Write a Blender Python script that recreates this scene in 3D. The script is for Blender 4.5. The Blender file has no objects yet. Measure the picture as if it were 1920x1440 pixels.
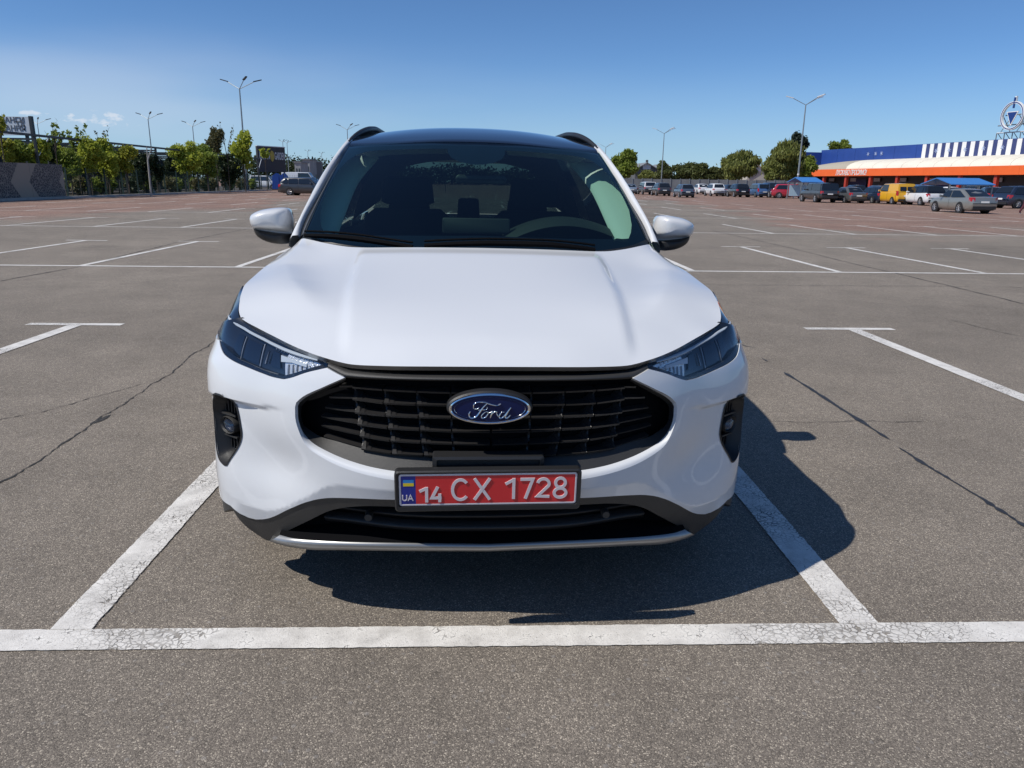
import bpy, bmesh, math, random
import numpy as np
from mathutils import Vector, Matrix
from mathutils.geometry import delaunay_2d_cdt

rng = random.Random(7)
scene = bpy.context.scene
col = scene.collection

# ------------------------------------------------------------------ camera
FPX, PITCH, YAW, ROLL, CAMH = 1400.0, 0.264004, 0.036053, 0.012664, 1.364445
cam_data = bpy.data.cameras.new('camera')
cam_data.sensor_width = 36.0
cam_data.lens = FPX / 1920.0 * 36.0
cam_data.clip_start = 0.05
cam_data.clip_end = 3000.0
cam = bpy.data.objects.new('camera', cam_data)
col.objects.link(cam)
cam.matrix_world = (Matrix.Translation((0, 0, CAMH)) @ Matrix.Rotation(-YAW, 4, 'Z')
                    @ Matrix.Rotation(math.pi / 2 - PITCH, 4, 'X') @ Matrix.Rotation(ROLL, 4, 'Z'))
scene.camera = cam

# ------------------------------------------------------------------ sky and sun
SUN = Vector((-0.74, -0.27, 1.0)).normalized()
SUN_EL = math.asin(SUN.z)
world = bpy.data.worlds.new('World')
scene.world = world
world.use_nodes = True
wn, wl = world.node_tree.nodes, world.node_tree.links
for n in list(wn):
    wn.remove(n)
w_out = wn.new('ShaderNodeOutputWorld')
w_bg = wn.new('ShaderNodeBackground')
w_bg.inputs['Strength'].default_value = 0.105
sky = wn.new('ShaderNodeTexSky')
sky.sky_type = 'NISHITA'
sky.sun_disc = False
sky.sun_elevation = SUN_EL
sky.sun_rotation = math.atan2(SUN.x, SUN.y)
sky.altitude = 2500.0
sky.air_density = 1.0
sky.dust_density = 0.0
sky.ozone_density = 7.0
# thin high cloud streaks and small fair-weather cumulus low over the horizon
tc = wn.new('ShaderNodeTexCoord')
sep = wn.new('ShaderNodeSeparateXYZ')
wl.new(tc.outputs['Generated'], sep.inputs[0])
def wmath(op, a, b=None, clamp=False):
    n = wn.new('ShaderNodeMath'); n.operation = op; n.use_clamp = clamp
    for i, v in enumerate((a, b)):
        if v is None: continue
        if isinstance(v, (int, float)): n.inputs[i].default_value = v
        else: wl.new(v, n.inputs[i])
    return n.outputs[0]
def wramp(src, lo, hi):
    n = wn.new('ShaderNodeMapRange'); n.interpolation_type = 'SMOOTHSTEP'
    wl.new(src, n.inputs[0]); n.inputs[1].default_value = lo; n.inputs[2].default_value = hi
    return n.outputs[0]
def wnoise(sx, sy, sz, scale, detail, rough, off=(0, 0, 0)):
    m = wn.new('ShaderNodeMapping'); m.inputs['Scale'].default_value = (sx, sy, sz); m.inputs['Location'].default_value = off
    wl.new(tc.outputs['Generated'], m.inputs[0])
    n = wn.new('ShaderNodeTexNoise'); n.inputs['Scale'].default_value = scale
    n.inputs['Detail'].default_value = detail; n.inputs['Roughness'].default_value = rough
    wl.new(m.outputs[0], n.inputs['Vector'])
    return n.outputs['Fac']
def wspot(c, stretch, radius):
    v = wn.new('ShaderNodeVectorMath'); v.operation = 'SUBTRACT'; wl.new(tc.outputs['Generated'], v.inputs[0]); v.inputs[1].default_value = c
    m = wn.new('ShaderNodeVectorMath'); m.operation = 'MULTIPLY'; wl.new(v.outputs[0], m.inputs[0]); m.inputs[1].default_value = (1, 1, stretch)
    ln = wn.new('ShaderNodeVectorMath'); ln.operation = 'LENGTH'; wl.new(m.outputs[0], ln.inputs[0])
    return wmath('SUBTRACT', 1.0, wramp(ln.outputs['Value'], 0.0, radius))
puff = wmath('MAXIMUM', wspot((-0.4294, 0.9010, 0.0623), 4.0, 0.085), wspot((-0.4856, 0.8717, 0.0652), 5.0, 0.045))
puff = wmath('MAXIMUM', puff, wspot((-0.4004, 0.9144, 0.0597), 4.0, 0.05))
cum = wramp(wmath('ADD', wnoise(1, 1, 2.2, 26.0, 8, 0.58, (0.35, 0.1, 0.22)), wmath('MULTIPLY', puff, 0.36)), 0.72, 0.84)
cum = wmath('MULTIPLY', cum, wmath('MULTIPLY', wramp(sep.outputs['Z'], 0.01, 0.05), wmath('SUBTRACT', 1.0, wramp(sep.outputs['Z'], 0.085, 0.12))))
cir = wmath('MULTIPLY', wramp(wnoise(1, 1, 5.0, 2.0, 4, 0.45, (0.2, 0.0, 0.0)), 0.30, 0.75), wmath('ADD', 0.12, wspot((-0.50, 0.86, 0.05), 3.0, 0.75)))
cir = wmath('MULTIPLY', cir, wmath('MULTIPLY', wramp(sep.outputs['Z'], 0.0, 0.06), wmath('SUBTRACT', 1.0, wramp(sep.outputs['Z'], 0.10, 0.2))))
fac = wmath('MAXIMUM', wmath('MULTIPLY', cum, 0.72), wmath('MULTIPLY', cir, 0.28), True)
w_mix = wn.new('ShaderNodeMix'); w_mix.data_type = 'RGBA'
w_tint = wn.new('ShaderNodeMix'); w_tint.data_type = 'RGBA'; w_tint.blend_type = 'MULTIPLY'; w_tint.inputs[0].default_value = 1.0
wl.new(sky.outputs[0], w_tint.inputs[6]); w_tint.inputs[7].default_value = (0.84, 0.98, 1.06, 1)
w_haze = wn.new('ShaderNodeMix'); w_haze.data_type = 'RGBA'                      # paler air towards the horizon
wl.new(wmath('MULTIPLY', wmath('SUBTRACT', 1.0, wramp(sep.outputs['Z'], 0.0, 0.16)), 0.55), w_haze.inputs[0])
wl.new(w_tint.outputs[2], w_haze.inputs[6]); w_haze.inputs[7].default_value = (3.5, 5.1, 6.5, 1)
wl.new(fac, w_mix.inputs[0]); wl.new(w_haze.outputs[2], w_mix.inputs[6])
w_mix.inputs[7].default_value = (7.2, 7.6, 8.3, 1)
wl.new(w_mix.outputs[2], w_bg.inputs['Color'])
wl.new(w_bg.outputs[0], w_out.inputs[0])

sun_data = bpy.data.lights.new('sun', 'SUN')
sun_data.energy = 4.3
sun_data.angle = math.radians(0.53)
sun_data.color = (1.0, 0.955, 0.88)
sun_ob = bpy.data.objects.new('sun', sun_data)
col.objects.link(sun_ob)
sun_ob.rotation_euler = SUN.to_track_quat('Z', 'Y').to_euler()

scene.view_settings.view_transform = 'Standard'
scene.view_settings.look = 'None'
scene.view_settings.exposure = 0.0
scene.view_settings.gamma = 1.0
scene.view_settings.use_curve_mapping = False
scene.cycles.max_bounces = 10
scene.cycles.transparent_max_bounces = 24

# ------------------------------------------------------------------ materials
MATS = {}
def new_mat(name):
    m = bpy.data.materials.new(name); m.use_nodes = True
    MATS[name] = m
    return m, m.node_tree.nodes, m.node_tree.links, m.node_tree.nodes['Principled BSDF']
def setp(b, **k):
    names = dict(base='Base Color', rough='Roughness', metal='Metallic', spec='Specular IOR Level', coat='Coat Weight',
                 coatr='Coat Roughness', ior='IOR', trans='Transmission Weight', alpha='Alpha', emit='Emission Color', emits='Emission Strength', sheen='Sheen Weight')
    for a, v in k.items():
        if isinstance(v, tuple) and len(v) == 3: v = (*v, 1)
        b.inputs[names[a]].default_value = v
def mat(name, base, rough=0.5, metal=0.0, var=0.0, vscale=8.0, bump=0.0, bscale=300.0, **k):
    """plain procedural material: base colour with soft noise variation and a fine bump"""
    m, n, l, b = new_mat(name)
    setp(b, base=base, rough=rough, metal=metal, **k)
    if var > 0 or bump > 0:
        t = n.new('ShaderNodeTexCoord')
    if var > 0:
        x = n.new('ShaderNodeTexNoise'); x.inputs['Scale'].default_value = vscale; x.inputs['Detail'].default_value = 5
        l.new(t.outputs['Object'], x.inputs['Vector'])
        r = n.new('ShaderNodeMapRange'); l.new(x.outputs['Fac'], r.inputs[0]); r.inputs[1].default_value = 0.3; r.inputs[2].default_value = 0.7
        r.inputs[3].default_value = 1 - var; r.inputs[4].default_value = 1 + var
        mx = n.new('ShaderNodeVectorMath'); mx.operation = 'SCALE'; mx.inputs[0].default_value = base[:3]
        l.new(r.outputs[0], mx.inputs['Scale']); l.new(mx.outputs[0], b.inputs['Base Color'])
    if bump > 0:
        x2 = n.new('ShaderNodeTexNoise'); x2.inputs['Scale'].default_value = bscale; x2.inputs['Detail'].default_value = 2
        l.new(t.outputs['Object'], x2.inputs['Vector'])
        bp = n.new('ShaderNodeBump'); bp.inputs['Strength'].default_value = bump; bp.inputs['Distance'].default_value = 0.002
        l.new(x2.outputs['Fac'], bp.inputs['Height']); l.new(bp.outputs[0], b.inputs['Normal'])
    return m
def glass_mat(name, tint, gloss=1.0, rough=0.0, ior=1.5):
    """thin pane: tinted see-through plus fresnel mirror reflection"""
    m, n, l, b = new_mat(name)
    n.remove(b)
    o = n['Material Output']
    tr = n.new('ShaderNodeBsdfTransparent'); tr.inputs[0].default_value = (*tint, 1)
    gl = n.new('ShaderNodeBsdfGlossy'); gl.inputs['Roughness'].default_value = rough
    gl.inputs[0].default_value = (gloss, gloss, gloss, 1)
    fr = n.new('ShaderNodeFresnel'); ge = n.new('ShaderNodeNewGeometry'); mi = n.new('ShaderNodeMix')   # same reflectance from both sides of the pane
    mi.inputs[2].default_value = ior; mi.inputs[3].default_value = 1 / ior
    l.new(ge.outputs['Backfacing'], mi.inputs[0]); l.new(mi.outputs[0], fr.inputs[0])
    mx = n.new('ShaderNodeMixShader')
    l.new(fr.outputs[0], mx.inputs[0]); l.new(tr.outputs[0], mx.inputs[1]); l.new(gl.outputs[0], mx.inputs[2])
    l.new(mx.outputs[0], o.inputs[0])
    return m

mat('paint_white', (0.67, 0.685, 0.705), rough=0.36, coat=1.0, coatr=0.015, spec=0.35)
mat('paint_cap', (0.63, 0.64, 0.655), rough=0.34, coat=1.0, coatr=0.03)
mat('plastic_black', (0.018, 0.018, 0.019), rough=0.45, bump=0.25, bscale=900)
mat('plastic_grey', (0.034, 0.033, 0.032), rough=0.5, bump=0.35, bscale=900)
mat('plastic_slat', (0.022, 0.021, 0.021), rough=0.32, bump=0.15, bscale=700)
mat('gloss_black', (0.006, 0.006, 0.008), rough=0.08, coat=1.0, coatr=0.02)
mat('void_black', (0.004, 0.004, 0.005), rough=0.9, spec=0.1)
mat('rubber', (0.016, 0.016, 0.016), rough=0.75, var=0.2, vscale=30)
mat('chrome', (0.78, 0.79, 0.80), rough=0.09, metal=1.0)
mat('silver_trim', (0.34, 0.34, 0.335), rough=0.36, metal=0.75)
mat('alloy', (0.42, 0.42, 0.43), rough=0.3, metal=0.8)
mat('reflector', (0.80, 0.80, 0.80), rough=0.22, metal=0.55, bump=0.6, bscale=260)
mat('lamp_housing', (0.012, 0.013, 0.016), rough=0.12, coat=0.6)
mat('lamp_strip', (0.52, 0.56, 0.60), rough=0.18, coat=0.5)
mat('lamp_grey', (0.30, 0.31, 0.33), rough=0.25, metal=0.5)
mat('fog_bowl', (0.10, 0.105, 0.12), rough=0.15, metal=0.9, bump=0.6, bscale=300)
mat('amber', (0.6, 0.2, 0.02), rough=0.2)
mat('emblem_blue', (0.006, 0.014, 0.075), rough=0.3, coat=0.15, spec=0.25)
mat('plate_red', (0.70, 0.028, 0.034), rough=0.3, coat=0.4)
mat('plate_white', (0.75, 0.68, 0.69), rough=0.32, coat=0.4)
mat('plate_blue', (0.01, 0.025, 0.27), rough=0.3, coat=0.4)
mat('flag_blue', (0.03, 0.25, 0.6), rough=0.4)
mat('flag_yellow', (0.8, 0.6, 0.03), rough=0.4)
mat('cabin_dark', (0.010, 0.011, 0.012), rough=0.7, bump=0.3, bscale=500)
mat('dash', (0.020, 0.021, 0.022), rough=0.62, bump=0.3, bscale=700)
mat('trim_pale', (0.62, 0.62, 0.59), rough=0.7, bump=0.2, bscale=500)
mat('seat_fabric', (0.006, 0.0065, 0.0075), rough=0.85, bump=0.4, bscale=600)
mat('tail_red', (0.35, 0.01, 0.012), rough=0.15, coat=1.0)
glass_mat('windscreen', (0.50, 0.70, 0.62), ior=1.58)
glass_mat('side_glass', (0.02, 0.024, 0.026), ior=1.5)
glass_mat('rear_glass', (0.11, 0.135, 0.13), ior=1.5)
glass_mat('lens_clear', (0.9, 0.92, 0.94), ior=1.5)
mat('mirror_glass', (0.8, 0.8, 0.8), rough=0.02, metal=1.0)

# ------------------------------------------------------------------ helpers
def link(o, parent=None):
    col.objects.link(o)
    if parent is not None:
        o.parent = parent
    return o
def empty(name, loc=(0, 0, 0), rot=(0, 0, 0)):
    o = bpy.data.objects.new(name, None); o.empty_display_size = 0.2
    o.location = loc; o.rotation_euler = rot
    return link(o)
def tag(o, label=None, cat=None, group=None, kind=None):
    if label: o['label'] = label
    if cat: o['category'] = cat
    if group: o['group'] = group
    if kind: o['kind'] = kind
    return o
def mesh(name, V, F, m, parent=None, smooth=False, normals=None, mats=None, fm=None):
    me = bpy.data.meshes.new(name)
    me.from_pydata([tuple(map(float, v)) for v in V], [], [tuple(int(i) for i in f) for f in F])
    for mm in (mats or [m]):
        me.materials.append(MATS[mm])
    if fm is not None:
        me.polygons.foreach_set('material_index', [int(i) for i in fm])
    if smooth:
        me.polygons.foreach_set('use_smooth', [True] * len(me.polygons))
    if normals is not None:
        me.normals_split_custom_set_from_vertices([tuple(map(float, q)) for q in normals])
    me.update()
    o = bpy.data.objects.new(name, me)
    return link(o, parent)
def autosmooth(o, ang=40):
    me = o.data
    me.polygons.foreach_set('use_smooth', [True] * len(me.polygons))
    bm = bmesh.new(); bm.from_mesh(me)
    lim = math.radians(ang)
    for e in bm.edges:
        if len(e.link_faces) == 2 and e.calc_face_angle(0) > lim:
            e.smooth = False
    bm.to_mesh(me); bm.free()
    return o
def copy_tree(o, parent=None):
    c = o.copy(); col.objects.link(c)
    if parent is not None: c.parent = parent
    for ch in [k for k in o.children]:
        copy_tree(ch, c)
    return c

class MB:
    """collects simple solids into one mesh"""
    def __init__(self): self.V = []; self.F = []; self.M = []; self.cur = 0
    def add(self, V, F):
        b = len(self.V); self.V += [tuple(v) for v in V]; self.F += [tuple(i + b for i in f) for f in F]; self.M += [self.cur] * len(F)
        return self
    def box(self, x0, x1, y0, y1, z0, z1):
        v = [(x0, y0, z0), (x1, y0, z0), (x1, y1, z0), (x0, y1, z0), (x0, y0, z1), (x1, y0, z1), (x1, y1, z1), (x0, y1, z1)]
        return self.add(v, [(0, 3, 2, 1), (4, 5, 6, 7), (0, 1, 5, 4), (1, 2, 6, 5), (2, 3, 7, 6), (3, 0, 4, 7)])
    def tube(self, pts, r, seg=8, closed=False, caps=True):
        pts = [Vector(p) for p in pts]; n = len(pts)
        rs = r if isinstance(r, (list, tuple)) else [r] * n
        rings = []; up = None
        for i, p in enumerate(pts):
            a = pts[(i - 1) % n] if (closed or i > 0) else p
            c = pts[(i + 1) % n] if (closed or i < n - 1) else p
            t = (c - a)
            t = t.normalized() if t.length > 1e-9 else Vector((0, 0, 1))
            if up is None:
                up = Vector((0, 0, 1)) if abs(t.z) < 0.9 else Vector((1, 0, 0))
            s = t.cross(up)
            if s.length < 1e-6: s = t.cross(Vector((1, 0.3, 0)))
            s.normalize(); up = s.cross(t).normalized()
            rings.append([p + (s * math.cos(q) + up * math.sin(q)) * rs[i] for q in (2 * math.pi * k / seg for k in range(seg))])
        V = [v for rg in rings for v in rg]; F = []
        for i in range(n if closed else n - 1):
            j = (i + 1) % n
            for k in range(seg):
                k2 = (k + 1) % seg
                F.append((i * seg + k, i * seg + k2, j * seg + k2, j * seg + k))
        if caps and not closed:
            F.append(tuple(range(seg))[::-1]); F.append(tuple((n - 1) * seg + k for k in range(seg)))
        return self.add(V, F)
    def prism(self, poly, d, off=(0, 0, 0)):
        """poly: 3D points of a planar outline, extruded by vector d"""
        n = len(poly); o = Vector(off); d = Vector(d)
        V = [Vector(p) + o for p in poly] + [Vector(p) + o + d for p in poly]
        F = [tuple(range(n))[::-1], tuple(range(n, 2 * n))] + [(i, (i + 1) % n, n + (i + 1) % n, n + i) for i in range(n)]
        return self.add(V, F)
    def lathe(self, prof, seg, cx=0, cy=0, cz=0, axis='z'):
        """prof: (radius, height) pairs"""
        V = []; F = []; n = len(prof)
        for k in range(seg):
            a = 2 * math.pi * k / seg
            for r, h in prof:
                if axis == 'z': V.append((cx + r * math.cos(a), cy + r * math.sin(a), cz + h))
                elif axis == 'x': V.append((cx + h, cy + r * math.cos(a), cz + r * math.sin(a)))
                else: V.append((cx + r * math.cos(a), cy + h, cz + r * math.sin(a)))
        for k in range(seg):
            k2 = (k + 1) % seg
            for i in range(n - 1):
                F.append((k * n + i, k2 * n + i, k2 * n + i + 1, k * n + i + 1))
        return self.add(V, F)
    def grid(self, P):
        r, c = len(P), len(P[0])
        return self.add([q for row in P for q in row], [(i * c + j, i * c + j + 1, (i + 1) * c + j + 1, (i + 1) * c + j) for i in range(r - 1) for j in range(c - 1)])
    def build(self, name, m, parent=None, smooth=None, mats=None):
        o = mesh(name, self.V, self.F, m, parent, mats=mats, fm=self.M if mats else None)
        if smooth: autosmooth(o, smooth)
        return o

def pchip(xk, yk):
    xk = np.asarray(xk, float); yk = np.asarray(yk, float)
    h = np.diff(xk); d = np.diff(yk) / h; m = np.zeros_like(yk)
    m[0], m[-1] = d[0], d[-1]
    for i in range(1, len(xk) - 1):
        if d[i - 1] * d[i] > 0:
            w1, w2 = 2 * h[i] + h[i - 1], h[i] + 2 * h[i - 1]
            m[i] = (w1 + w2) / (w1 / d[i - 1] + w2 / d[i])
    def f(x):
        x = np.clip(np.asarray(x, float), xk[0], xk[-1])
        i = np.clip(np.searchsorted(xk, x) - 1, 0, len(h) - 1)
        t = (x - xk[i]) / h[i]
        return (yk[i] * (1 + 2 * t) * (1 - t) ** 2 + m[i] * h[i] * t * (1 - t) ** 2 + yk[i + 1] * t * t * (3 - 2 * t) + m[i + 1] * h[i] * t * t * (t - 1))
    return f
def natcubic(t, v):
    t = np.asarray(t, float); v = np.asarray(v, float); n = len(t)
    h = np.diff(t); A = np.zeros((n, n)); r = np.zeros((n,) + v.shape[1:])
    A[0, 0] = A[-1, -1] = 1
    for i in range(1, n - 1):
        A[i, i - 1] = h[i - 1]; A[i, i] = 2 * (h[i - 1] + h[i]); A[i, i + 1] = h[i]
        r[i] = 6 * ((v[i + 1] - v[i]) / h[i] - (v[i] - v[i - 1]) / h[i - 1])
    M = np.linalg.solve(A, r)
    def f(x):
        x = np.asarray(x, float); i = np.clip(np.searchsorted(t, x) - 1, 0, n - 2)
        a = (t[i + 1] - x) / h[i]; b = (x - t[i]) / h[i]
        if v.ndim > 1:
            a, b, hh = a[..., None], b[..., None], h[i][..., None]
        else: hh = h[i]
        return a * v[i] + b * v[i + 1] + ((a ** 3 - a) * M[i] + (b ** 3 - b) * M[i + 1]) * hh * hh / 6
    return f
def curve(pts, n):
    """resample a smooth curve through pts (chord-length, shape-preserving)"""
    pts = np.asarray(pts, float)
    s = np.concatenate([[0], np.cumsum(np.linalg.norm(np.diff(pts, axis=0), axis=1))])
    q = np.linspace(0, s[-1], n)
    return np.stack([pchip(s, pts[:, k])(q) for k in range(pts.shape[1])], 1)
def sstep(a, b, x):
    t = np.clip((np.asarray(x, float) - a) / (b - a), 0, 1)
    return t * t * (3 - 2 * t)
def inpoly(pt, poly):
    x, y = pt[:, 0], pt[:, 1]; ins = np.zeros(len(pt), bool); j = len(poly) - 1
    for i in range(len(poly)):
        xi, yi = poly[i]; xj, yj = poly[j]
        c = ((yi > y) != (yj > y)) & (x < (xj - xi) * (y - yi) / (yj - yi + 1e-30) + xi)
        ins ^= c; j = i
    return ins
def densify(poly, step, closed=True):
    out = []; n = len(poly)
    for i in range(n if closed else n - 1):
        a = np.asarray(poly[i], float); b = np.asarray(poly[(i + 1) % n], float)
        k = max(1, int(math.ceil(np.linalg.norm(b - a) / step)))
        for j in range(k): out.append(a + (b - a) * j / k)
    if not closed: out.append(np.asarray(poly[-1], float))
    return np.array(out)
def fill2d(outer, holes, step, grid=None):
    """triangulate a 2D region with interior points; returns points, triangles"""
    outer = densify(outer, step); holes = [densify(h, step) for h in holes]
    pts = list(outer); edges = []; n = len(outer)
    edges += [(i, (i + 1) % n) for i in range(n)]
    for h in holes:
        b = len(pts); pts += list(h); m = len(h); edges += [(b + i, b + (i + 1) % m) for i in range(m)]
    lo, hi = outer.min(0), outer.max(0)
    gx = np.arange(lo[0] + step * .5, hi[0], step) if grid is None else grid
    gy = np.arange(lo[1] + step * .5, hi[1], step)
    G = np.array([(a, b) for a in gx for b in gy])
    if len(G):
        keep = inpoly(G, outer)
        for h in holes: keep &= ~inpoly(G, h)
        G = G[keep]
        B = np.array(pts); ok = []
        for q in range(0, len(G), 500):
            d = np.min(((G[q:q + 500, None, :] - B[None]) ** 2).sum(2), 1); ok.append(d > (0.45 * step) ** 2)
        if ok: pts += list(G[np.concatenate(ok)])
    r = delaunay_2d_cdt([Vector((float(a), float(b))) for a, b in pts], edges, [], 0, 1e-6)
    P = np.array([(v.x, v.y) for v in r[0]]); T = np.array([t for t in r[2] if len(t) == 3])
    c = P[T].mean(1); keep = inpoly(c, outer)
    for h in holes: keep &= ~inpoly(c, h)
    return P, T[keep], outer, holes

# photo measurement -> direction; used with a known depth or surface to place things at their real spot
def ray(u, v):
    dx, dy, z = (u - 960) / FPX, (v - 720) / FPX, 1.0
    c, s = math.cos(ROLL), math.sin(ROLL)
    x, y = c * dx + s * dy, -s * dx + c * dy
    fy = z * math.cos(PITCH) - y * math.sin(PITCH); up = -(z * math.sin(PITCH) + y * math.cos(PITCH))
    return np.array([x * math.cos(YAW) + fy * math.sin(YAW), -x * math.sin(YAW) + fy * math.cos(YAW), up])
def ground(u, v):
    r = ray(u, v); t = -CAMH / r[2]
    return (r[0] * t, r[1] * t)
def at(u, v, Y):
    r = ray(u, v); t = Y / r[1]
    return Vector((r[0] * t, Y, CAMH + r[2] * t))
def depth_of(u, Y):
    return at(u, 720, Y)
def text_mesh(body, size, m, name, parent=None, depth=0.002, align='CENTER', shear=0.0, sx=1.0, space=1.0, bold=0.0, font=None):
    cu = bpy.data.curves.new(name, 'FONT'); cu.body = body; cu.size = size; cu.extrude = depth; cu.align_x = align; cu.align_y = 'CENTER'
    cu.shear = shear; cu.space_character = space; cu.offset = bold; cu.resolution_u = 3
    o = bpy.data.objects.new(name, cu); col.objects.link(o)
    dg = bpy.context.evaluated_depsgraph_get(); dg.update()
    me = bpy.data.meshes.new_from_object(o.evaluated_get(dg)); bpy.data.objects.remove(o); bpy.data.curves.remove(cu)
    me.name = name
    if sx != 1.0:
        me.transform(Matrix.Diagonal((sx, 1, 1, 1)))
    me.materials.clear(); me.materials.append(MATS[m])
    t = bpy.data.objects.new(name, me)
    return link(t, parent)
# ------------------------------------------------------------------ car park surface
def asphalt_mat(name):
    m, n, l, b = new_mat(name)
    t = n.new('ShaderNodeTexCoord'); P = t.outputs['Object']
    def noise(scale, det=4, rough=0.55, mapping=None):
        x = n.new('ShaderNodeTexNoise'); x.inputs['Scale'].default_value = scale; x.inputs['Detail'].default_value = det; x.inputs['Roughness'].default_value = rough
        l.new(P, x.inputs['Vector']); return x.outputs['Fac']
    def mr(src, a, c, lo, hi, smooth=False):
        x = n.new('ShaderNodeMapRange'); l.new(src, x.inputs[0])
        x.inputs[1].default_value = a; x.inputs[2].default_value = c; x.inputs[3].default_value = lo; x.inputs[4].default_value = hi
        if smooth: x.interpolation_type = 'SMOOTHSTEP'
        return x.outputs[0]
    def mth(op, a, c=None):
        x = n.new('ShaderNodeMath'); x.operation = op
        for i, v in enumerate((a, c)):
            if v is None: continue
            if isinstance(v, (int, float)): x.inputs[i].default_value = v
            else: l.new(v, x.inputs[i])
        return x.outputs[0]
    sp = n.new('ShaderNodeSeparateXYZ'); l.new(P, sp.inputs[0])
    # aggregate: every stone its own tone
    v1 = n.new('ShaderNodeTexVoronoi'); v1.inputs['Scale'].default_value = 310; l.new(P, v1.inputs['Vector'])
    sc = n.new('ShaderNodeSeparateColor'); l.new(v1.outputs['Color'], sc.inputs[0])
    cr = n.new('ShaderNodeValToRGB'); l.new(sc.outputs[0], cr.inputs[0])
    e = cr.color_ramp.elements
    e[0].position = 0.0; e[0].color = (0.105, 0.091, 0.075, 1)
    e[1].position = 1.0; e[1].color = (0.58, 0.51, 0.41, 1)
    for p_, c_ in ((0.3, (0.172, 0.147, 0.122)), (0.78, (0.232, 0.199, 0.164)), (0.94, (0.37, 0.32, 0.258))):
        q = e.new(p_); q.color = (*c_, 1)
    # larger scattered pebbles
    v2 = n.new('ShaderNodeTexVoronoi'); v2.inputs['Scale'].default_value = 46; l.new(P, v2.inputs['Vector'])
    s2 = n.new('ShaderNodeSeparateColor'); l.new(v2.outputs['Color'], s2.inputs[0])
    peb = mth('MULTIPLY', mr(s2.outputs[1], 0.86, 0.9, 0, 1), mr(v2.outputs['Distance'], 0.22, 0.36, 1, 0))
    mixp = n.new('ShaderNodeMix'); mixp.data_type = 'RGBA'; l.new(mth('MULTIPLY', peb, 0.55), mixp.inputs[0]); l.new(cr.outputs[0], mixp.inputs[6]); mixp.inputs[7].default_value = (0.30, 0.275, 0.25, 1)
    # patches, stains, fine tooth
    tone = mth('MULTIPLY', mr(noise(0.22, 6, 0.6), 0.3, 0.7, 0.82, 1.16), mr(noise(1.7, 6, 0.7), 0.3, 0.7, 0.86, 1.12))
    tone = mth('MULTIPLY', tone, mr(noise(420, 2), 0.3, 0.7, 0.80, 1.18))
    tone = mth('MULTIPLY', tone, mr(noise(26, 5, 0.7), 0.3, 0.7, 0.88, 1.12))
    tone = mth('MULTIPLY', tone, mr(noise(0.55, 4, 0.6), 0.56, 0.72, 1.0, 0.84))
    tone = mth('MULTIPLY', tone, mr(noise(5.0, 3, 0.6), 0.64, 0.76, 1.0, 0.86))
    sca = n.new('ShaderNodeVectorMath'); sca.operation = 'SCALE'; l.new(mixp.outputs[2], sca.inputs[0]); l.new(tone, sca.inputs['Scale'])
    # older reddish asphalt laid in the outer fields
    nz = mr(noise(0.12, 4), 0.3, 0.7, -5.0, 5.0)
    wl_ = mth('ADD', sp.outputs[0], nz); wy = mth('ADD', sp.outputs[1], nz)
    ml = mth('MULTIPLY', mr(wl_, -11, -15, 0, 1, True), mr(wy, 22, 30, 0, 1, True))
    mrr = mth('MULTIPLY', mr(wl_, 11, 15, 0, 1, True), mr(wy, 20, 27, 0, 1, True))
    mfar = mr(wy, 60, 72, 0, 0.6, True)
    red = mth('MAXIMUM', mth('MAXIMUM', ml, mrr), mfar)
    mixr = n.new('ShaderNodeMix'); mixr.data_type = 'RGBA'; mixr.blend_type = 'MULTIPLY'
    l.new(mth('MULTIPLY', red, 0.85), mixr.inputs[0]); l.new(sca.outputs[0], mixr.inputs[6]); mixr.inputs[7].default_value = (1.18, 0.84, 0.78, 1)
    l.new(mixr.outputs[2], b.inputs['Base Color'])
    setp(b, rough=0.86, spec=0.3)
    h = mth('ADD', mth('MULTIPLY', v1.outputs['Distance'], -1.0), mth('MULTIPLY', noise(420, 2), 0.8))
    h = mth('ADD', h, mth('MULTIPLY', peb, 0.7))
    bp = n.new('ShaderNodeBump'); bp.inputs['Strength'].default_value = 0.5; bp.inputs['Distance'].default_value = 0.003
    l.new(h, bp.inputs['Height']); l.new(bp.outputs[0], b.inputs['Normal'])
    return m
asphalt_mat('asphalt')
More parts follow.
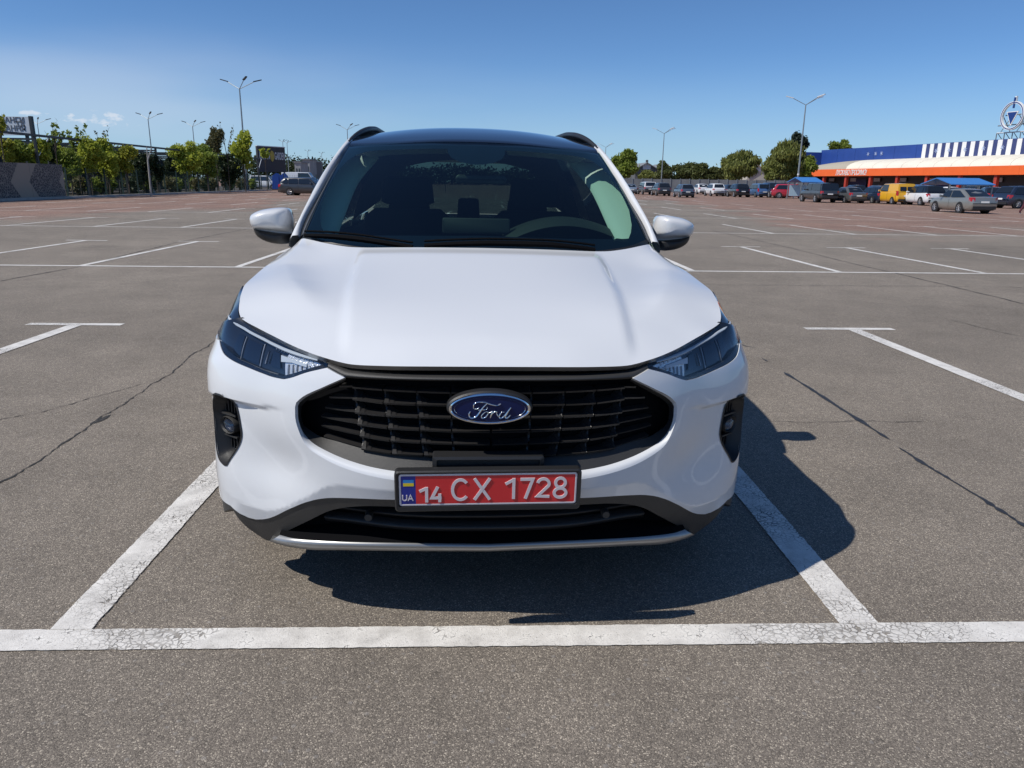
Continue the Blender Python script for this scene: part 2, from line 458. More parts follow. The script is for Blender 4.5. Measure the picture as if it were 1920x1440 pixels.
def road_paint(name, wear0):
    m, n, l, b = new_mat(name)
    t = n.new('ShaderNodeTexCoord'); P = t.outputs['Object']
    setp(b, rough=0.6)
    def noise(scale, det=4, rough=0.6):
        x = n.new('ShaderNodeTexNoise'); x.inputs['Scale'].default_value = scale; x.inputs['Detail'].default_value = det; x.inputs['Roughness'].default_value = rough
        l.new(P, x.inputs['Vector']); return x.outputs['Fac']
    def mr(src, a, c, lo, hi):
        x = n.new('ShaderNodeMapRange'); l.new(src, x.inputs[0]); x.interpolation_type = 'SMOOTHSTEP'
        x.inputs[1].default_value = a; x.inputs[2].default_value = c; x.inputs[3].default_value = lo; x.inputs[4].default_value = hi; return x.outputs[0]
    def mth(op, a, c=None):
        x = n.new('ShaderNodeMath'); x.operation = op
        for i, v in enumerate((a, c)):
            if v is None: continue
            if isinstance(v, (int, float)): x.inputs[i].default_value = v
            else: l.new(v, x.inputs[i])
        return x.outputs[0]
    wob = n.new('ShaderNodeTexNoise'); wob.inputs['Scale'].default_value = 30; l.new(P, wob.inputs['Vector'])
    va = n.new('ShaderNodeVectorMath'); va.operation = 'MULTIPLY_ADD'; l.new(wob.outputs['Color'], va.inputs[0]); va.inputs[1].default_value = (0.03, 0.03, 0); l.new(P, va.inputs[2])
    vo = n.new('ShaderNodeTexVoronoi'); vo.feature = 'DISTANCE_TO_EDGE'; vo.inputs['Scale'].default_value = 52; l.new(va.outputs[0], vo.inputs['Vector'])
    wear = mr(noise(1.1, 3, 0.55), 0.46, 0.70, -0.03, wear0)         # how far the flakes have shrunk
    wear = mth('ADD', wear, mr(noise(9, 5, 0.75), 0.48, 0.78, 0.0, wear0 * 0.8))
    keep = mth('GREATER_THAN', mth('ADD', vo.outputs['Distance'], mth('MULTIPLY', mth('SUBTRACT', noise(160, 3), 0.5), 0.06)), wear)
    keep = mth('MULTIPLY', keep, mth('GREATER_THAN', noise(190, 3, 0.75), 0.36))
    cr = n.new('ShaderNodeValToRGB'); l.new(noise(9, 6, 0.7), cr.inputs[0])
    cr.color_ramp.elements[0].position = 0.3; cr.color_ramp.elements[0].color = (0.50, 0.475, 0.44, 1)
    cr.color_ramp.elements[1].position = 0.62; cr.color_ramp.elements[1].color = (0.78, 0.75, 0.70, 1)
    l.new(cr.outputs[0], b.inputs['Base Color'])
    bp = n.new('ShaderNodeBump'); bp.inputs['Strength'].default_value = 0.5; bp.inputs['Distance'].default_value = 0.003
    l.new(mth('ADD', mth('MULTIPLY', keep, 0.8), noise(200, 2)), bp.inputs['Height']); l.new(bp.outputs[0], b.inputs['Normal'])
    tr = n.new('ShaderNodeBsdfTransparent'); mx = n.new('ShaderNodeMixShader')
    l.new(mth('MAXIMUM', keep, mr(noise(14, 4, 0.7), 0.35, 0.7, 0.75, 0.15)), mx.inputs[0]); l.new(tr.outputs[0], mx.inputs[1]); l.new(b.outputs[0], mx.inputs[2]); l.new(mx.outputs[0], n['Material Output'].inputs[0])
    return m
road_paint('line_paint', 0.10)
road_paint('line_paint_worn', 0.20)
mat('crack_fill', (0.035, 0.033, 0.031), rough=0.9, var=0.4, vscale=40)
mat('tar_seal', (0.026, 0.026, 0.028), rough=0.55, var=0.3, vscale=25)

R_ = 900.0
car_park = mesh('car_park', [(-R_, -60, 0), (R_, -60, 0), (R_, R_, 0), (-R_, R_, 0)], [(0, 1, 2, 3)], 'asphalt')
tag(car_park, kind='structure')
def strip(a, b, width, name, m, z=0.004, rag=0.0018, parent=car_park, step=0.02):
    """painted stripe from a to b with a slightly ragged edge"""
    a = Vector((*a, z)); b = Vector((*b, z)); d = (b - a); L = d.length; d /= L; s = Vector((-d.y, d.x, 0))
    k = max(2, int(L / step)) if rag > 0 else 1
    V = []; F = []
    for i in range(k + 1):
        c = a + d * (L * i / k)
        V.append(c - s * (width / 2 + rng.uniform(-rag, rag))); V.append(c + s * (width / 2 + rng.uniform(-rag, rag)))
    F = [(2 * i, 2 * i + 2, 2 * i + 3, 2 * i + 1) for i in range(k)]
    return mesh(name, V, F, m, parent)
# front line of the bay, its two side lines and the neighbours' lines; rows repeat every ten metres
strip((-12.0, 2.035), (14.0, 2.035), 0.108, 'painted_line', 'line_paint_worn')
for xa, xb in ((-1.29, -1.29), (1.205, 1.205)):
    strip((xa, 2.087), (xb, 7.1), 0.128, 'painted_line', 'line_paint', z=0.005)
for x in (-11.3, -8.8, -6.35, -3.9, -1.29, 1.205, 3.62, 6.1, 8.6, 11.1):
    if abs(x) > 2: strip((x, 2.087), (x, 7.11), 0.125, 'painted_line', 'line_paint', z=0.005)
    strip((x - 0.47, 7.17), (x + 0.42, 7.17), 0.105, 'painted_line', 'line_paint')
far_V = []; far_F = []
def far_quad(x0, x1, y0, y1):
    b = len(far_V); far_V.extend([(x0, y0, .004), (x1, y0, .004), (x1, y1, .004), (x0, y1, .004)]); far_F.append((b, b + 1, b + 2, b + 3))
for k in range(1, 9):
    y = 12.12 + (k - 1) * 9.9
    xl = -26 if k > 1 else -24
    if k <= 2:
        strip((xl, y), (30 + 4 * k, y), 0.11, 'painted_line', 'line_paint', rag=0.003, step=0.2)
    else:
        far_quad(xl, 30 + 4 * k if k < 5 else 22, y - .05, y + .05)
    i = 0
    while True:
        x = -26.0 + 2.447 * i + 0.16 * ((k * 7) % 3 - 1); i += 1
        if x > (30 if k < 5 else 20): break
        if x < xl: continue
        if k <= 2:
            strip((x, y + 0.057), (x, y + 4.95), 0.11, 'painted_line', 'line_paint', rag=0.003, step=0.15, z=0.005)
            if rng.random() < 0.8: strip((x - 0.45, y + 5.01), (x + 0.45, y + 5.01), 0.1, 'painted_line', 'line_paint_worn', rag=0.003, step=0.15)
        else:
            far_quad(x - .055, x + .055, y + .06, y + 4.95)
            if rng.random() < 0.7: far_quad(x - .45, x + .45, y + 4.96, y + 5.06)
tag(mesh('painted_line', far_V, far_F, 'line_paint', car_park), kind='stuff')

def crack(px, w, m='crack_fill', z=0.003, jag=0.5, name='asphalt_crack'):
    pts = [Vector((*ground(u, v), 0)) for u, v in px]
    P = densify([(p.x, p.y) for p in pts], 0.03 if w < 0.03 else 0.08, closed=False)
    n = len(P); V = []; F = []; off = 0
    for i in range(n):
        d = P[min(i + 1, n - 1)] - P[max(i - 1, 0)]; d = d / (np.linalg.norm(d) + 1e-9); s = np.array([-d[1], d[0]])
        off = off * 0.8 + rng.uniform(-1, 1) * jag * 0.018
        ww = w * (0.35 + 1.0 * rng.random() ** 2) * (1 if 0 < i < n - 1 else 0.1)
        c = P[i] + s * off
        V += [(*(c - s * ww / 2), z), (*(c + s * ww / 2), z)]
    F = [(2 * i, 2 * i + 2, 2 * i + 3, 2 * i + 1) for i in range(n - 1)]
    return mesh(name, V, F, m, car_park)
crack([(420, 630), (367, 663), (333, 693), (283, 723), (233, 757), (187, 783), (160, 807), (110, 837), (40, 885), (-60, 940)], 0.011)
crack([(186, 783), (205, 779), (175, 795)], 0.03, jag=0.3)
crack([(267, 720), (183, 743), (133, 758), (67, 777), (0, 788), (-60, 800)], 0.008)
crack([(470, 428), (330, 455), (140, 502), (0, 527), (-40, 534)], 0.03)
crack([(1446, 790), (1511, 794), (1600, 788), (1735, 792)], 0.006)
crack([(1311, 534), (1565, 536), (1777, 537), (1960, 540)], 0.018)
crack([(1334, 432), (1473, 463), (1588, 492), (1681, 513), (1800, 541), (1960, 580)], 0.03)
crack([(1780, 600), (1840, 615), (1960, 640)], 0.012)
crack([(1469, 698), (1515, 727), (1600, 781), (1667, 825)], 0.035, 'tar_seal', jag=0.15, name='tar_seam')
crack([(1684, 839), (1759, 886), (1842, 936), (1960, 1012)], 0.026, 'tar_seal', jag=0.15, name='tar_seam')
crack([(1375, 640), (1400, 650), (1420, 652)], 0.02, 'tar_seal', jag=0.2, name='tar_seam')
crack([(1428, 672), (1440, 678)], 0.02, 'tar_seal', jag=0.2, name='tar_seam')
# ------------------------------------------------------------------ the white crossover in the foreground
CX0, CPSI, CRHO, CY0 = 0.0115, 0.0440, 0.0110, 2.0
suv = empty('crossover_car', (CX0, CY0, 0), (0, CRHO, CPSI))
tag(suv, 'large white crossover facing the camera with blue oval badge and red number plate', 'car')
def car_ray(u, v):
    """ray from the camera in car coordinates (x to image right, y rearward, z up)"""
    r = ray(u, v); s, c = math.sin(CPSI), math.cos(CPSI)
    def rot(q): return np.array([q[0] * c + q[1] * s, -q[0] * s + q[1] * c, q[2]])
    o = rot(np.array([-CX0, -CY0, CAMH])); d = rot(r)
    o[2] += CRHO * o[0]; d[2] += CRHO * d[0]
    return o, d
def K(u, v, y):
    """left-half photo point at car depth y -> (w, y, z), w = distance from the centre plane"""
    o, d = car_ray(u, v); t = (y - o[1]) / d[1]; q = o + t * d
    return np.array([-q[0], y, q[2]])
def proj_car(q):
    x, y, z = -q[0], q[1], q[2]
    X = CX0 + x * math.cos(CPSI) - y * math.sin(CPSI); Y = CY0 + x * math.sin(CPSI) + y * math.cos(CPSI); Z = z - CRHO * x - CAMH
    a = X * math.cos(YAW) - Y * math.sin(YAW); f = X * math.sin(YAW) + Y * math.cos(YAW)
    zz = f * math.cos(PITCH) - Z * math.sin(PITCH); b = -(f * math.sin(PITCH) + Z * math.cos(PITCH))
    c, s = math.cos(ROLL), math.sin(ROLL)
    return np.array([960 + FPX * (c * a - s * b) / zz, 720 + FPX * (s * a + c * b) / zz])

# body shell: plan outline (w, y) swept over height with an inward offset D(s, z)
_pl = np.array([(0, .03), (.1, .0315), (.2, .037), (.3, .052), (.4, .08), (.5, .12), (.6, .175), (.7, .245), (.8, .308), (.862, .358), (.902, .41), (.928, .475), (.945, .56), (.955, .66), (.958, .80),
                (.956, .95), (.947, 1.4), (.94, 2.0), (.942, 2.8), (.948, 3.5), (.94, 3.85), (.915, 4.15), (.86, 4.38), (.76, 4.51), (.6, 4.57), (.3, 4.6), (0, 4.61)])
_s0 = np.concatenate([[0], np.cumsum(np.linalg.norm(np.diff(_pl, axis=0), axis=1))])
_pf = natcubic(_s0, _pl)
PLS = np.linspace(0, _s0[-1], 1600); PLP = _pf(PLS); PLP[:, 0] = np.maximum(PLP[:, 0], 0)
PLT = np.gradient(PLP, PLS, axis=0); PLT /= np.linalg.norm(PLT, axis=1)[:, None]
PLT[0] = (1, 0); PLT[-1] = (-1, 0)
s_side = float(_s0[15]); s_rear = float(_s0[21])
def plan(s):
    return np.stack([np.interp(s, PLS, PLP[:, 0]), np.interp(s, PLS, PLP[:, 1])], -1)
def plan_n(s):
    return np.stack([-np.interp(s, PLS, PLT[:, 1]), np.interp(s, PLS, PLT[:, 0])], -1)
def s_of_y(y):
    k = (PLS > _s0[11]) & (PLS < _s0[23])
    return np.interp(y, PLP[k, 1], PLS[k])
def s_of_w(w):
    k = PLS < _s0[14]
    return np.interp(w, PLP[k, 0], PLS[k])
Vf = pchip([.15, .25, .36, .46, .52, .60, .70, .78, .83, .854, .87, .887, .903, .921, .935, .956, .98, 1.0, 1.08], [.010, .006, .004, .003, .001, 0, .004, .02, .040, .053, .064, .077, .092, .115, .140, .172, .210, .24, .33])
Vs = pchip([.15, .25, .36, .46, .60, .66, .78, .85, .90, .95, .994, 1.04, 1.1], [.03, .018, .010, .006, .004, .001, .004, .014, .028, .052, .088, .11, .125])
VsF = pchip([.15, .25, .36, .46, .60, .66, .72, .77, .83, .88, .92, .95, .994, 1.04, 1.1], [.020, .010, .006, .004, .003, .001, .002, .008, .032, .050, .068, .085, .108, .126, .145])
Vr = pchip([.15, .3, .42, .55, .7, .85, .95, 1.05, 1.2], [.1, .05, .01, 0, .02, .05, .075, .10, .13])
Zl = pchip([0, .40, .47, .563, .709, .749, .83, .922, 1.0], [.485, .485, .478, .420, .334, .331, .341, .379, .39])
Zc = pchip([.5, .634, .749, .849, .927, 1.0], [.695, .695, .684, .688, .677, .675])
def D(s, z):
    w = np.interp(s, PLS, PLP[:, 0])
    front = s < s_side
    tf = np.where(front, 1 - sstep(.83, .94, w), 0.0)
    tr = sstep(s_rear - .25, s_rear + .15, s)
    kf = 1 - sstep(s_side + .05, s_side + .45, s)
    d = tf * Vf(z) + (1 - tf - tr) * (kf * VsF(z) + (1 - kf) * Vs(z)) + tr * Vr(z)
    # shelf below the lamps overhangs the cheek
    dc = Zc(w) - z
    A = 0.024 * sstep(.60, .82, w) * (1 - .55 * sstep(.83, .93, w)) * front * (1 - sstep(s_side - .28, s_side - .12, s))
    d = d + A * sstep(0.0, .016, dc) * (1 - 0.9 * sstep(.06, .30, dc))
    # scooped cheek beside the grille, running forward to the lower blade
    fr = front * (1 - sstep(.78, .92, w))
    d = d + fr * 0.021 * np.exp(-((w - .66) / .13) ** 2 - ((z - .505) / .085) ** 2)
    dl = Zl(w) - z
    d = d + np.where(front, 1, 0) * (1 - sstep(s_side - .3, s_side - .05, s)) * (0.30 - .27 * sstep(.78, .90, w)) * (0.5 * (dl + np.sqrt(dl * dl + 3e-6)))
    return d
def S(s, z, off=0.0):
    """shell point (w, y, z)"""
    s = np.asarray(s, float); z = np.asarray(z, float)
    if callable(off): off = off(s, z)
    q = plan(s) + plan_n(s) * (D(s, z) + off)[..., None]
    return np.concatenate([q, z[..., None]], -1)
def Snorm(s, z):
    e = 1.5e-3
    a = S(np.clip(s + e, 0, PLS[-1]), z) - S(np.clip(s - e, 0, PLS[-1]), z); b = S(s, z + e) - S(s, z - e)
    n = np.cross(a, b)
    return n / np.linalg.norm(n, axis=-1)[..., None]
_kf = PLS < s_side + .5
_FP, _FS = PLP[_kf], PLS[_kf]
_FN = np.stack([-PLT[_kf, 1], PLT[_kf, 0]], 1)
def gap(Q, off=0.0):
    i = np.argmin(((Q[:, None, :2] - _FP[None]) ** 2).sum(2), 1); s = _FS[i]
    return ((Q[:, :2] - _FP[i]) * _FN[i]).sum(1) - D(s, Q[:, 2]) - off, s
def pix(u, v, off=0.0):
    """where the sight line of a left-half photo point meets the shell -> (s, z)"""
    o, d = car_ray(u, v)
    def pts(ys):
        q = o + ((ys - o[1]) / d[1])[:, None] * d
        return np.stack([-q[:, 0], ys, q[:, 2]], 1)
    ys = np.linspace(-.05, 1.1, 60)
    for it in range(3):
        Q = pts(ys); g, s = gap(Q, off); k = np.where((g[:-1] < 0) & (g[1:] >= 0))[0]
        if len(k) == 0:
            k = int(np.argmax(g)); return np.array([s[k], Q[k, 2]])
        k = k[0]; lo, hi = ys[k], ys[k + 1]
        if it < 2: ys = np.linspace(lo, hi, 40)
    t = -g[k] / (g[k + 1] - g[k])
    return np.array([s[k] + (s[k + 1] - s[k]) * t, Q[k, 2] + (Q[k + 1, 2] - Q[k, 2]) * t])
def pixs(L, off=0.0): return np.array([pix(u, v, off) for u, v in L])

def mirrored(V, F, N=None):
    """left half (w) -> both halves in car x"""
    V = np.asarray(V, float); n = len(V)
    L = V * [-1, 1, 1]; Rr = V
    F = [tuple(f) for f in F]
    F2 = F + [tuple(i + n for i in f[::-1]) for f in F]
    NN = None
    if N is not None:
        N = np.asarray(N, float); NN = np.concatenate([N * [-1, 1, 1], N])
    return np.concatenate([L, Rr]), F2, NN
def orient(V, F, N):
    """make faces agree with vertex normals (w-space)"""
    V = np.asarray(V); out = []
    for f in F:
        n = np.cross(V[f[1]] - V[f[0]], V[f[2]] - V[f[0]])
        out.append(tuple(f) if n @ N[list(f)].mean(0) >= 0 else tuple(f[::-1]))
    return out
def to_left(V, F, N):
    """w-space -> image-left car x (flips winding)"""
    return np.asarray(V) * [-1, 1, 1], [tuple(f[::-1]) for f in F], (None if N is None else np.asarray(N) * [-1, 1, 1])
def shell_panel(name, outer, m, holes=(), off=0.0, step=.012, parent=suv, flange=.012, both='one', smooth=True):
    """panel cut from the shell; outer/holes are (s, z) outlines.  both: 'one' object with both halves, 'two' objects, """
    P, T, O, H = fill2d(outer, list(holes), step)
    V = S(P[:, 0], P[:, 1], off); N = Snorm(P[:, 0], P[:, 1])
    F = orient(V, [tuple(t) for t in T], N)
    V = list(V); N = list(N)
    if flange > 0:
        for ring, sg in [(O, 1)]:
            a = S(ring[:, 0], ring[:, 1], off); b = S(ring[:, 0], ring[:, 1], off + flange); k = len(ring); b0 = len(V)
            nn = Snorm(ring[:, 0], ring[:, 1]); tg = np.roll(a, -1, 0) - np.roll(a, 1, 0)
            sd = np.cross(tg, nn); sd /= np.linalg.norm(sd, axis=1)[:, None] + 1e-12
            cc = a.mean(0)
            if ((a - cc) * sd).sum() * sg < 0: sd = -sd
            V += list(a) + list(b); N += list(sd) + list(sd)
            for i in range(k):
                j = (i + 1) % k; F.append((b0 + i, b0 + j, b0 + k + j, b0 + k + i))
            F[-k:] = orient(np.array(V), F[-k:], np.array(N))
    V = np.array(V); N = np.array(N)
    if both == 'one':
        on = np.abs(V[:, 0]) < 1e-4; N[on, 0] = 0
        V2, F2, N2 = mirrored(V, F, N)
        F2 = [f[::-1] for f in F2]
        return mesh(name, V2, F2, m, parent, smooth, N2)
    L = mesh(name, *to_left(V, F, N)[:2], m, parent, smooth, to_left(V, F, N)[2])
    Rr = mesh(name, V, F, m, parent, smooth, N)
    return L, Rr
def grid_norm(G):
    a = np.gradient(G, axis=0); b = np.gradient(G, axis=1); n = np.cross(a, b)
    return n / (np.linalg.norm(n, axis=2)[..., None] + 1e-12)
def half_grid(name, G, m, parent=suv, up=(0, -.5, 1), both='one', thick=0.0):
    """grid of (w, y, z) points, first column on the centre plane when both == 'one'"""
    r, c = G.shape[:2]; N = grid_norm(G)
    if (N.reshape(-1, 3) @ np.array(up)).mean() < 0: N = -N
    if both == 'one': N[:, 0, 0] = 0; N /= np.linalg.norm(N, axis=2)[..., None]
    V = G.reshape(-1, 3); N = N.reshape(-1, 3)
    F = orient(V, [(i * c + j, i * c + j + 1, (i + 1) * c + j + 1, (i + 1) * c + j) for i in range(r - 1) for j in range(c - 1)], N)
    V = list(V); N = list(N)
    if thick:
        for idx, sd in (([i * c + c - 1 for i in range(r)], 1), ([(r - 1) * c + j for j in range(c)], 1), (list(range(c)), 1)):
            b0 = len(V); k = len(idx)
            for q in idx: V.append(V[q]); N.append(N[q])
            for q in idx: V.append(V[q] - N[q] * thick); N.append(N[q])
            F += [(b0 + i, b0 + i + 1, b0 + k + i + 1, b0 + k + i) for i in range(k - 1)]
    V = np.array(V); N = np.array(N)
    if both == 'one':
        V2, F2, N2 = mirrored(V, F, N); F2 = [f[::-1] for f in F2]
        return mesh(name, V2, F2, m, parent, True, N2)
    L = mesh(name, *to_left(V, F, N)[:2], m, parent, True, to_left(V, F, N)[2]); Rr = mesh(name, V, F, m, parent, True, N)
    return L, Rr

# ---- outlines measured on the left half
hz = lambda L, ox, oy, k: [(x / k + ox, y / k + oy) for x, y in L]
PX_hood_front = [(446, 596), (455, 603), (478, 615.5), (514, 633.6), (550.5, 651.6), (586.6, 665.5), (609, 672.5), (632, 679), (651, 683), (698, 685.7), (777, 687), (914, 687.7)]
PX_hood_side = [(454, 533), (447.6, 547), (443, 567), (442, 583), (446, 596)]
PX_lamp_bot = hz([(112, 850), (130, 950), (180, 1040), (300, 1130), (500, 1220), (700, 1300), (850, 1352), (960, 1375), (1060, 1362), (1300, 1285), (1560, 1222)], 390, 520, 7.2)
PX_lamp_top = hz([(1545, 1105), (1300, 1008), (1000, 885), (700, 745), (500, 650), (400, 590), (358, 545)], 390, 520, 7.2)
PX_flange_out = [(914, 909), (840, 908), (740, 901), (690, 892), (640, 877), (600, 858), (572, 838), (557, 812), (548.5, 780), (548.5, 760), (556, 749), (600, 725.5), (641, 708)]
PX_white_bot = [(478, 974), (495, 973.5), (545, 952), (570, 942), (595, 935.5), (620, 933.5), (700, 936), (800, 938), (914, 939)]
G_front = pixs(PX_hood_front)
lamp_bot = curve(pixs(PX_lamp_bot), 40); lamp_top = curve(pixs(PX_lamp_top), 40)
fl_out = curve(pixs(PX_flange_out), 60); white_bot = curve(pixs(PX_white_bot), 50)
fl_out[0, 0] = 0; white_bot[-1, 0] = 0
sz = lambda y, z: (float(s_of_y(y)), z)
# wheel arch
WZ, WYF, WYR, WR = .352, .935, 3.645, .352
def arch(yc, r, a0, a1, n=24):
    return [sz(yc + r * math.cos(math.radians(a)), WZ + r * math.sin(math.radians(a))) for a in np.linspace(a0, a1, n)]
RA = .405
seam_y = .63
arch_front = [sz(yy, zz) for yy, zz in ((seam_y, .80), (seam_y, .66))]
af = [(WYF + RA * math.cos(math.radians(a)), WZ + RA * math.sin(math.radians(a))) for a in np.linspace(139, 184, 12)]
fog_px = hz([(200, 78), (270, 98), (520, 220), (570, 275), (640, 600), (672, 800), (668, 890), (440, 1310), (410, 1352), (370, 1352), (325, 1310), (265, 1215), (215, 900), (175, 400), (160, 180), (172, 110)], 380, 730, 9.6)
fog = pixs(fog_px)
bumper_out = list(fl_out) + [pix(624, 700)] + list(lamp_bot[::-1]) + [sz(.60, .845), sz(seam_y, .845)] + [sz(a, b) for a, b in af if a > .56] + [sz(a, max(b, .30)) for a, b in af if a <= .56] + [sz(.50, .31)] + [pix(430, 948), pix(448, 963), pix(465, 971)] + list(white_bot)
shell_panel('front_bumper', bumper_out, 'paint_white', holes=[fog], step=.011)
# flange: painted lip turning in to the grille
PX_flange_in = [(914, 888), (840, 887.5), (745, 884), (700, 877), (650, 863), (610, 846), (580, 829), (562, 806), (553.5, 780), (553, 763), (559, 752), (601, 729), (643, 710)]
fl_in = curve(pixs(PX_flange_in, .022), 60); fl_in[0, 0] = 0
a = S(fl_out[:, 0], fl_out[:, 1]); b_ = S(fl_in[:, 0], fl_in[:, 1], .022)
Gf = np.stack([a + (b_ - a) * t + np.array([0, -.004, .002]) * math.sin(math.pi * t) for t in np.linspace(0, 1, 7)])
half_grid('grille_flange', Gf.transpose(1, 0, 2)[:, ::1], 'paint_white', both='two', up=(0, -.6, 1))

# ---- hood
NH = 64
front_c = curve(np.concatenate([[K(446, 596, .45), K(455, 603, .425)], S(G_front[2:, 0], G_front[2:, 1])])[::-1], NH); front_c[0, 0] = 0          # centre -> corner
side_lo = np.array([K(454, 533, .72), K(447.6, 547, .64), K(443, 567, .55), K(442, 583, .5), K(446, 596, .45)])                                               # back -> corner
edge_pts = np.concatenate([np.array([(.800, 1.34, 1.060), (.812, 1.2, 1.054), (.828, 1.0, 1.036), (.843, .86, 1.012)]), side_lo])
edge_c = curve(edge_pts, NH)                                                            # rear -> corner
rear_c = curve(np.array([(0, 1.05, 1.107), (.16, 1.052, 1.106), (.319, 1.062, 1.103), (.51, 1.10, 1.097), (.629, 1.165, 1.105), (.717, 1.235, 1.115), (.755, 1.28, 1.115), (.800, 1.34, 1.060)]), NH)
zf = front_c[0, 2]; yf = front_c[0, 1]
cen_c = curve(np.array([(0, 1.05, 1.107), (0, .9, 1.069), (0, .7, 1.021), (0, .5, .974), (0, .35, .936), (0, .25, .908), (0, .18, .886), (0, .135, .869), (0, .105, .857), (0, yf, zf)]), NH)
ss = np.linspace(0, 1, NH); ff = np.linspace(0, 1, NH)
fs, sq = np.meshgrid(ff, ss, indexing='ij')                                             # rows f, cols s
def coons(r0, r1, c0, c1):
    """r0 rear (over s), r1 front (over s), c0 centre (over f), c1 edge (over f)"""
    F_, S_ = fs[..., None], sq[..., None]
    return ((1 - F_) * r0[None] + F_ * r1[None] + (1 - S_) * c0[:, None] + S_ * c1[:, None]
            - ((1 - F_) * (1 - S_) * r0[0] + (1 - F_) * S_ * r0[-1] + F_ * (1 - S_) * r1[0] + F_ * S_ * r1[-1]))
HG = coons(rear_c, front_c, cen_c, edge_c)
_C = np.concatenate([front_c[::4], edge_c[::4], rear_c[::4], cen_c[::5], np.array([(.756, .95, 1.030), (.69, .72, 1.000), (.60, .5, .962), (.30, .6, .996), (.30, .35, .934), (.45, .35, .930), (.5, .75, 1.018)])])
_C = np.concatenate([_C, _C[_C[:, 0] > .01] * [-1, 1, 1]])
def _tk(a, b):
    r2 = ((a[:, None, :] - b[None]) ** 2).sum(2); return .5 * r2 * np.log(r2 + 1e-12)
_n = len(_C); _A = np.zeros((_n + 3, _n + 3)); _A[:_n, :_n] = _tk(_C[:, :2], _C[:, :2]) + np.eye(_n) * 3e-4
_A[:_n, _n] = 1; _A[:_n, _n + 1:] = _C[:, :2]; _A[_n:, :_n] = _A[:_n, _n:].T
_co = np.linalg.solve(_A, np.concatenate([_C[:, 2], [0, 0, 0]]))
_q = HG[..., :2].reshape(-1, 2)
zt_h = (_tk(_q, _C[:, :2]) @ _co[:_n] + _co[_n] + _q @ _co[_n + 1:]).reshape(NH, NH)      # thin plate through the outline and the crest
HG[..., 2] = zt_h
w_, y_ = HG[..., 0], HG[..., 1]
wc = np.interp(y_, [.10, .35, .6, .9, 1.1], [.415, .433, .455, .466, .461])             # inner crease
env = sstep(0, .12, fs) * sstep(0, .16, 1 - fs) * (1 - sq ** 8)
bulge = 0.012 * (1 - sstep(wc - .004, wc + .034, w_))
HG[..., 2] += env * bulge
wr = np.interp(y_, [.30, .42, .5, .72, .95, 1.3], [.46, .532, .597, .69, .756, .77])    # fender crest sweeping in and fading
fade = sstep(.36, .60, y_) * env
left = np.where(w_ < wr, np.exp(-(np.abs(w_ - wr) / .075) ** 1.5), np.exp(-((w_ - wr) / .15) ** 2))
HG[..., 2] += fade * (0.019 * left)
val = np.exp(-((w_ - (wc * .45 + wr * .55)) / .085) ** 2)
HG[..., 2] -= fade * 0.002 * val
hood = half_grid('hood', HG, 'paint_white', thick=.014)
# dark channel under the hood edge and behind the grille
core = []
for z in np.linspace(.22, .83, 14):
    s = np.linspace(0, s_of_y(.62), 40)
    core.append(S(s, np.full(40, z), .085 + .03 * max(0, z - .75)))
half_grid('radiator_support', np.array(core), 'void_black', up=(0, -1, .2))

# ---- headlamps
lamp_outer_px = hz([(452, 112), (400, 180), (320, 290), (240, 420), (190, 530), (160, 650), (125, 760), (112, 850)], 390, 520, 7.2)
tail = [sz(.56, .885), sz(.605, .868), sz(.635, .848)]
lamp_poly = list(lamp_bot) + list(lamp_top) + tail
Hh = {}
lens_L, lens_R = shell_panel('lens', lamp_poly, 'lens_clear', off=.003, step=.014, flange=0, both='two')
sh1_, sh2_ = float(s_of_w(.84)), float(s_of_w(.90))
hous_L, hous_R = shell_panel('headlight', lamp_poly, 'lamp_housing', off=lambda s, z: .034 - .027 * sstep(sh1_, sh2_, s), step=.016, flange=0, both='two')
tE = curve(side_lo[::-1] + [.003, .002, -.007], 24); tO = curve(np.concatenate([S(np.array([q[0] for q in o_]), np.array([q[1] for q in o_]), .006) for o_ in ([sz(.50, .895), sz(.56, .885), sz(.605, .868), sz(.65, .885), sz(.69, .93)],)] + [side_lo[:1] + [.004, .006, -.012]]), 24)
Gt_ = np.array([tE + (tO - tE) * t + np.array([.006, -.008, .004]) * math.sin(math.pi * t) for t in np.linspace(0, 1, 7)]).transpose(1, 0, 2)
lt_pair = half_grid('lamp_tail', Gt_, 'lamp_housing', both='two', up=(.6, -.6, .5))
def lamp_part(name, px, m, off, step=.01, flange=.006):
    q = pixs(px, off)
    return shell_panel(name, q, m, off=off, step=step, flange=flange, both='two')
def to_lamp(pair, sub=True):
    for o, h in zip(pair, (hous_L, hous_R)): o.parent = h
to_lamp((lens_L, lens_R)); to_lamp(lt_pair)
Z72 = lambda L: hz(L, 390, 520, 7.2)
# rim of the lamp: black bezel between lens and bumper
rim_in = curve(pixs(Z72([(205, 560), (172, 700), (165, 830), (185, 935), (240, 1010), (330, 1080), (520, 1170), (720, 1255), (880, 1310), (960, 1325), (1050, 1312), (1290, 1240), (1500, 1180)]), .012), 50)
rim_out = curve(np.concatenate([[sz(.70, .885)], lamp_bot]), 50)
ao = S(rim_out[:, 0], rim_out[:, 1], .002); bo = S(rim_in[:, 0], rim_in[:, 1], .014)
Gr = np.stack([ao + (bo - ao) * t for t in np.linspace(0, 1, 4)]).transpose(1, 0, 2)
to_lamp(half_grid('lamp_bezel', Gr, 'gloss_black', both='two', up=(0, -1, .3)))
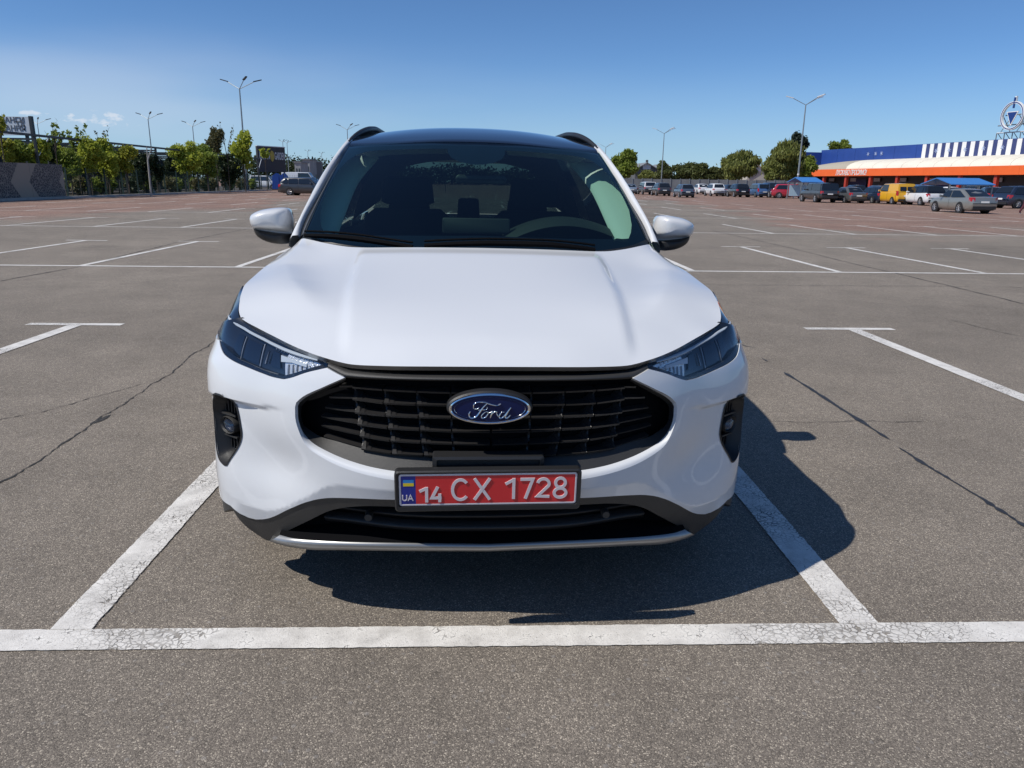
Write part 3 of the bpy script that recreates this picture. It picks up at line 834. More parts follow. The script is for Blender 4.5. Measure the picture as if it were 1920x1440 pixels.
# daytime light strip along the top edge
st_a = Z72([(245, 490), (300, 570), (360, 620), (500, 700), (700, 805), (860, 885), (1000, 950), (1200, 1025), (1445, 1100)])
st_b = Z72([(238, 520), (290, 605), (350, 655), (500, 742), (700, 850), (860, 935), (1000, 1000), (1200, 1070), (1440, 1130)])
qa = curve(pixs(st_a, .018), 60); qb = curve(pixs(st_b, .018), 60)
Ga = S(qa[:, 0], qa[:, 1], .016); Gb = S(qb[:, 0], qb[:, 1], .016)
Gs = np.stack([Ga + (Gb - Ga) * t + np.array([.0, -.006, 0]) * math.sin(math.pi * t) for t in np.linspace(0, 1, 6)]).transpose(1, 0, 2)
to_lamp(half_grid('daytime_strip', Gs, 'lamp_strip', both='two', up=(0, -1, .3)))
to_lamp(lamp_part('reflector_bowl', Z72([(1010, 1330), (1000, 1130), (1060, 1020), (1230, 1090), (1440, 1150), (1500, 1190), (1300, 1250), (1060, 1330)]), 'reflector', .026))
to_lamp(lamp_part('lamp_module', Z72([(945, 1050), (1100, 1105), (1290, 1170), (1290, 1215), (1090, 1150), (945, 1140)]), 'lamp_strip', .020))
for xa, ya, xb, yb in ((480, 800, 400, 1100), (722, 900, 655, 1200), (780, 990, 732, 1165), (820, 1030, 772, 1165)):
    to_lamp(lamp_part('lamp_divider', Z72([(xa, ya), (xa + 7, ya + 2), (xb + 7, yb + 2), (xb, yb)]), 'lamp_grey', .030, flange=.004))
for k, (x, y) in enumerate(((1120, 985), (1180, 1008), (1240, 1030), (1300, 1052), (1360, 1075))):
    to_lamp(lamp_part('lamp_rib', Z72([(x, y + 30), (x + 22, y + 38), (x + 10, y + 100), (x - 12, y + 92)]), 'lamp_strip', .024, flange=.004))
to_lamp(lamp_part('lamp_divider', Z72([(240, 1000), (330, 1075), (520, 1165), (720, 1250), (900, 1305), (900, 1313), (720, 1260), (520, 1175), (330, 1083), (237, 1005)]), 'lamp_grey', .030, flange=.004))
for q4 in ([(300, 720), (460, 800), (400, 1060), (270, 985)], [(510, 830), (700, 915), (640, 1165), (430, 1085)], [(845, 985), (935, 1025), (935, 1230), (800, 1190)]):
    to_lamp(lamp_part('projector_lens', Z72(q4), 'gloss_black', .0285, flange=.004))
for k in range(9):
    x = 880 + k * 36; y = 938 + k * 15
    to_lamp(lamp_part('strip_tooth', Z72([(x, y), (x + 12, y + 5), (x + 6, y + 34), (x - 6, y + 29)]), 'lamp_grey', .0225, flange=.003))
for k in range(7):
    x = 1035 + k * 58; y0 = 1175 + k * 4; y1 = 1320 - k * 22
    to_lamp(lamp_part('reflector_facet', Z72([(x, y0), (x + 16, y0 + 4), (x + 12, y1 - 4), (x - 2, y1)]), 'lamp_grey', .0215, flange=.003))

# ---- grille
Z5 = lambda L: hz(L, 540, 660, 5.053)
bar_t = pixs([(609, 681), (622, 686), (650, 697), (720, 703.5), (800, 706), (914, 707)], .006); bar_b = pixs([(609, 690), (622, 698), (641, 708), (720, 712), (800, 714), (914, 715)], .006)
bt, bb = curve(bar_t, 40)[::-1], curve(bar_b, 40)[::-1]
A0 = S(bt[:, 0], bt[:, 1], .040); A1 = S(bt[:, 0], bt[:, 1], .010); A2 = S(bb[:, 0], bb[:, 1], .006); A3 = S(bb[:, 0], bb[:, 1], .05)
for q in (A0, A1, A2, A3): q[0, 0] = 0
Gb_ = np.array([A0, A1, A1 * .5 + A2 * .5 + [0, -.003, 0], A2, A3])
half_grid('grille_bar', Gb_, 'plastic_grey', up=(0, -1, .6))
# inner sill and rim of the opening
sill_o = fl_in.copy()
sill_px = [(914, 862), (830, 861), (800, 857), (735, 851), (680, 842), (630, 828), (600, 820), (580, 808), (564, 795), (560, 780), (560, 766), (565, 756), (604, 733), (645, 713)]
sill_i = curve(pixs(sill_px, .055), 60); sill_i[0, 0] = 0
a = S(sill_o[:, 0], sill_o[:, 1], .0215); b_ = S(sill_i[:, 0], sill_i[:, 1], .055)
Gq = np.stack([a + (b_ - a) * t for t in np.linspace(0, 1, 5)]).transpose(1, 0, 2)
half_grid('grille_frame', Gq, 'plastic_grey', both='two', up=(0, -.6, 1))
# lattice: horizontal blades in six rows, broken by upright ribs
rows_px = [Z5([(455, 322), (590, 320), (890, 345), (1200, 361), (1520, 372), (1890, 378)]),
           Z5([(362, 424), (592, 430), (890, 470), (1200, 485), (1520, 492), (1890, 497)]),
           Z5([(318, 522), (618, 560), (910, 590), (1220, 605), (1530, 613), (1890, 617)]),
           Z5([(288, 606), (642, 672), (935, 708), (1235, 725), (1530, 740), (1890, 745)]),
           Z5([(288, 696), (665, 782), (955, 828), (1250, 845), (1545, 857), (1890, 862)]),
           Z5([(312, 797), (688, 905), (972, 950), (1265, 965), (1560, 975), (1890, 980)])]
row_sz = [pixs(r, .05) for r in rows_px]
for r in row_sz: r[-1, 0] = 0
def slat(name, sa, za, sb, zb, o0, o1, droop, th, corner):
    """one blade cell of the grille between two ribs"""
    n = 7; V = []; F = []
    s = np.linspace(sa, sb, n); z = np.linspace(za, zb, n)
    lift = corner * np.clip(1 - np.linspace(0, 1, n) / .38, 0, 1) ** 1.6
    fr = S(s, z, o0); bk = S(s, z + droop + lift, o1); bt_ = S(s, z - th, o0 + .004); bk2 = S(s, z + droop - th, o1)
    V = np.concatenate([fr, bk, bt_, bk2])
    for i in range(n - 1):
        F += [(i, i + 1, n + i + 1, n + i), (i, 2 * n + i, 2 * n + i + 1, i + 1), (2 * n + i, 3 * n + i, 3 * n + i + 1, 2 * n + i + 1)]
    return V, F
for ri, r in enumerate(row_sz):
    for ci in range(5):
        sa, za = r[ci]; sb, zb = r[ci + 1]
        if ci == 4 and ri in (1, 2): pass
        # the corner nearer the outside is drawn up to the next rib
        cor = .022 if 0 < ci < 4 and ri > 0 else (.006 if ci == 4 else 0)
        V, F = slat('s', sa, za, sb + .004, zb, .040 + (.012 if ci == 0 else 0), .078, .004, .006, cor)
        F = [f for f in F]
        mesh('grille_slat', *to_left(V, F, None)[:2], 'plastic_slat', suv)
        mesh('grille_slat', V, F, 'plastic_slat', suv)
for ci in range(1, 5):
    for ri in range(5):
        sa, za = row_sz[ri][ci]; sb, zb = row_sz[ri + 1][ci]
        Vr_ = []
        z = np.linspace(za - .004, zb, 5); s = np.linspace(sa, sb, 5)
        o = .056 + .012 * np.sin(np.linspace(0, math.pi, 5))
        f0 = S(s, z, o); f1 = S(s + .006, z, o); k0 = S(s, z, .085); k1 = S(s + .006, z, .085)
        V = np.concatenate([f0, f1, k0, k1]); F = []
        for i in range(4): F += [(i, i + 1, 5 + i + 1, 5 + i), (i, 10 + i, 11 + i, i + 1), (5 + i, 6 + i, 16 + i, 15 + i)]
        mesh('grille_rib', *to_left(V, F, None)[:2], 'plastic_black', suv); mesh('grille_rib', V, F, 'plastic_black', suv)

# ---- oval badge
bo_, bd_ = car_ray(913, 766)
by = .022
bc = bo_ + (by - bo_[1]) / bd_[1] * bd_
badge = empty('emblem', (bc[0], bc[1], bc[2]), (math.radians(4), 0, 0)); badge.parent = suv
def oval(a, b, y, seg=72): return [(a * math.cos(2 * math.pi * k / seg), y, b * math.sin(2 * math.pi * k / seg)) for k in range(seg)]
def loft(rings, cap=True):
    V = [p for r in rings for p in r]; n = len(rings[0]); F = []
    for i in range(len(rings) - 1):
        for k in range(n): F.append((i * n + k, i * n + (k + 1) % n, (i + 1) * n + (k + 1) % n, (i + 1) * n + k))
    if cap: F.append(tuple((len(rings) - 1) * n + k for k in range(n)))
    return V, F
hw, hh = .1165, .0465
V, F = loft([oval(hw * 1.05, hh * 1.10, .03), oval(hw * 1.045, hh * 1.09, .006), oval(hw * 1.0, hh * 1.0, .0)])
autosmooth(mesh('badge_base', V, F, 'plastic_black', badge), 30)
V, F = loft([oval(hw, hh, .001), oval(hw * .99, hh * .975, -.005), oval(hw * .955, hh * .90, -.0065), oval(hw * .93, hh * .85, -.004)], cap=False)
autosmooth(mesh('badge_rim', V, F, 'chrome', badge), 50)
V, F = loft([oval(hw * .932, hh * .855, -.0035), oval(hw * .6, hh * .55, -.0048), oval(hw * .2, hh * .2, -.0052)])
autosmooth(mesh('badge_face', V, F, 'emblem_blue', badge), 50)
V, F = loft([oval(hw * .872, hh * .752, -.0046), oval(hw * .866, hh * .742, -.0058), oval(hw * .856, hh * .728, -.0046)], cap=False)
autosmooth(mesh('badge_line', V, F, 'chrome', badge), 50)
# flowing script lettering, drawn as tapered strokes (coordinates in badge half widths)
def stroke(px, r, name='lettering'):
    P = [((x - 957) / 755 * hw, -.0066, -(y - 455) / 755 * hw * 1.06) for x, y in px]
    P = curve(P, max(10, 5 * len(px)))
    n = len(P); rr = [r * (.55 + .45 * math.sin(math.pi * min(1, max(0.0, i / (n - 1))))) for i in range(n)]
    mb = MB().tube([tuple(q) for q in P], rr, 6)
    return autosmooth(mb.build(name, 'chrome', badge), 60)
SR = .0026
stroke([(600, 495), (575, 540), (585, 590), (630, 615), (690, 600), (740, 550), (790, 480), (830, 420), (880, 370), (905, 350)], SR * 1.25)
stroke([(745, 415), (720, 430), (700, 405), (715, 365), (690, 455), (655, 430), (660, 375), (700, 335), (770, 322), (850, 325), (930, 350), (1000, 372), (1080, 385), (1155, 355)][4:], SR)
stroke([(690, 455), (735, 445), (755, 415)], SR * .8)
stroke([(740, 470), (800, 462), (860, 462), (900, 450), (910, 425), (895, 410)], SR * .8)
stroke([(880, 500), (840, 530), (805, 580), (815, 615), (855, 612), (900, 575), (925, 530), (915, 500), (885, 500)], SR)
stroke([(915, 505), (950, 520), (985, 500), (1005, 485)], SR * .8)
stroke([(1010, 490), (1000, 520), (980, 570), (965, 615)], SR * 1.1)
stroke([(985, 560), (1020, 520), (1060, 495), (1085, 500), (1080, 525)], SR)
stroke([(1080, 525), (1100, 570), (1130, 590)], SR * .7)
stroke([(1225, 505), (1190, 505), (1150, 540), (1130, 590), (1150, 618), (1195, 605), (1235, 560), (1270, 510)], SR)
stroke([(1345, 420), (1310, 465), (1270, 530), (1245, 590), (1265, 618), (1300, 600), (1335, 560)], SR * 1.15)

# ---- lower front: black cladding, lower opening, silver skid strip
Z3 = lambda L: hz(L, 370, 700, 4.0)
low_bot_px = [(432, 955), (445, 975), (470, 997), (497, 1014), (530, 999), (575, 977), (620, 957), (660, 951), (700, 950), (800, 952), (914, 953)]
low_bot = curve(pixs(low_bot_px), 60); low_bot[-1, 0] = 0
lo_side = [sz(.46, .315), sz(.495, .305), sz(.495, .24), sz(.45, .225)]
clad = list(white_bot[::-1]) + [pix(465, 971), pix(448, 963), pix(430, 948)] + lo_side + list(low_bot)
shell_panel('bumper_cladding', clad, 'plastic_grey', off=.004, step=.014, flange=.05)
# lower opening interior: dark bars and parking sensors
for zz, o, th in ((.405, .05, .016), (.362, .06, .010), (.318, .05, .018)):
    s = np.linspace(0, s_of_w(.56), 30); z = np.full(30, zz) - .03 * sstep(.2, .56, plan(s)[:, 0]) * 0
    Gx = np.array([S(s, z + th, o + .03) * [1, 1, 1], S(s, z + th * .5, o), S(s, z - th * .5, o), S(s, z - th, o + .03)]); Gx[:, 0, 0] = 0
    half_grid('lower_grille_bar', Gx, 'plastic_black', up=(0, -1, .3))
for u, v in ((688, 968),):
    q = pix(u, v, .03); c = S(q[:1], q[1:], .03)[0]
    for sg in (-1, 1):
        autosmooth(MB().lathe([(0, -.012), (.011, -.012), (.0125, -.008), (.0125, .02)], 20, sg * c[0], c[1], c[2], 'y').build('parking_sensor', 'plastic_grey', suv), 40)
sk_t = K(522, 1004, .23), K(550, 1011, .19), K(640, 1017, .14), K(740, 1019, .12), K(914, 1021, .11)
sk_b = K(502, 1014, .24), K(530, 1023, .205), K(570, 1030, .175), K(640, 1031.5, .145), K(740, 1033, .125), K(914, 1034, .115)
kt = curve(np.array(sk_t)[::-1], 40); kb = curve(np.array(sk_b)[::-1], 40); kt[0, 0] = kb[0, 0] = 0
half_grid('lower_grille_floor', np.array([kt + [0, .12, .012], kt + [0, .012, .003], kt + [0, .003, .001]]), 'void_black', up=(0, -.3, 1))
Gk = np.array([kt + [0, .012, .002], kt, kt * .6 + kb * .4 + [0, -.006, 0], kb, kb + [0, .02, -.008], kb + [0, .12, -.015]])
half_grid('skid_strip', Gk, 'silver_trim', up=(0, -1, .3))

# ---- fog lamp pockets
fc = fog.mean(0)
fsh = np.array([.22 * (fog[:, 0].max() - fog[:, 0].min()), 0])
def fogscale(k, zk=None): return fc + (fog - fc) * [k, zk or k] + fsh * max(0, 1 - k)
rings = [(fogscale(1.045, 1.03), -.0025), (fogscale(.985), -.004), (np.array(fc + (fog - fc) * .955), .015), (fogscale(.86, .90), .024), (fogscale(.72, .80), .05), (fogscale(.70, .78), .11)]
RG = [S(np.array(curve(np.vstack([r, r[:1]]), 61))[:-1, 0], np.array(curve(np.vstack([r, r[:1]]), 61))[:-1, 1], o) for r, o in rings]
Vp, Fp = loft([[tuple(p) for p in r] for r in RG])
Vp = np.array(Vp)
pocket = []
for sg in (-1, 1):
    Fq = Fp if sg == 1 else [f[::-1] for f in Fp]
    pocket.append(autosmooth(mesh('fog_lamp_surround', Vp * [sg, 1, 1], Fq, 'plastic_black', suv), 35))
fq = fc + np.array([.24 * (fog[:, 0].max() - fog[:, 0].min()), -.004]); fcen = S(fq[:1], fq[1:], .030)[0]
on_ = -plan_n(fq[:1])[0]; fyaw = math.atan2(on_[0], -on_[1]) * .75
for sg, pk in zip((-1, 1), pocket):
    e_ = MB().lathe([(.040, .03), (.042, .0), (.039, -.006), (.035, .0)], 28, 0, 0, 0, 'y')
    V = np.array(e_.V) * [1.0, 1, .72]
    yaw = fyaw * sg
    Rm = np.array([[math.cos(yaw), -math.sin(yaw), 0], [math.sin(yaw), math.cos(yaw), 0], [0, 0, 1]])
    cc = fcen * [sg, 1, 1]
    autosmooth(mesh('fog_lamp_ring', V @ Rm.T + cc, e_.F, 'plastic_grey', pk), 40)
    g_ = MB().lathe([(0, -.012), (.016, -.0105), (.027, -.005), (.034, .003)], 28, 0, 0, 0, 'y')
    autosmooth(mesh('fog_lamp_lens', (np.array(g_.V) * [1, 1, .72]) @ Rm.T + cc, g_.F, 'lens_clear', pk), 60)
    r_ = MB().lathe([(0, .018), (.012, .016), (.025, .008), (.034, .004)], 20, 0, 0, 0, 'y')
    autosmooth(mesh('fog_lamp_bowl', (np.array(r_.V) * [1, 1, .72]) @ Rm.T + cc, r_.F, 'fog_bowl', pk), 60)
    bx = MB().box(0, 1, 0, 1, 0, 1)
    def fog_box(name, m, x0, x1, y0, y1, z0, z1): mesh(name, np.array(MB().box(x0, x1, y0, y1, z0, z1).V) @ Rm.T + cc, bx.F, m, pk)
    for k in range(4):
        x = -.024 + .016 * k
        fog_box('fog_lamp_fin', 'plastic_black', x - .002, x + .002, 0.01, .05, -.09, -.040); fog_box('fog_lamp_fin', 'plastic_black', x - .002, x + .002, 0.01, .05, .042, .08)
    fog_box('fog_lamp_shelf', 'plastic_grey', -.04, .04, 0, .05, -.040, -.035); fog_box('fog_lamp_shelf', 'plastic_grey', -.04, .04, 0, .05, .034, .040)

# ---- number plate
o1, d1 = car_ray(912.5, 918); yp = -.004
pc = o1 + (yp - o1[1]) / d1[1] * d1
plate = empty('number_plate', tuple(pc), (math.radians(4), math.radians(-.35), 0)); plate.parent = suv
PW, PH = .522, .1125
def rrect(x0, x1, z0, z1, r, y, k=5):
    out = []
    for cx, cz, a0 in ((x1 - r, z1 - r, 0), (x0 + r, z1 - r, 90), (x0 + r, z0 + r, 180), (x1 - r, z0 + r, 270)):
        for i in range(k + 1):
            a = math.radians(a0 + 90 * i / k); out.append((cx + r * math.cos(a), y, cz + r * math.sin(a)))
    return out
fz0, fz1 = -.066, .063
V, F = loft([rrect(-.268, .268, fz0, fz1, .012, .022), rrect(-.268, .268, fz0, fz1, .012, -.002), rrect(-.264, .264, fz0 + .004, fz1 - .004, .010, -.006), rrect(-.258, .258, -.050, fz1 - .009, .006, -.005), rrect(-.257, .257, -.049, fz1 - .010, .006, .0)])
autosmooth(mesh('plate_holder', V, F, 'plastic_black', plate), 35)
zc_ = .003
V, F = loft([rrect(-.2555, .2555, zc_ - .0505, zc_ + .0495, .008, .001), rrect(-.2555, .2555, zc_ - .0505, zc_ + .0495, .008, -.0022), rrect(-.254, .254, zc_ - .049, zc_ + .048, .007, -.0030), rrect(-.2505, .2505, zc_ - .0455, zc_ + .0445, .005, -.0026), rrect(-.2495, .2495, zc_ - .0445, zc_ + .0435, .004, -.0016)])
autosmooth(mesh('plate_border', V, F, 'plate_white', plate), 35)
mesh('plate_field', [(-.208, -.0024, zc_ - .0445), (.2495, -.0024, zc_ - .0445), (.2495, -.0024, zc_ + .0435), (-.208, -.0024, zc_ + .0435)], [(0, 1, 2, 3)], 'plate_red', plate)
mesh('plate_band', [(-.2495, -.0024, zc_ - .0445), (-.208, -.0024, zc_ - .0445), (-.208, -.0024, zc_ + .0435), (-.2495, -.0024, zc_ + .0435)], [(0, 1, 2, 3)], 'plate_blue', plate)
mesh('flag', [(-.2435, -.0032, zc_ + .0225), (-.2135, -.0032, zc_ + .0225), (-.2135, -.0032, zc_ + .0325), (-.2435, -.0032, zc_ + .0325)], [(0, 1, 2, 3)], 'flag_blue', plate)
mesh('flag', [(-.2435, -.0032, zc_ + .0125), (-.2135, -.0032, zc_ + .0125), (-.2135, -.0032, zc_ + .0225), (-.2435, -.0032, zc_ + .0225)], [(0, 1, 2, 3)], 'flag_yellow', plate)
def plate_char(strokes, x0, x1, y0, y1, wd, m='plate_white', depth=.0016):
    """embossed character from flat strokes given in unit coordinates (x right, y down)"""
    mb = MB()
    for si, st in enumerate(strokes):
        P = np.array([(x0 + (x1 - x0) * a, y0 + (y1 - y0) * b) for a, b in st], float)
        P = np.stack([pxx(P[:, 0]), pzz(P[:, 1])], 1); n = len(P); closed = np.allclose(P[0], P[-1])
        L = []; Rr = []
        for i in range(n):
            a = P[i - 1] if i > 0 else (P[-2] if closed else P[i]); b = P[i + 1] if i < n - 1 else (P[1] if closed else P[i])
            d0 = (P[i] - a); d1 = (b - P[i])
            d0 = d0 / (np.linalg.norm(d0) + 1e-12) if np.linalg.norm(d0) > 1e-9 else d1 / np.linalg.norm(d1)
            d1 = d1 / (np.linalg.norm(d1) + 1e-12) if np.linalg.norm(d1) > 1e-9 else d0
            t = d0 + d1; t /= np.linalg.norm(t); nn = np.array([-t[1], t[0]]); k = wd / 2 / max(.45, abs(nn @ np.array([-d0[1], d0[0]])))
            L.append(P[i] + nn * k); Rr.append(P[i] - nn * k)
        ya, yb = -.0020, -.0026 - depth - .00025 * si
        V = [(q[0], yb, q[1]) for q in L] + [(q[0], yb, q[1]) for q in Rr] + [(q[0], ya, q[1]) for q in L] + [(q[0], ya, q[1]) for q in Rr]; F = []
        for i in range(n - 1):
            F += [(i, i + 1, n + i + 1, n + i), (i, 2 * n + i, 2 * n + i + 1, i + 1), (n + i, n + i + 1, 3 * n + i + 1, 3 * n + i)]
        F += [(0, n, 3 * n, 2 * n), (n - 1, 3 * n - 1, 4 * n - 1, 2 * n - 1)]
        mb.add(V, F)
    return mb.build('character', m, plate)
def ring_(cx, cy, rx, ry, a0, a1, k=18): return [(cx + rx * math.cos(math.radians(a)), cy + ry * math.sin(math.radians(a))) for a in np.linspace(a0, a1, k)]
kx = .511 / 1460.0
def pxx(x): return (x - 1020) * kx
def pzz(y): return zc_ - (y - 318) * (.098 / 285.0)
GLY = {'1': [[(.12, .28), (.80, .07)], [(.80, .0), (.80, 1)]], '4': [[(.62, 0), (.10, .72), (.95, .72)], [(.78, .45), (.78, 1)]],
       'C': [ring_(.52, .5, .44, .44, -42, -318, 26)], 'X': [[(.08, 0), (.92, 1)], [(.92, 0), (.08, 1)]],
       '7': [[(0, .07), (.88, .07), (.38, 1)]], '2': [ring_(.5, .30, .40, .24, 190, 385, 16) + [(.12, .90), (.95, .93)]],
       '8': [ring_(.5, .27, .34, .21, 90, 450, 22), ring_(.5, .73, .41, .21, -90, 270, 22)],
       'U': [[(.1, 0), (.1, .6)] + ring_(.5, .62, .4, .33, 180, 0, 12) + [(.9, .6), (.9, 0)]], 'A': [[(.04, 1), (.5, 0), (.96, 1)], [(.2, .66), (.8, .66)]]}
for ch, xa, xb, ya, yb in (('1', 445, 530, 292, 432), ('4', 546, 640, 290, 432), ('C', 712, 862, 216, 424), ('X', 892, 1042, 218, 415), ('1', 1146, 1246, 220, 412), ('7', 1280, 1396, 218, 412), ('2', 1412, 1530, 218, 408), ('8', 1552, 1672, 212, 416)):
    plate_char(GLY[ch], xa, xb, ya, yb, .0088)
plate_char(GLY['U'], 314, 355, 362, 415, .0030); plate_char(GLY['A'], 360, 404, 362, 415, .0030)
# bracket box above the plate
o1, d1 = car_ray(912, 866); q = o1 + (.03 - o1[1]) / d1[1] * d1
V, F = loft([[(x + q[0], y + q[1], z + q[2]) for x, y, z in r] for r in (rrect(-.162, .162, -.03, .016, .006, .05), rrect(-.162, .162, -.03, .016, .006, .0), rrect(-.150, .150, -.03, .008, .004, -.004), rrect(-.150, .150, -.03, .007, .004, .006))])
autosmooth(mesh('plate_bracket', V, F, 'plastic_black', suv), 35)
# ---- windscreen
wb = curve(np.array([(0, 1.10, 1.083), (.2, 1.105, 1.083), (.4, 1.135, 1.086), (.58, 1.195, 1.098), (.68, 1.25, 1.115), (.742, 1.30, 1.135)]), 41)
wt = curve(np.array([(0, 1.83, 1.549), (.2, 1.838, 1.546), (.4, 1.87, 1.538), (.55, 1.912, 1.530), (.632, 1.95, 1.523)]), 41)
aa = np.linspace(0, 1, 41)
def Wp(a, b):
    """windscreen point for a in [0,1] centre->edge, b in [0,1] bottom->top"""
    a = np.asarray(a, float); b = np.asarray(b, float)
    B = np.stack([np.interp(a, aa, wb[:, k]) for k in range(3)], -1); T = np.stack([np.interp(a, aa, wt[:, k]) for k in range(3)], -1)
    q = B + (T - B) * b[..., None]
    bul = 4 * b * (1 - b) * .018
    return q + np.stack([np.zeros_like(b), -.5 * bul, .86 * bul], -1)
def w_ab(u, v):
    best = None; a, b = .5, .5
    for _ in range(30):
        p0 = proj_car(Wp(a, b)); e = np.array([u, v]) - p0
        J = np.stack([(proj_car(Wp(a + 1e-4, b)) - p0) / 1e-4, (proj_car(Wp(a, b + 1e-4)) - p0) / 1e-4], 1)
        d = np.linalg.solve(J, e); a = float(np.clip(a + d[0], 0, 1)); b = float(np.clip(b + d[1], 0, 1))
    return np.array([a, b])
bs = np.linspace(0, 1, 30)
WG = np.array([Wp(aa, np.full(41, b)) for b in bs])
half_grid('windscreen', WG, 'windscreen', up=(0, -1, 1))
# black ceramic border printed round the inside of the glass
C6 = lambda L: hz(L, 540, 220, 5.3333)
fr_px = C6([(1900, 1170), (1200, 1168), (700, 1160), (420, 1150), (330, 1142), (300, 1080), (285, 1000), (300, 850), (370, 680), (480, 500), (560, 420), (640, 365), (730, 332), (850, 315), (1200, 303), (1560, 300), (1565, 340), (1600, 390), (1680, 430), (1790, 455), (1900, 460)])
fr = np.array([w_ab(u, v) for u, v in fr_px]); fr[0, 0] = fr[-1, 0] = 0
outer = [(0, 0), (1, 0), (1, 1), (0, 1)]
inner = list(fr)
poly = [(0, 0)] + [(1, 0), (1, 1), (0, 1)] + inner[::-1]
P, T, O, H = fill2d(np.array(poly) * [.70, .6], [], .02)
P = P / [.70, .6]
V = Wp(np.clip(P[:, 0], 0, 1), np.clip(P[:, 1], 0, 1)) + np.array([0, .006, -.006])
N = np.tile([0, -.6, .8], (len(V), 1)); F = orient(V, [tuple(t) for t in T], N)
V2, F2, _ = mirrored(V, F); mesh('windscreen_border', V2, [f[::-1] for f in F2], 'gloss_black', suv)
# seal and A-pillars running on as the cant rail
pil_o = curve(np.array([(.815, 1.34, 1.105), (.800, 1.38, 1.150), (.782, 1.43, 1.199), (.764, 1.525, 1.264), (.72, 1.755, 1.402), (.676, 1.955, 1.505), (.650, 2.07, 1.556), (.640, 2.4, 1.598), (.63, 3.2, 1.606), (.60, 3.9, 1.55), (.55, 4.28, 1.47)]), 70)
pil_i = curve(np.array([(.775, 1.325, 1.125), (.772, 1.37, 1.160), (.762, 1.415, 1.199), (.728, 1.565, 1.295), (.690, 1.775, 1.408), (.647, 1.955, 1.516), (.624, 2.06, 1.558), (.608, 2.4, 1.604), (.600, 3.2, 1.616), (.575, 3.9, 1.562), (.53, 4.28, 1.485)]), 70)
mid = (pil_o + pil_i) / 2 + np.array([.004, -.006, .008])
Gp = np.array([pil_i + [-.004, .02, -.02], pil_i, mid, pil_o, pil_o + [.012, .035, -.03], pil_o + [.0, .07, -.05]])
half_grid('pillar', Gp.transpose(1, 0, 2), 'paint_white', both='two', up=(1, -.5, .6))
seal_o = curve(pil_i[:34] + [-.003, .012, -.012], 30); seal_i = Wp(np.full(30, 1.0), np.linspace(0, 1, 30))
Gs = np.array([seal_i + [0, .003, -.003], (seal_i + seal_o) / 2 + [0, -.004, .002], seal_o])
half_grid('windscreen_seal', Gs.transpose(1, 0, 2), 'plastic_black', both='two', up=(.3, -1, .6))
ch = (seal_i * .72 + seal_o * .28) + [0, -.006, .003]
for sg in (-1, 1): MB().tube(ch * [sg, 1, 1], .0022, 6).build('seal_strip', 'silver_trim', suv)

# ---- roof and rails
Rzc = pchip([1.83, 1.95, 2.1, 2.3, 2.6, 3.0, 3.5, 4.0, 4.3], [1.553, 1.585, 1.616, 1.645, 1.664, 1.671, 1.655, 1.61, 1.565])
Rwe = pchip([1.9, 2.06, 2.3, 2.6, 3.5, 4.3], [.628, .620, .604, .596, .582, .525])
Rze = pchip([1.9, 2.06, 2.2, 2.4, 3.0, 3.6, 4.0, 4.3], [1.512, 1.556, 1.578, 1.598, 1.612, 1.592, 1.555, 1.492])
rows = []
for f in np.linspace(0, 1, 44):
    sv = np.linspace(0, 1, 32); yc = 1.838 + (4.3 - 1.838) * f ** 1.3
    y = yc + .118 * sv ** 2 * (1 - f) ** 2
    we, ze = Rwe(y), Rze(y)
    w = we * sv; z = ze + (Rzc(np.full_like(y, yc)) - ze) * (1 - sv ** 2.3)
    if f == 0: z = z - .004
    rows.append(np.stack([w, y, z], 1))
RGd = np.array(rows); RGd[:, 0, 0] = 0
half_grid('roof', RGd, 'gloss_black', up=(0, 0, 1), thick=.012)
for sg in (-1, 1):
    P = curve(np.array([(.640, 2.02, 1.540), (.630, 2.08, 1.562), (.610, 2.17, 1.592), (.588, 2.28, 1.616), (.570, 2.42, 1.634), (.560, 2.7, 1.648), (.555, 3.2, 1.650), (.548, 3.8, 1.618), (.54, 4.05, 1.585), (.54, 4.15, 1.555)]), 50)
    mb = MB().tube([tuple(q * [sg, 1, 1]) for q in P], [.009 + .005 * math.sin(math.pi * .5 * min(1, i / 8)) for i in range(50)], 10)
    rail_o = autosmooth(mb.build('roof_rail', 'plastic_black', suv), 50)
    web = MB().grid([[tuple(q * [sg, 1, 1]) for q in P[1:30]], [(sg * float(Rwe(q[1])) , q[1], float(Rze(q[1])) - .004) for q in P[1:30]]]).build('rail_web', 'plastic_black', rail_o)
MB().prism([(0 - .0, 3.95, 1.63), (0, 4.12, 1.60), (0, 4.12, 1.645), (0, 4.06, 1.66)], (.02, 0, 0), (-.01, 0, 0)).build('roof_aerial', 'gloss_black', suv)

# ---- cowl and wipers
cw_r = rear_c + [0, .004, -.012]; cw_g = np.stack([np.interp(np.linspace(0, 1, NH), aa, wb[:, k]) for k in range(3)], 1) + [0, -.006, .004]
half_grid('cowl', np.array([cw_r, (cw_r + cw_g) / 2 + [0, 0, -.012], cw_g]), 'plastic_black', up=(0, -.3, 1))
def wiper(px, y0):
    o_, d_ = zip(*[car_ray(u, v) for u, v in px])
    P = [tuple(o + (yy - o[1]) / d[1] * d) for o, d, yy in zip(o_, d_, y0)]
    a = curve(P, 24)
    mb = MB().tube([tuple(q) for q in a], [.009 + .004 * math.sin(math.pi * i / 23) for i in range(24)], 6)
    mb.tube([tuple(q + [0, .004, .018]) for q in a], .0045, 5)
    return autosmooth(mb.build('wiper', 'void_black', suv), 50)
wiper([(566, 441.5), (610, 443), (660, 447.5), (720, 456), (768, 463)], [1.255, 1.21, 1.165, 1.12, 1.09])
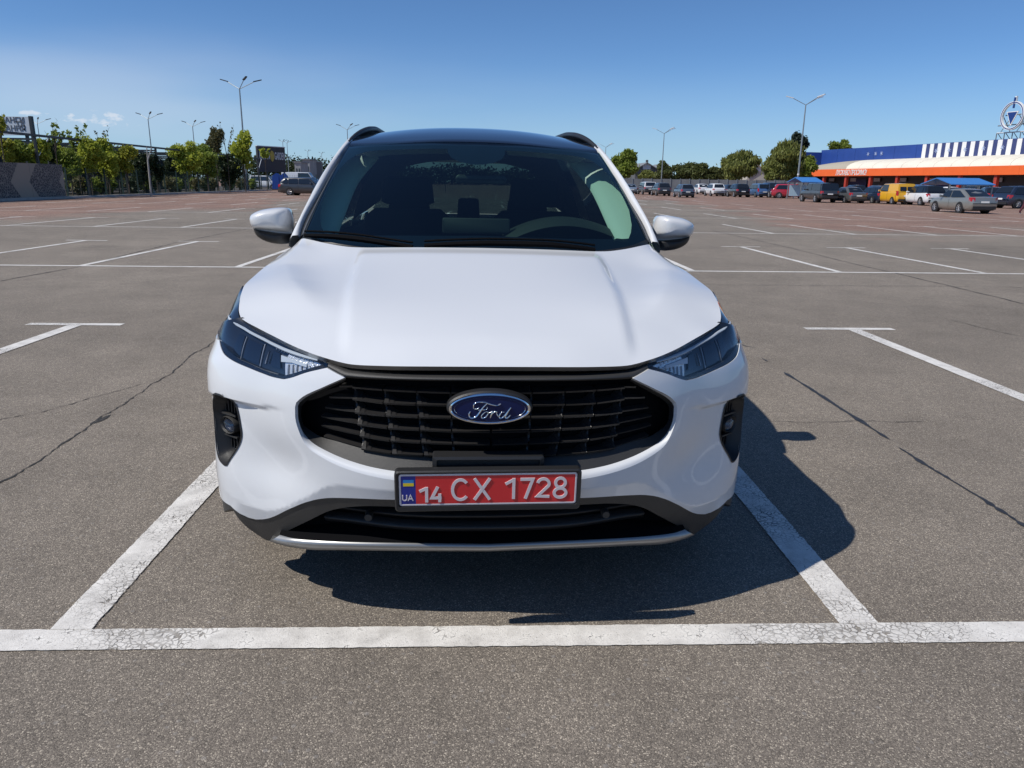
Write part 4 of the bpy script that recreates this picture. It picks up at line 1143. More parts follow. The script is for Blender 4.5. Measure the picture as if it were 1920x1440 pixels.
wiper([(790, 460.5), (850, 457.5), (920, 456), (1010, 458), (1080, 464), (1110, 468)], [1.085, 1.08, 1.075, 1.075, 1.09, 1.10])

# ---- side mirrors
M9 = lambda L: hz(L, 440, 360, 9.6)
cap_px = M9([(225, 480), (240, 425), (300, 375), (420, 325), (600, 292), (760, 280), (860, 283), (920, 320), (965, 420), (992, 540), (998, 650), (985, 735), (965, 752), (800, 742), (600, 715), (420, 690), (300, 662), (255, 590), (232, 535)])
low_px = M9([(288, 658), (420, 688), (600, 713), (800, 740), (975, 752), (975, 850), (925, 930), (800, 940), (660, 925), (540, 895), (420, 840), (345, 780), (305, 715)])
def inflate(poly, y0, depth, back, ksteps=7, shift=(0, 0)):
    """closed pebble from a front outline: bulges forward by depth, and back by `back`"""
    P = curve(np.vstack([poly, poly[:1]]), 49)[:-1]; c = P.mean(0) + [shift[0], shift[1]]
    rings = []
    for t in np.linspace(math.pi / 2 * .97, 0, ksteps):
        k = math.cos(t) ** .62; rings.append([(c[0] + (q[0] - c[0]) * k, y0 - depth * math.sin(t), c[1] + (q[1] - c[1]) * k) for q in P])
    rings.append([(c[0] + (q[0] - c[0]) * .97, y0 + back * .8, c[1] + (q[1] - c[1]) * .97) for q in P])
    rings.append([(c[0] + (q[0] - c[0]) * .90, y0 + back, c[1] + (q[1] - c[1]) * .90) for q in P])
    V, F = loft(rings); F.append(tuple(range(48))[::-1])
    return np.array(V), F
ym = 1.58
for sg in (-1, 1):
    cp = np.array([K(u, v, ym)[[0, 2]] for u, v in cap_px]); lp = np.array([K(u, v, ym)[[0, 2]] for u, v in low_px])
    V, F = inflate(cp, ym, .075, .07, 9, (.015, .012))
    # flatten underside of the bulge: crease between lit top and shaded lower band
    V[:, 1] += np.where(V[:, 1] < ym, .030 * sstep(.012, -.045, V[:, 2] - (1.165 - .10 * (V[:, 0] - .93))) * 0 + .035 * sstep(1.150, 1.125, V[:, 2]) * sstep(0, .05, ym - V[:, 1]), 0)
    # inboard side leans back towards the door
    V[:, 1] += .25 * np.clip(.90 - V[:, 0], 0, 1)
    root = autosmooth(mesh('side_mirror', V * [sg, 1, 1], F if sg > 0 else [f[::-1] for f in F], 'paint_cap', suv), 60)
    V2_, F_ = inflate(lp, ym + .006, .045, .05, 7)
    V2_[:, 1] += .25 * np.clip(.90 - V2_[:, 0], 0, 1)
    autosmooth(mesh('mirror_base', V2_ * [sg, 1, 1], F_ if sg > 0 else [f[::-1] for f in F_], 'plastic_black', root), 60)
    c = cp.mean(0); g = [(c[0] + (q[0] - c[0]) * .82, ym + .0715, c[1] + (q[1] - c[1]) * .82) for q in cp]
    mesh('mirror_glass', np.array(g) * [sg, 1, 1], [tuple(range(len(g)))], 'mirror_glass', root)
    MB().tube([(sg * .86, ym + .02, 1.075), (sg * .80, ym + .03, 1.085)], .022, 8).build('mirror_stalk', 'plastic_black', root)

# ---- body sides
def yz(L): return [sz(a, b) for a, b in L]
def arc_yz(yc, a0, a1, r=RA, n=16): return [(yc + r * math.cos(math.radians(a)), WZ + r * math.sin(math.radians(a))) for a in np.linspace(a0, a1, n)]
ang_s = math.degrees(math.acos((seam_y + .004 - WYF) / RA))
shell_panel('front_fender', yz([(seam_y + .004, .845), (.655, .885), (.695, .93), (.74, .975), (.83, 1.002), (1.0, 1.028), (1.2, 1.05), (1.34, 1.056), (1.45, 1.062), (1.45, .42)] + arc_yz(WYF, 8, ang_s)), 'paint_white', step=.022, both='two')
fd = shell_panel('front_door', yz([(1.456, .42), (2.50, .40), (2.50, 1.068), (1.456, 1.062)]), 'paint_white', step=.03, both='two')
a1 = math.degrees(math.acos((3.42 - WYR) / RA))
rd = shell_panel('rear_door', yz([(2.506, .40)] + arc_yz(WYR, 172, a1) + [(3.42, 1.09), (2.506, 1.068)]), 'paint_white', step=.03, both='two')
a2 = math.degrees(math.acos((3.426 - WYR) / RA))
shell_panel('rear_quarter_panel', yz(arc_yz(WYR, a2, 12) + [(4.12, .45), (4.16, .62), (4.20, 1.12), (3.426, 1.09)]), 'paint_white', step=.03, both='two')
sB = float(s_of_y(4.125)); sC = PLS[-1]
shell_panel('rear_bumper', [(sB, .45), (sB + .03, .615), (sC, .615), (sC, .40), (sB + .3, .40)], 'paint_white', step=.035)
shell_panel('rear_bumper_cladding', [(sB - .06, .44), (sB + .3, .395), (sC, .395), (sC, .26), (sB, .26)], 'plastic_grey', step=.035)
shell_panel('tailgate', [(sB + .28, .625), (sC, .625), (sC, 1.10), (sB + .33, 1.10)], 'paint_white', step=.035)
shell_panel('tail_lamp', [(sB + .04, .80), (sB + .26, .78), (sB + .31, 1.0), (sB + .06, 1.05)], 'tail_red', off=-.006, step=.03, both='two')
shell_panel('sill_cladding', yz([(1.33, .25), (3.25, .25), (3.25, .395), (2.5, .395), (1.456, .415), (1.34, .415)]), 'plastic_grey', off=-.006, step=.035, both='two')
for yc in (WYF, WYR):
    ring = arc_yz(yc, -8, 140 if yc == WYF else 188, RA + .045, 26) + arc_yz(yc, 140 if yc == WYF else 188, -8, RA - .012, 26)
    shell_panel('wheel_arch_trim', yz(ring), 'plastic_grey', off=-.007, step=.03, flange=.06, both='two')
for pair, y in ((fd, 2.30), (rd, 3.22)):
    for sg, o in zip((-1, 1), pair):
        q = S(np.array([s_of_y(y)]), np.array([.90]))[0]
        autosmooth(MB().tube([(sg * (q[0] - .01), y - .10, .895), (sg * (q[0] + .03), y - .085, .9), (sg * (q[0] + .034), y, .902), (sg * (q[0] + .03), y + .085, .9), (sg * (q[0] - .01), y + .10, .895)], .011, 8).build('door_handle', 'paint_white', o), 60)
belt = curve(np.array([(.835, 1.40, 1.068), (.845, 1.6, 1.066), (.842, 2.5, 1.070), (.838, 3.42, 1.092), (.80, 3.9, 1.13), (.72, 4.28, 1.2)]), 50)
cant = curve(pil_o[8:] + [.0, .05, -.03], 50)
Gw = np.array([belt + (cant - belt) * t + np.array([.022 * math.sin(math.pi * t), 0, 0]) for t in np.linspace(0, 1, 9)])
half_grid('side_window', Gw.transpose(1, 0, 2)[:40], 'side_glass', both='two', up=(1, 0, .3))
half_grid('rear_pillar', Gw.transpose(1, 0, 2)[38:] * [1.004, 1, 1], 'paint_white', both='two', up=(1, 0, .3))
half_grid('pillar_trim', Gw.transpose(1, 0, 2)[34:] * [.965, 1, 1], 'cabin_dark', both='two', up=(1, 0, .3))
trm = np.array([pil_o[30:] + [-.03, 0, -.05], pil_o[30:] + [-.05, 0, -.035], pil_i[30:] + [-.03, 0, -.03]])
half_grid('cant_trim', trm.transpose(1, 0, 2), 'cabin_dark', both='two', up=(-1, 0, -.3))
rb = curve(np.array([(0, 4.495, 1.105), (.4, 4.47, 1.105), (.66, 4.40, 1.11), (.76, 4.30, 1.14)]), 20); rt = curve(np.array([(0, 4.31, 1.555), (.3, 4.31, 1.545), (.48, 4.30, 1.505), (.525, 4.29, 1.48)]), 20)
half_grid('rear_window', np.array([rb + (rt - rb) * t for t in np.linspace(0, 1, 8)]), 'rear_glass', up=(0, 1, .3))
MB().prism([(-.5, 4.25, 1.58), (-.5, 4.50, 1.53), (-.5, 4.50, 1.515), (-.5, 4.25, 1.55)], (1, 0, 0)).build('tailgate_spoiler', 'gloss_black', suv)
ub = MB().box(-.78, .78, 1.35, 3.2, .24, .30).box(-.52, .52, .30, 4.35, .24, .32).box(-.60, .60, .26, .60, .28, .34)
ub.build('underbody', 'void_black', suv)
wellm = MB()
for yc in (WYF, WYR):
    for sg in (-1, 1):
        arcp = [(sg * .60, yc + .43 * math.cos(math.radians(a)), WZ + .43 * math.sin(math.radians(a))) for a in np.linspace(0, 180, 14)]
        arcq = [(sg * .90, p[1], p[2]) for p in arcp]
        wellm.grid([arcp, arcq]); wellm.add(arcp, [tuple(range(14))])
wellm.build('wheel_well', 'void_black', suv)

# ---- wheels
def make_wheel(name, parent, loc, r, wdt, sg, tyre_m='rubber', rim_m='alloy', spokes=5):
    w = empty(name, loc); w.parent = parent
    h = wdt / 2; ri = r * .70
    prof = [(ri, -h * .8), (ri + .01, -h), (r * .93, -h), (r * .985, -h * .8), (r, -h * .45), (r, h * .45), (r * .985, h * .8), (r * .93, h), (ri + .01, h), (ri, h * .8)]
    autosmooth(MB().lathe(prof, 40, axis='x').build('tyre', tyre_m, w), 40)
    rm = MB().lathe([(ri, -h * .8), (ri + .006, h * .85), (ri - .012, h * .86), (ri - .02, h * .5), (ri - .03, -h * .6)], 40, axis='x')
    rm.lathe([(0, h * .62), (.055, h * .60), (.06, h * .35), (.06, 0)], 16, axis='x')
    for k in range(spokes):
        a = 2 * math.pi * k / spokes
        for da in (-.11, .11):
            c1, s1, c2, s2 = math.cos(a + da * .6), math.sin(a + da * .6), math.cos(a + da * 1.6), math.sin(a + da * 1.6)
            rm.tube([(h * .45, .045 * c1, .045 * s1), (h * .62, ri * .55 * c1, ri * .55 * s1), (h * .70, (ri - .012) * c2, (ri - .012) * s2)], [.02, .017, .02], 6)
    rim = autosmooth(rm.build('rim', rim_m, w), 40)
    autosmooth(MB().lathe([(0, -h * .2), (ri * .8, -h * .2), (ri * .8, -h * .3)], 24, axis='x').build('brake_disc', 'plastic_black', w), 40)
    if sg < 0: w.rotation_euler = (0, 0, math.pi)
    return w
for y in (WYF, WYR):
    for sg in (-1, 1):
        wz = WR + CRHO * sg * .80 + .002
        make_wheel('wheel', suv, (sg * .805, y, wz), WR, .225, sg)

# ---- cabin
cb = MB().box(-.80, .80, 1.42, 4.35, .40, .44).box(-.82, .82, 1.40, 1.44, .44, 1.03).box(-.815, -.80, 1.42, 4.3, .44, 1.05).box(.80, .815, 1.42, 4.3, .44, 1.05).box(-.7, .7, 4.3, 4.34, .44, 1.08)
cb.build('cabin_floor', 'cabin_dark', suv)
hl = RGd[:, :] - np.array([0, 0, .035]); half_grid('headliner', hl[4:], 'cabin_dark', up=(0, 0, -1))
dg = []
for t in np.linspace(0, 1, 12):
    w = np.linspace(0, .76, 24); yb_ = np.interp(w, wb[:, 0], wb[:, 1]) + .03; zb_ = np.interp(w, wb[:, 0], wb[:, 2]) - .012
    y = yb_ + (1.70 - yb_) * t; z = zb_ + (1.085 - zb_) * t + .018 * math.sin(math.pi * t)
    dg.append(np.stack([w, y, z], 1))
dg.append(dg[-1] + [0, .03, -.03]); dg.append(dg[-1] + [0, .02, -.4])
half_grid('dashboard', np.array(dg), 'dash', up=(0, 0, 1))
dv = MB()
for k in range(30):
    u = 935 + k * 7.0; o, d = car_ray(u, 437 + .02 * k); q = o + (1.30 - o[1]) / d[1] * d
    dv.box(q[0] - .006, q[0] + .006, 1.285, 1.335, 1.103, 1.108)
dv.build('demister_vent', 'void_black', suv)
def box_px(u0, v0, u1, v1, y, d, name, m, parent=suv, r=.01, tilt=0):
    (o, q), (o2, q2) = car_ray(u0, v0), car_ray(u1, v1)
    a = o + (y - o[1]) / q[1] * q; b = o2 + (y - o2[1]) / q2[1] * q2
    V, F = loft([rrect(a[0], b[0], b[2], a[2], r, y + d), rrect(a[0], b[0], b[2], a[2], r, y + .004), rrect(a[0] + .004, b[0] - .004, b[2] + .004, a[2] - .004, r, y)])
    return autosmooth(mesh(name, V, F, m, parent), 40)
box_px(824, 408, 951, 440, 1.52, .02, 'centre_screen', 'dash')
hb = []
for t in np.linspace(0, 1, 20):
    o, d = car_ray(938 + 222 * t, 441 - 34 * math.sin(math.pi * t) ** .8); hb.append(o + (1.56 - o[1]) / d[1] * d)
hb = np.array(hb); half = [hb + [0, -.10, -.035], hb + [0, -.03, -.004], hb, hb + [0, .08, .0], hb * [1, 1, 0] + [0, .09, 1.06]]
mb = MB().grid([[tuple(q) for q in r] for r in half]); autosmooth(mb.build('instrument_hood', 'dash', suv), 60)
sw = empty('steering_wheel', (.345, 1.80, 1.005), (math.radians(25), 0, 0)); sw.parent = suv
autosmooth(MB().tube([(.185 * math.cos(2 * math.pi * k / 40), 0, .185 * math.sin(2 * math.pi * k / 40)) for k in range(40)], .016, 8, closed=True).build('wheel_rim', 'gloss_black', sw), 60)
autosmooth(MB().tube([(-.18, 0, 0), (0, .02, 0), (.18, 0, 0)], .02, 6).tube([(0, .02, 0), (0, 0, -.18)], .02, 6).lathe([(0, -.01), (.06, -.005), (.07, .03)], 20, axis='y').build('wheel_spoke', 'plastic_black', sw), 60)
def seat(x, y, wd=.26, rear=False):
    s = empty('rear_seat' if rear else 'seat', (x, y, 0)); s.parent = suv
    def pill(name, w0, w1, y0, y1, z0, z1, dep, m='seat_fabric'):
        rings = []
        for t, k in ((0, .8), (.08, 1), (.92, 1), (1, .8)):
            w = (w0 + (w1 - w0) * t) * k; yy = y0 + (y1 - y0) * t; z = z0 + (z1 - z0) * t; r = .045 * k
            rings.append([(p[0], yy + p[2], z) for p in rrect(-w, w, -dep / 2 * k, dep / 2 * k, min(r, dep / 2.2), 0)])
        V, F = loft(rings); F.append(tuple(range(len(rings[0])))[::-1])
        return autosmooth(mesh(name, V, F, m, s), 50)
    pill('backrest', wd, wd * .84, .05, .22, .66, 1.20 if not rear else 1.10, .14)
    pill('headrest', wd * .55, wd * .48, .23, .25, 1.225 if not rear else 1.11, 1.385 if not rear else 1.25, .09)
    pill('cushion', wd, wd, -.22, -.2, .58, .70, .55)
    return s
seat(-.38, 2.40, .29); seat(.38, 2.40, .29); seat(-.42, 3.25, .28, True); seat(.42, 3.25, .28, True); seat(0, 3.27, .15, True)
mr_ = box_px(848, 327, 944, 346, 1.72, .04, 'rear_view_mirror', 'plastic_black', r=.02)
box_px(836, 277, 946, 300, 1.86, .05, 'sensor_housing', 'plastic_black', r=.03)
tri = []
for (u, v) in ((865, 297), (898, 282), (905, 296)):
    o, d = car_ray(u, v); tri.append(o + (1.852 - o[1]) / d[1] * d)
MB().tube([tuple(q) for q in tri], .0018, 4, closed=True).build('sensor_mark', 'silver_trim', suv)
# pale pillar linings inside the glass
to_ = np.array([K(582, 440, 1.38), K(580, 400, 1.52), K(603, 345, 1.76), K(645, 292, 2.02)]); ti_ = np.array([K(622, 437, 1.44), K(634, 404, 1.56), K(657, 347, 1.82), K(700, 292, 2.08)])
a = curve(to_, 20); b_ = curve(ti_, 20)
half_grid('pillar_lining', np.array([a, (a * 2 + b_) / 3 + [0, -.012, 0], (a + 2 * b_) / 3 + [0, -.012, 0], b_, b_ + [-.01, .03, -.01]]).transpose(1, 0, 2), 'trim_pale', both='two', up=(-.3, -1, .3))
a = np.array([K(u, v, 1.98) for u, v in ((880, 276), (800, 277), (720, 280), (672, 287))]); b_ = np.array([K(u, v, 2.06) for u, v in ((880, 287), (800, 288), (720, 291), (690, 297))])
a[0, 0] = b_[0, 0] = 0
half_grid('roof_lining', np.array([curve(a, 20), curve(b_, 20)]), 'trim_pale', up=(0, -1, -.2))
# ------------------------------------------------------------------ background helpers
def paint(name, c, rough=0.3, metal=0.0, coat=0.8):
    if name not in MATS: mat(name, c, rough=rough, metal=metal, coat=coat, coatr=0.05)
    return name
mat('bg_glass', (0.012, 0.015, 0.019), rough=0.06, spec=0.9)
mat('bg_plastic', (0.02, 0.02, 0.022), rough=0.6)
mat('bg_tyre', (0.015, 0.015, 0.016), rough=0.85)
mat('bg_rim', (0.45, 0.45, 0.46), rough=0.35, metal=0.7)
mat('bg_red', (0.42, 0.015, 0.02), rough=0.2, coat=0.6)
mat('bg_clear', (0.75, 0.76, 0.78), rough=0.15, coat=0.6)
mat('bg_plate', (0.7, 0.7, 0.68), rough=0.4)
mat('steel_grey', (0.30, 0.33, 0.34), rough=0.45, metal=0.5, var=0.12, vscale=2)
mat('steel_dark', (0.045, 0.05, 0.055), rough=0.5, metal=0.3)
mat('lamp_dark', (0.05, 0.05, 0.05), rough=0.4)
mat('lamp_pale', (0.62, 0.64, 0.66), rough=0.4)
mat('concrete', (0.36, 0.35, 0.33), rough=0.85, var=0.15, vscale=1.5)
mat('fence_green', (0.018, 0.045, 0.035), rough=0.5)
mat('soil', (0.06, 0.05, 0.04), rough=0.95, var=0.3, vscale=4)
mat('bark', (0.09, 0.07, 0.055), rough=0.9, var=0.3, vscale=12)
mat('pot_black', (0.018, 0.018, 0.02), rough=0.6)

def loft_secs(secs):
    """secs: list of half sections [(x, z)...] with their y; closed full body"""
    V = []; F = []; n = len(secs[0][1])
    for y, h in secs:
        V += [(x, y, z) for x, z in h] + [(-x, y, z) for x, z in h[::-1]]
    m = 2 * n
    for i in range(len(secs) - 1):
        for k in range(m):
            F.append((i * m + k, (i + 1) * m + k, (i + 1) * m + (k + 1) % m, i * m + (k + 1) % m))
    F.append(tuple(range(m))); F.append(tuple((len(secs) - 1) * m + k for k in range(m))[::-1])
    return V, F
KINDS = {
 # L, W, ground clearance, belt, roof, hood z, deck z, y of: windscreen base, roof front, roof rear, rear glass base ; wheelbase front axle, rear axle ; wheel r
 'sedan':   dict(L=4.55, W=1.78, zb=.20, belt=.93, roof=1.45, hood=.90, deck=1.00, y=(1.20, 1.85, 3.15, 4.02), ax=(.88, 3.48), r=.31),
 'liftback':dict(L=4.57, W=1.77, zb=.20, belt=.94, roof=1.46, hood=.90, deck=1.02, y=(1.15, 1.85, 3.05, 4.20), ax=(.90, 3.48), r=.32),
 'hatch':   dict(L=4.10, W=1.75, zb=.22, belt=.96, roof=1.52, hood=.95, deck=.98, y=(1.00, 1.60, 3.55, 3.98), ax=(.80, 3.32), r=.31),
 'suv':     dict(L=4.55, W=1.84, zb=.26, belt=1.05, roof=1.66, hood=1.02, deck=1.05, y=(1.20, 1.85, 3.95, 4.42), ax=(.90, 3.58), r=.35),
 'wagon':   dict(L=4.60, W=1.78, zb=.22, belt=.98, roof=1.52, hood=.94, deck=1.0, y=(1.20, 1.85, 4.05, 4.48), ax=(.90, 3.52), r=.32),
 'minivan': dict(L=4.55, W=1.84, zb=.22, belt=1.02, roof=1.72, hood=1.0, deck=1.02, y=(.85, 1.65, 4.10, 4.45), ax=(.90, 3.65), r=.32),
 'van':     dict(L=5.60, W=2.00, zb=.28, belt=1.25, roof=2.40, hood=1.15, deck=1.25, y=(.75, 1.45, 5.45, 5.55), ax=(1.0, 4.40), r=.34),
 'smallvan':dict(L=4.25, W=1.80, zb=.24, belt=1.10, roof=1.82, hood=1.02, deck=1.08, y=(.90, 1.55, 4.05, 4.20), ax=(.85, 3.50), r=.31),
 'pickup':  dict(L=5.20, W=1.86, zb=.36, belt=1.12, roof=1.80, hood=1.08, deck=1.12, y=(1.30, 1.90, 4.98, 5.14), ax=(.95, 4.05), r=.38),
}
def make_car(kind, color, loc, heading, label, two_tone=None, group=None, name='parked_car', lamps=True, panel=False, rear_plate=True):
    k = KINDS[kind]; hw = k['W'] / 2; L = k['L']; zb = k['zb']; y1, y2, y3, y4 = k['y']
    c = empty(name, (loc[0], loc[1], 0), (0, 0, heading)); tag(c, label, 'van' if 'van' in kind and kind != 'minivan' else ('pickup' if kind == 'pickup' else 'car'), group)
    # local: front at -L/2 .. rear at +L/2 along y is rearward, so shift
    oy = -(k['ax'][0] + k['ax'][1]) / 2
    belt, roof, hood, deck = k['belt'], k['roof'], k['hood'], k['deck']
    def sec(y, w, zt, zl=None, rnd=.05):
        zl = zl or zb
        return (y + oy, [(0, zl), (w * .86, zl), (w * .97, zl + .10), (w, zl + .28), (w * .995, zt - .22), (w * .965, zt - rnd), (w * .88, zt - .008), (0, zt + .015)])
    st = [sec(0.0, hw * .70, hood - .30, zb + .12), sec(.06, hw * .86, hood - .20, zb + .03), sec(.25, hw * .95, hood - .08), sec(.6, hw * .99, hood - .02), sec(y1, hw, belt - .02), sec(y1 + .5, hw, belt), sec((y1 + y4) / 2, hw * 1.005, belt + .01),
          sec(y3, hw, belt + .03), sec(min(y4, L - .3), hw * .99, (deck + belt) / 2 + .02), sec(L - .22, hw * .965, deck - .01), sec(L - .05, hw * .90, deck - .07, zb + .06), sec(L, hw * .84, deck - .22, zb + .14)]
    V, F = loft_secs(st)
    autosmooth(mesh('body', V, F, color, c), 38)
    # cabin
    wt = hw * (.74 if kind not in ('van', 'smallvan', 'minivan', 'pickup') else .84); wbm = hw * .93
    def cs(y, w, zt, wtop):
        return (y + oy, [(0, belt - .08), (w, belt - .08), (w * .4 + wtop * .6 if False else (w + (wtop - w) * .45), belt + (zt - belt) * .5), (wtop, zt - .05 * (zt > belt + .2)), (wtop * .86, zt), (0, zt + .02 * (zt > belt + .2))])
    zr = roof
    cab = [cs(y1, wbm, belt - .03, wbm * .96), cs(y1 + (y2 - y1) * .5, wbm, belt + (zr - belt) * .56, wbm + (wt - wbm) * .62), cs(y2, wbm, zr - .03, wt), cs((y2 + y3) / 2, wbm, zr + .01, wt), cs(y3, wbm * .99, zr - .02, wt * .98), cs(y3 + (y4 - y3) * .5, wbm * .97, belt + (zr - belt) * .55, wbm + (wt - wbm) * .62), cs(y4, wbm * .95, belt - .03, wbm * .92)]
    V, F = loft_secs(cab)
    autosmooth(mesh('cabin', V, F, two_tone or color, c), 38)
    def side_x(z): 
        t = (z - belt) / (zr - belt); return wbm + (wt - wbm) * (min(t, 1) * .9) + .012
    def pane(name, pts, m='bg_glass'):
        mesh(name, pts, [tuple(range(len(pts)))], m, c)
    zt_ = zr - .10; zl_ = belt + .02
    def fy(t): return y1 + (y2 - y1) * t
    def ry(t): return y4 + (y3 - y4) * t
    tl, tt = (zl_ - belt) / (zr - belt), (zt_ - belt) / (zr - belt)
    xs = [fy(tl) + .12, (y1 + y2) / 2 + .55, None]
    mid_ = y2 + (y3 - y2) * (.40 if kind != 'pickup' else .32)
    rear_end_b, rear_end_t = ry(tl) - .28, ry(tt) - .22
    if kind == 'van' or (kind == 'smallvan' and panel): rear_end_b = rear_end_t = mid_ - .3
    for sg in (-1, 1):
        a = [(fy(tl) + .14, zl_), (fy(tt) + .10, zt_), (mid_ - .04, zt_), (mid_ - .04, zl_)]
        pane('window', [(sg * side_x(z), y + oy, z) for y, z in (a if sg > 0 else a[::-1])])
        if rear_end_b > mid_ + .2:
            m2 = mid_ + (rear_end_b - mid_) * (.62 if kind in ('suv', 'wagon', 'minivan') else 1.0)
            b = [(mid_ + .04, zl_), (mid_ + .04, zt_), (min(m2, rear_end_t), zt_), (m2, zl_)]
            pane('window', [(sg * side_x(z), y + oy, z) for y, z in (b if sg > 0 else b[::-1])])
            if kind in ('suv', 'wagon', 'minivan'):
                d = [(m2 + .07, zl_), (m2 + .07, zt_), (rear_end_t, zt_), (rear_end_b, zl_ + .04)]
                pane('window', [(sg * side_x(z), y + oy, z) for y, z in (d if sg > 0 else d[::-1])])
    e = .02
    wv = [(-wbm * .86, fy(.10) + oy - e, belt + .10 * (zr - belt) + e), (wbm * .86, fy(.10) + oy - e, belt + .10 * (zr - belt) + e), (wt * .86, fy(.90) + oy - e, belt + .92 * (zr - belt) + e), (-wt * .86, fy(.90) + oy - e, belt + .92 * (zr - belt) + e)]
    pane('windscreen', wv)
    if kind not in ('van',) or True:
        rv = [(wbm * .80, ry(.14) + oy + e, belt + .16 * (zr - belt) + e), (-wbm * .80, ry(.14) + oy + e, belt + .16 * (zr - belt) + e), (-wt * .82, ry(.86) + oy + e, belt + .86 * (zr - belt) + e), (wt * .82, ry(.86) + oy + e, belt + .86 * (zr - belt) + e)]
        if kind in ('van', 'smallvan'):
            for s0, s1 in ((-.82, -.06), (.06, .82)):
                pane('rear_window', [(wt * s1, ry(.2) + oy + e + .02, belt + .12 * (zr - belt)), (wt * s0, ry(.2) + oy + e + .02, belt + .12 * (zr - belt)), (wt * s0, ry(.8) + oy + e + .02, belt + .62 * (zr - belt)), (wt * s1, ry(.8) + oy + e + .02, belt + .62 * (zr - belt))])
        else: pane('rear_window', rv)
    if lamps:
        for sg in (-1, 1):
            z0, z1 = deck - .30, deck - .06
            if kind in ('van', 'smallvan', 'minivan'): z0, z1 = deck - .32, deck + .10
            xo = sg * hw * .965; xi = sg * hw * (.86 if kind in ('van', 'smallvan', 'minivan') else .72)
            yr = L - .02 + oy
            mesh('tail_lamp', [(xi, yr + .035, z0 + .03), (xo * .94, yr - .03, z0), (xo * 1.012, yr - .25, z0 + .04), (xo * 1.0, yr - .28, z1), (xo * .93, yr - .04, z1 + .01), (xi, yr + .005, z1)], [(0, 1, 4, 5), (1, 2, 3, 4)] if sg > 0 else [(5, 4, 1, 0), (4, 3, 2, 1)], 'bg_red', c)
            yf_ = oy + .0
            mesh('headlight', [(sg * hw * .52, yf_ + .03, hood - .27), (sg * hw * .86, yf_ + .10, hood - .26), (sg * hw * .965, yf_ + .42, hood - .16), (sg * hw * .90, yf_ + .34, hood - .085), (sg * hw * .54, yf_ + .13, hood - .14)], [(0, 1, 2, 3, 4)] if sg < 0 else [(4, 3, 2, 1, 0)], 'bg_clear', c)
    if rear_plate: mesh('number_plate', [(.26, L + oy + .02, deck - .38), (-.26, L + oy + .02, deck - .38), (-.26, L + oy + .005, deck - .27), (.26, L + oy + .005, deck - .27)], [(0, 1, 2, 3)], 'bg_plate', c)
    mb = MB(); mb.box(-hw * .80, hw * .80, L + oy - .16, L + oy + .035, zb + .06, zb + .24); mb.build('rear_bumper', 'bg_plastic', c)
    mb = MB(); mb.box(-hw * .72, hw * .72, oy - .02, oy + .10, zb + .12, zb + .30); mb.build('front_grille', 'bg_plastic', c)
    for sg in (-1, 1):
        autosmooth(MB().tube([(sg * hw * .93, fy(.25) + .22 + oy, belt + .06), (sg * (hw + .16), fy(.25) + .20 + oy, belt + .09)], [.04, .085], 8).build('door_mirror', color, c), 60)
        mesh('door_seam', [(sg * hw * 1.008, mid_ + oy - .01, zb + .15), (sg * hw * 1.008, mid_ + oy + .01, zb + .15), (sg * hw * 1.004, mid_ + oy + .01, belt - .1), (sg * hw * 1.004, mid_ + oy - .01, belt - .1)], [(0, 1, 2, 3)], 'bg_plastic', c)
    r = k['r']
    for ya in k['ax']:
        for sg in (-1, 1):
            ar = MB(); ar.lathe([(0, 0), (r + .055, 0), (r + .055, -.2)], 20, sg * (hw + .004), ya + oy, r, 'x') if sg > 0 else ar.lathe([(0, 0), (r + .055, 0), (r + .055, .2)], 20, sg * (hw + .004), ya + oy, r, 'x')
            ar.build('wheel_arch', 'bg_plastic', c)
            s_ = sg
            w = MB(); w.lathe([(r * .62, s_ * .012), (r * .66, s_ * .022), (r * .95, s_ * .016), (r, -s_ * .02), (r, -s_ * .17)], 22, sg * (hw - .0), ya + oy, r, 'x')
            wo = w.build('wheel', 'bg_tyre', c); autosmooth(wo, 40)
            h = MB(); h.lathe([(0, s_ * .026), (r * .15, s_ * .026), (r * .2, s_ * .02)], 10, sg * hw, ya + oy, r, 'x')
            for q in range(6):
                a = q * math.pi / 3; h.tube([(sg * hw + s_ * .018, ya + oy + .03 * math.cos(a), r + .03 * math.sin(a)), (sg * hw + s_ * .018, ya + oy + r * .63 * math.cos(a), r + r * .63 * math.sin(a))], r * .085, 5)
            h.lathe([(r * .56, s_ * .014), (r * .65, s_ * .024)], 22, sg * hw, ya + oy, r, 'x')
            h.build('rim', 'bg_rim', wo)
    MB().box(-hw * .8, hw * .8, oy + .5, oy + L - .4, zb - .04, zb + .05).build('underbody', 'bg_plastic', c)
    return c
paint('p_silver', (0.31, 0.31, 0.285), .32, .5); paint('p_grey', (0.16, 0.165, 0.165), .32, .5); paint('p_darkgrey', (0.06, 0.063, 0.07), .3, .3)
paint('p_white', (0.75, 0.76, 0.77)); paint('p_black', (0.012, 0.013, 0.016), .2); paint('p_navy', (0.018, 0.028, 0.055), .25); paint('p_blue', (0.09, 0.18, 0.36), .3, .3)
paint('p_bluegrey', (0.10, 0.13, 0.18), .3, .3); paint('p_red', (0.42, 0.025, 0.045), .25); paint('p_yellow', (0.75, 0.40, 0.02), .35); paint('p_lightblue', (0.35, 0.42, 0.50), .3, .4)
def rl(kind, u, v):
    """location of a car heading away whose rear left wheel touches the ground at this photo point"""
    k = KINDS[kind]; g = ground(u, v); half = (k['ax'][1] - k['ax'][0]) / 2
    return (g[0] + k['W'] / 2 - .05, g[1] + half)
PI = math.pi
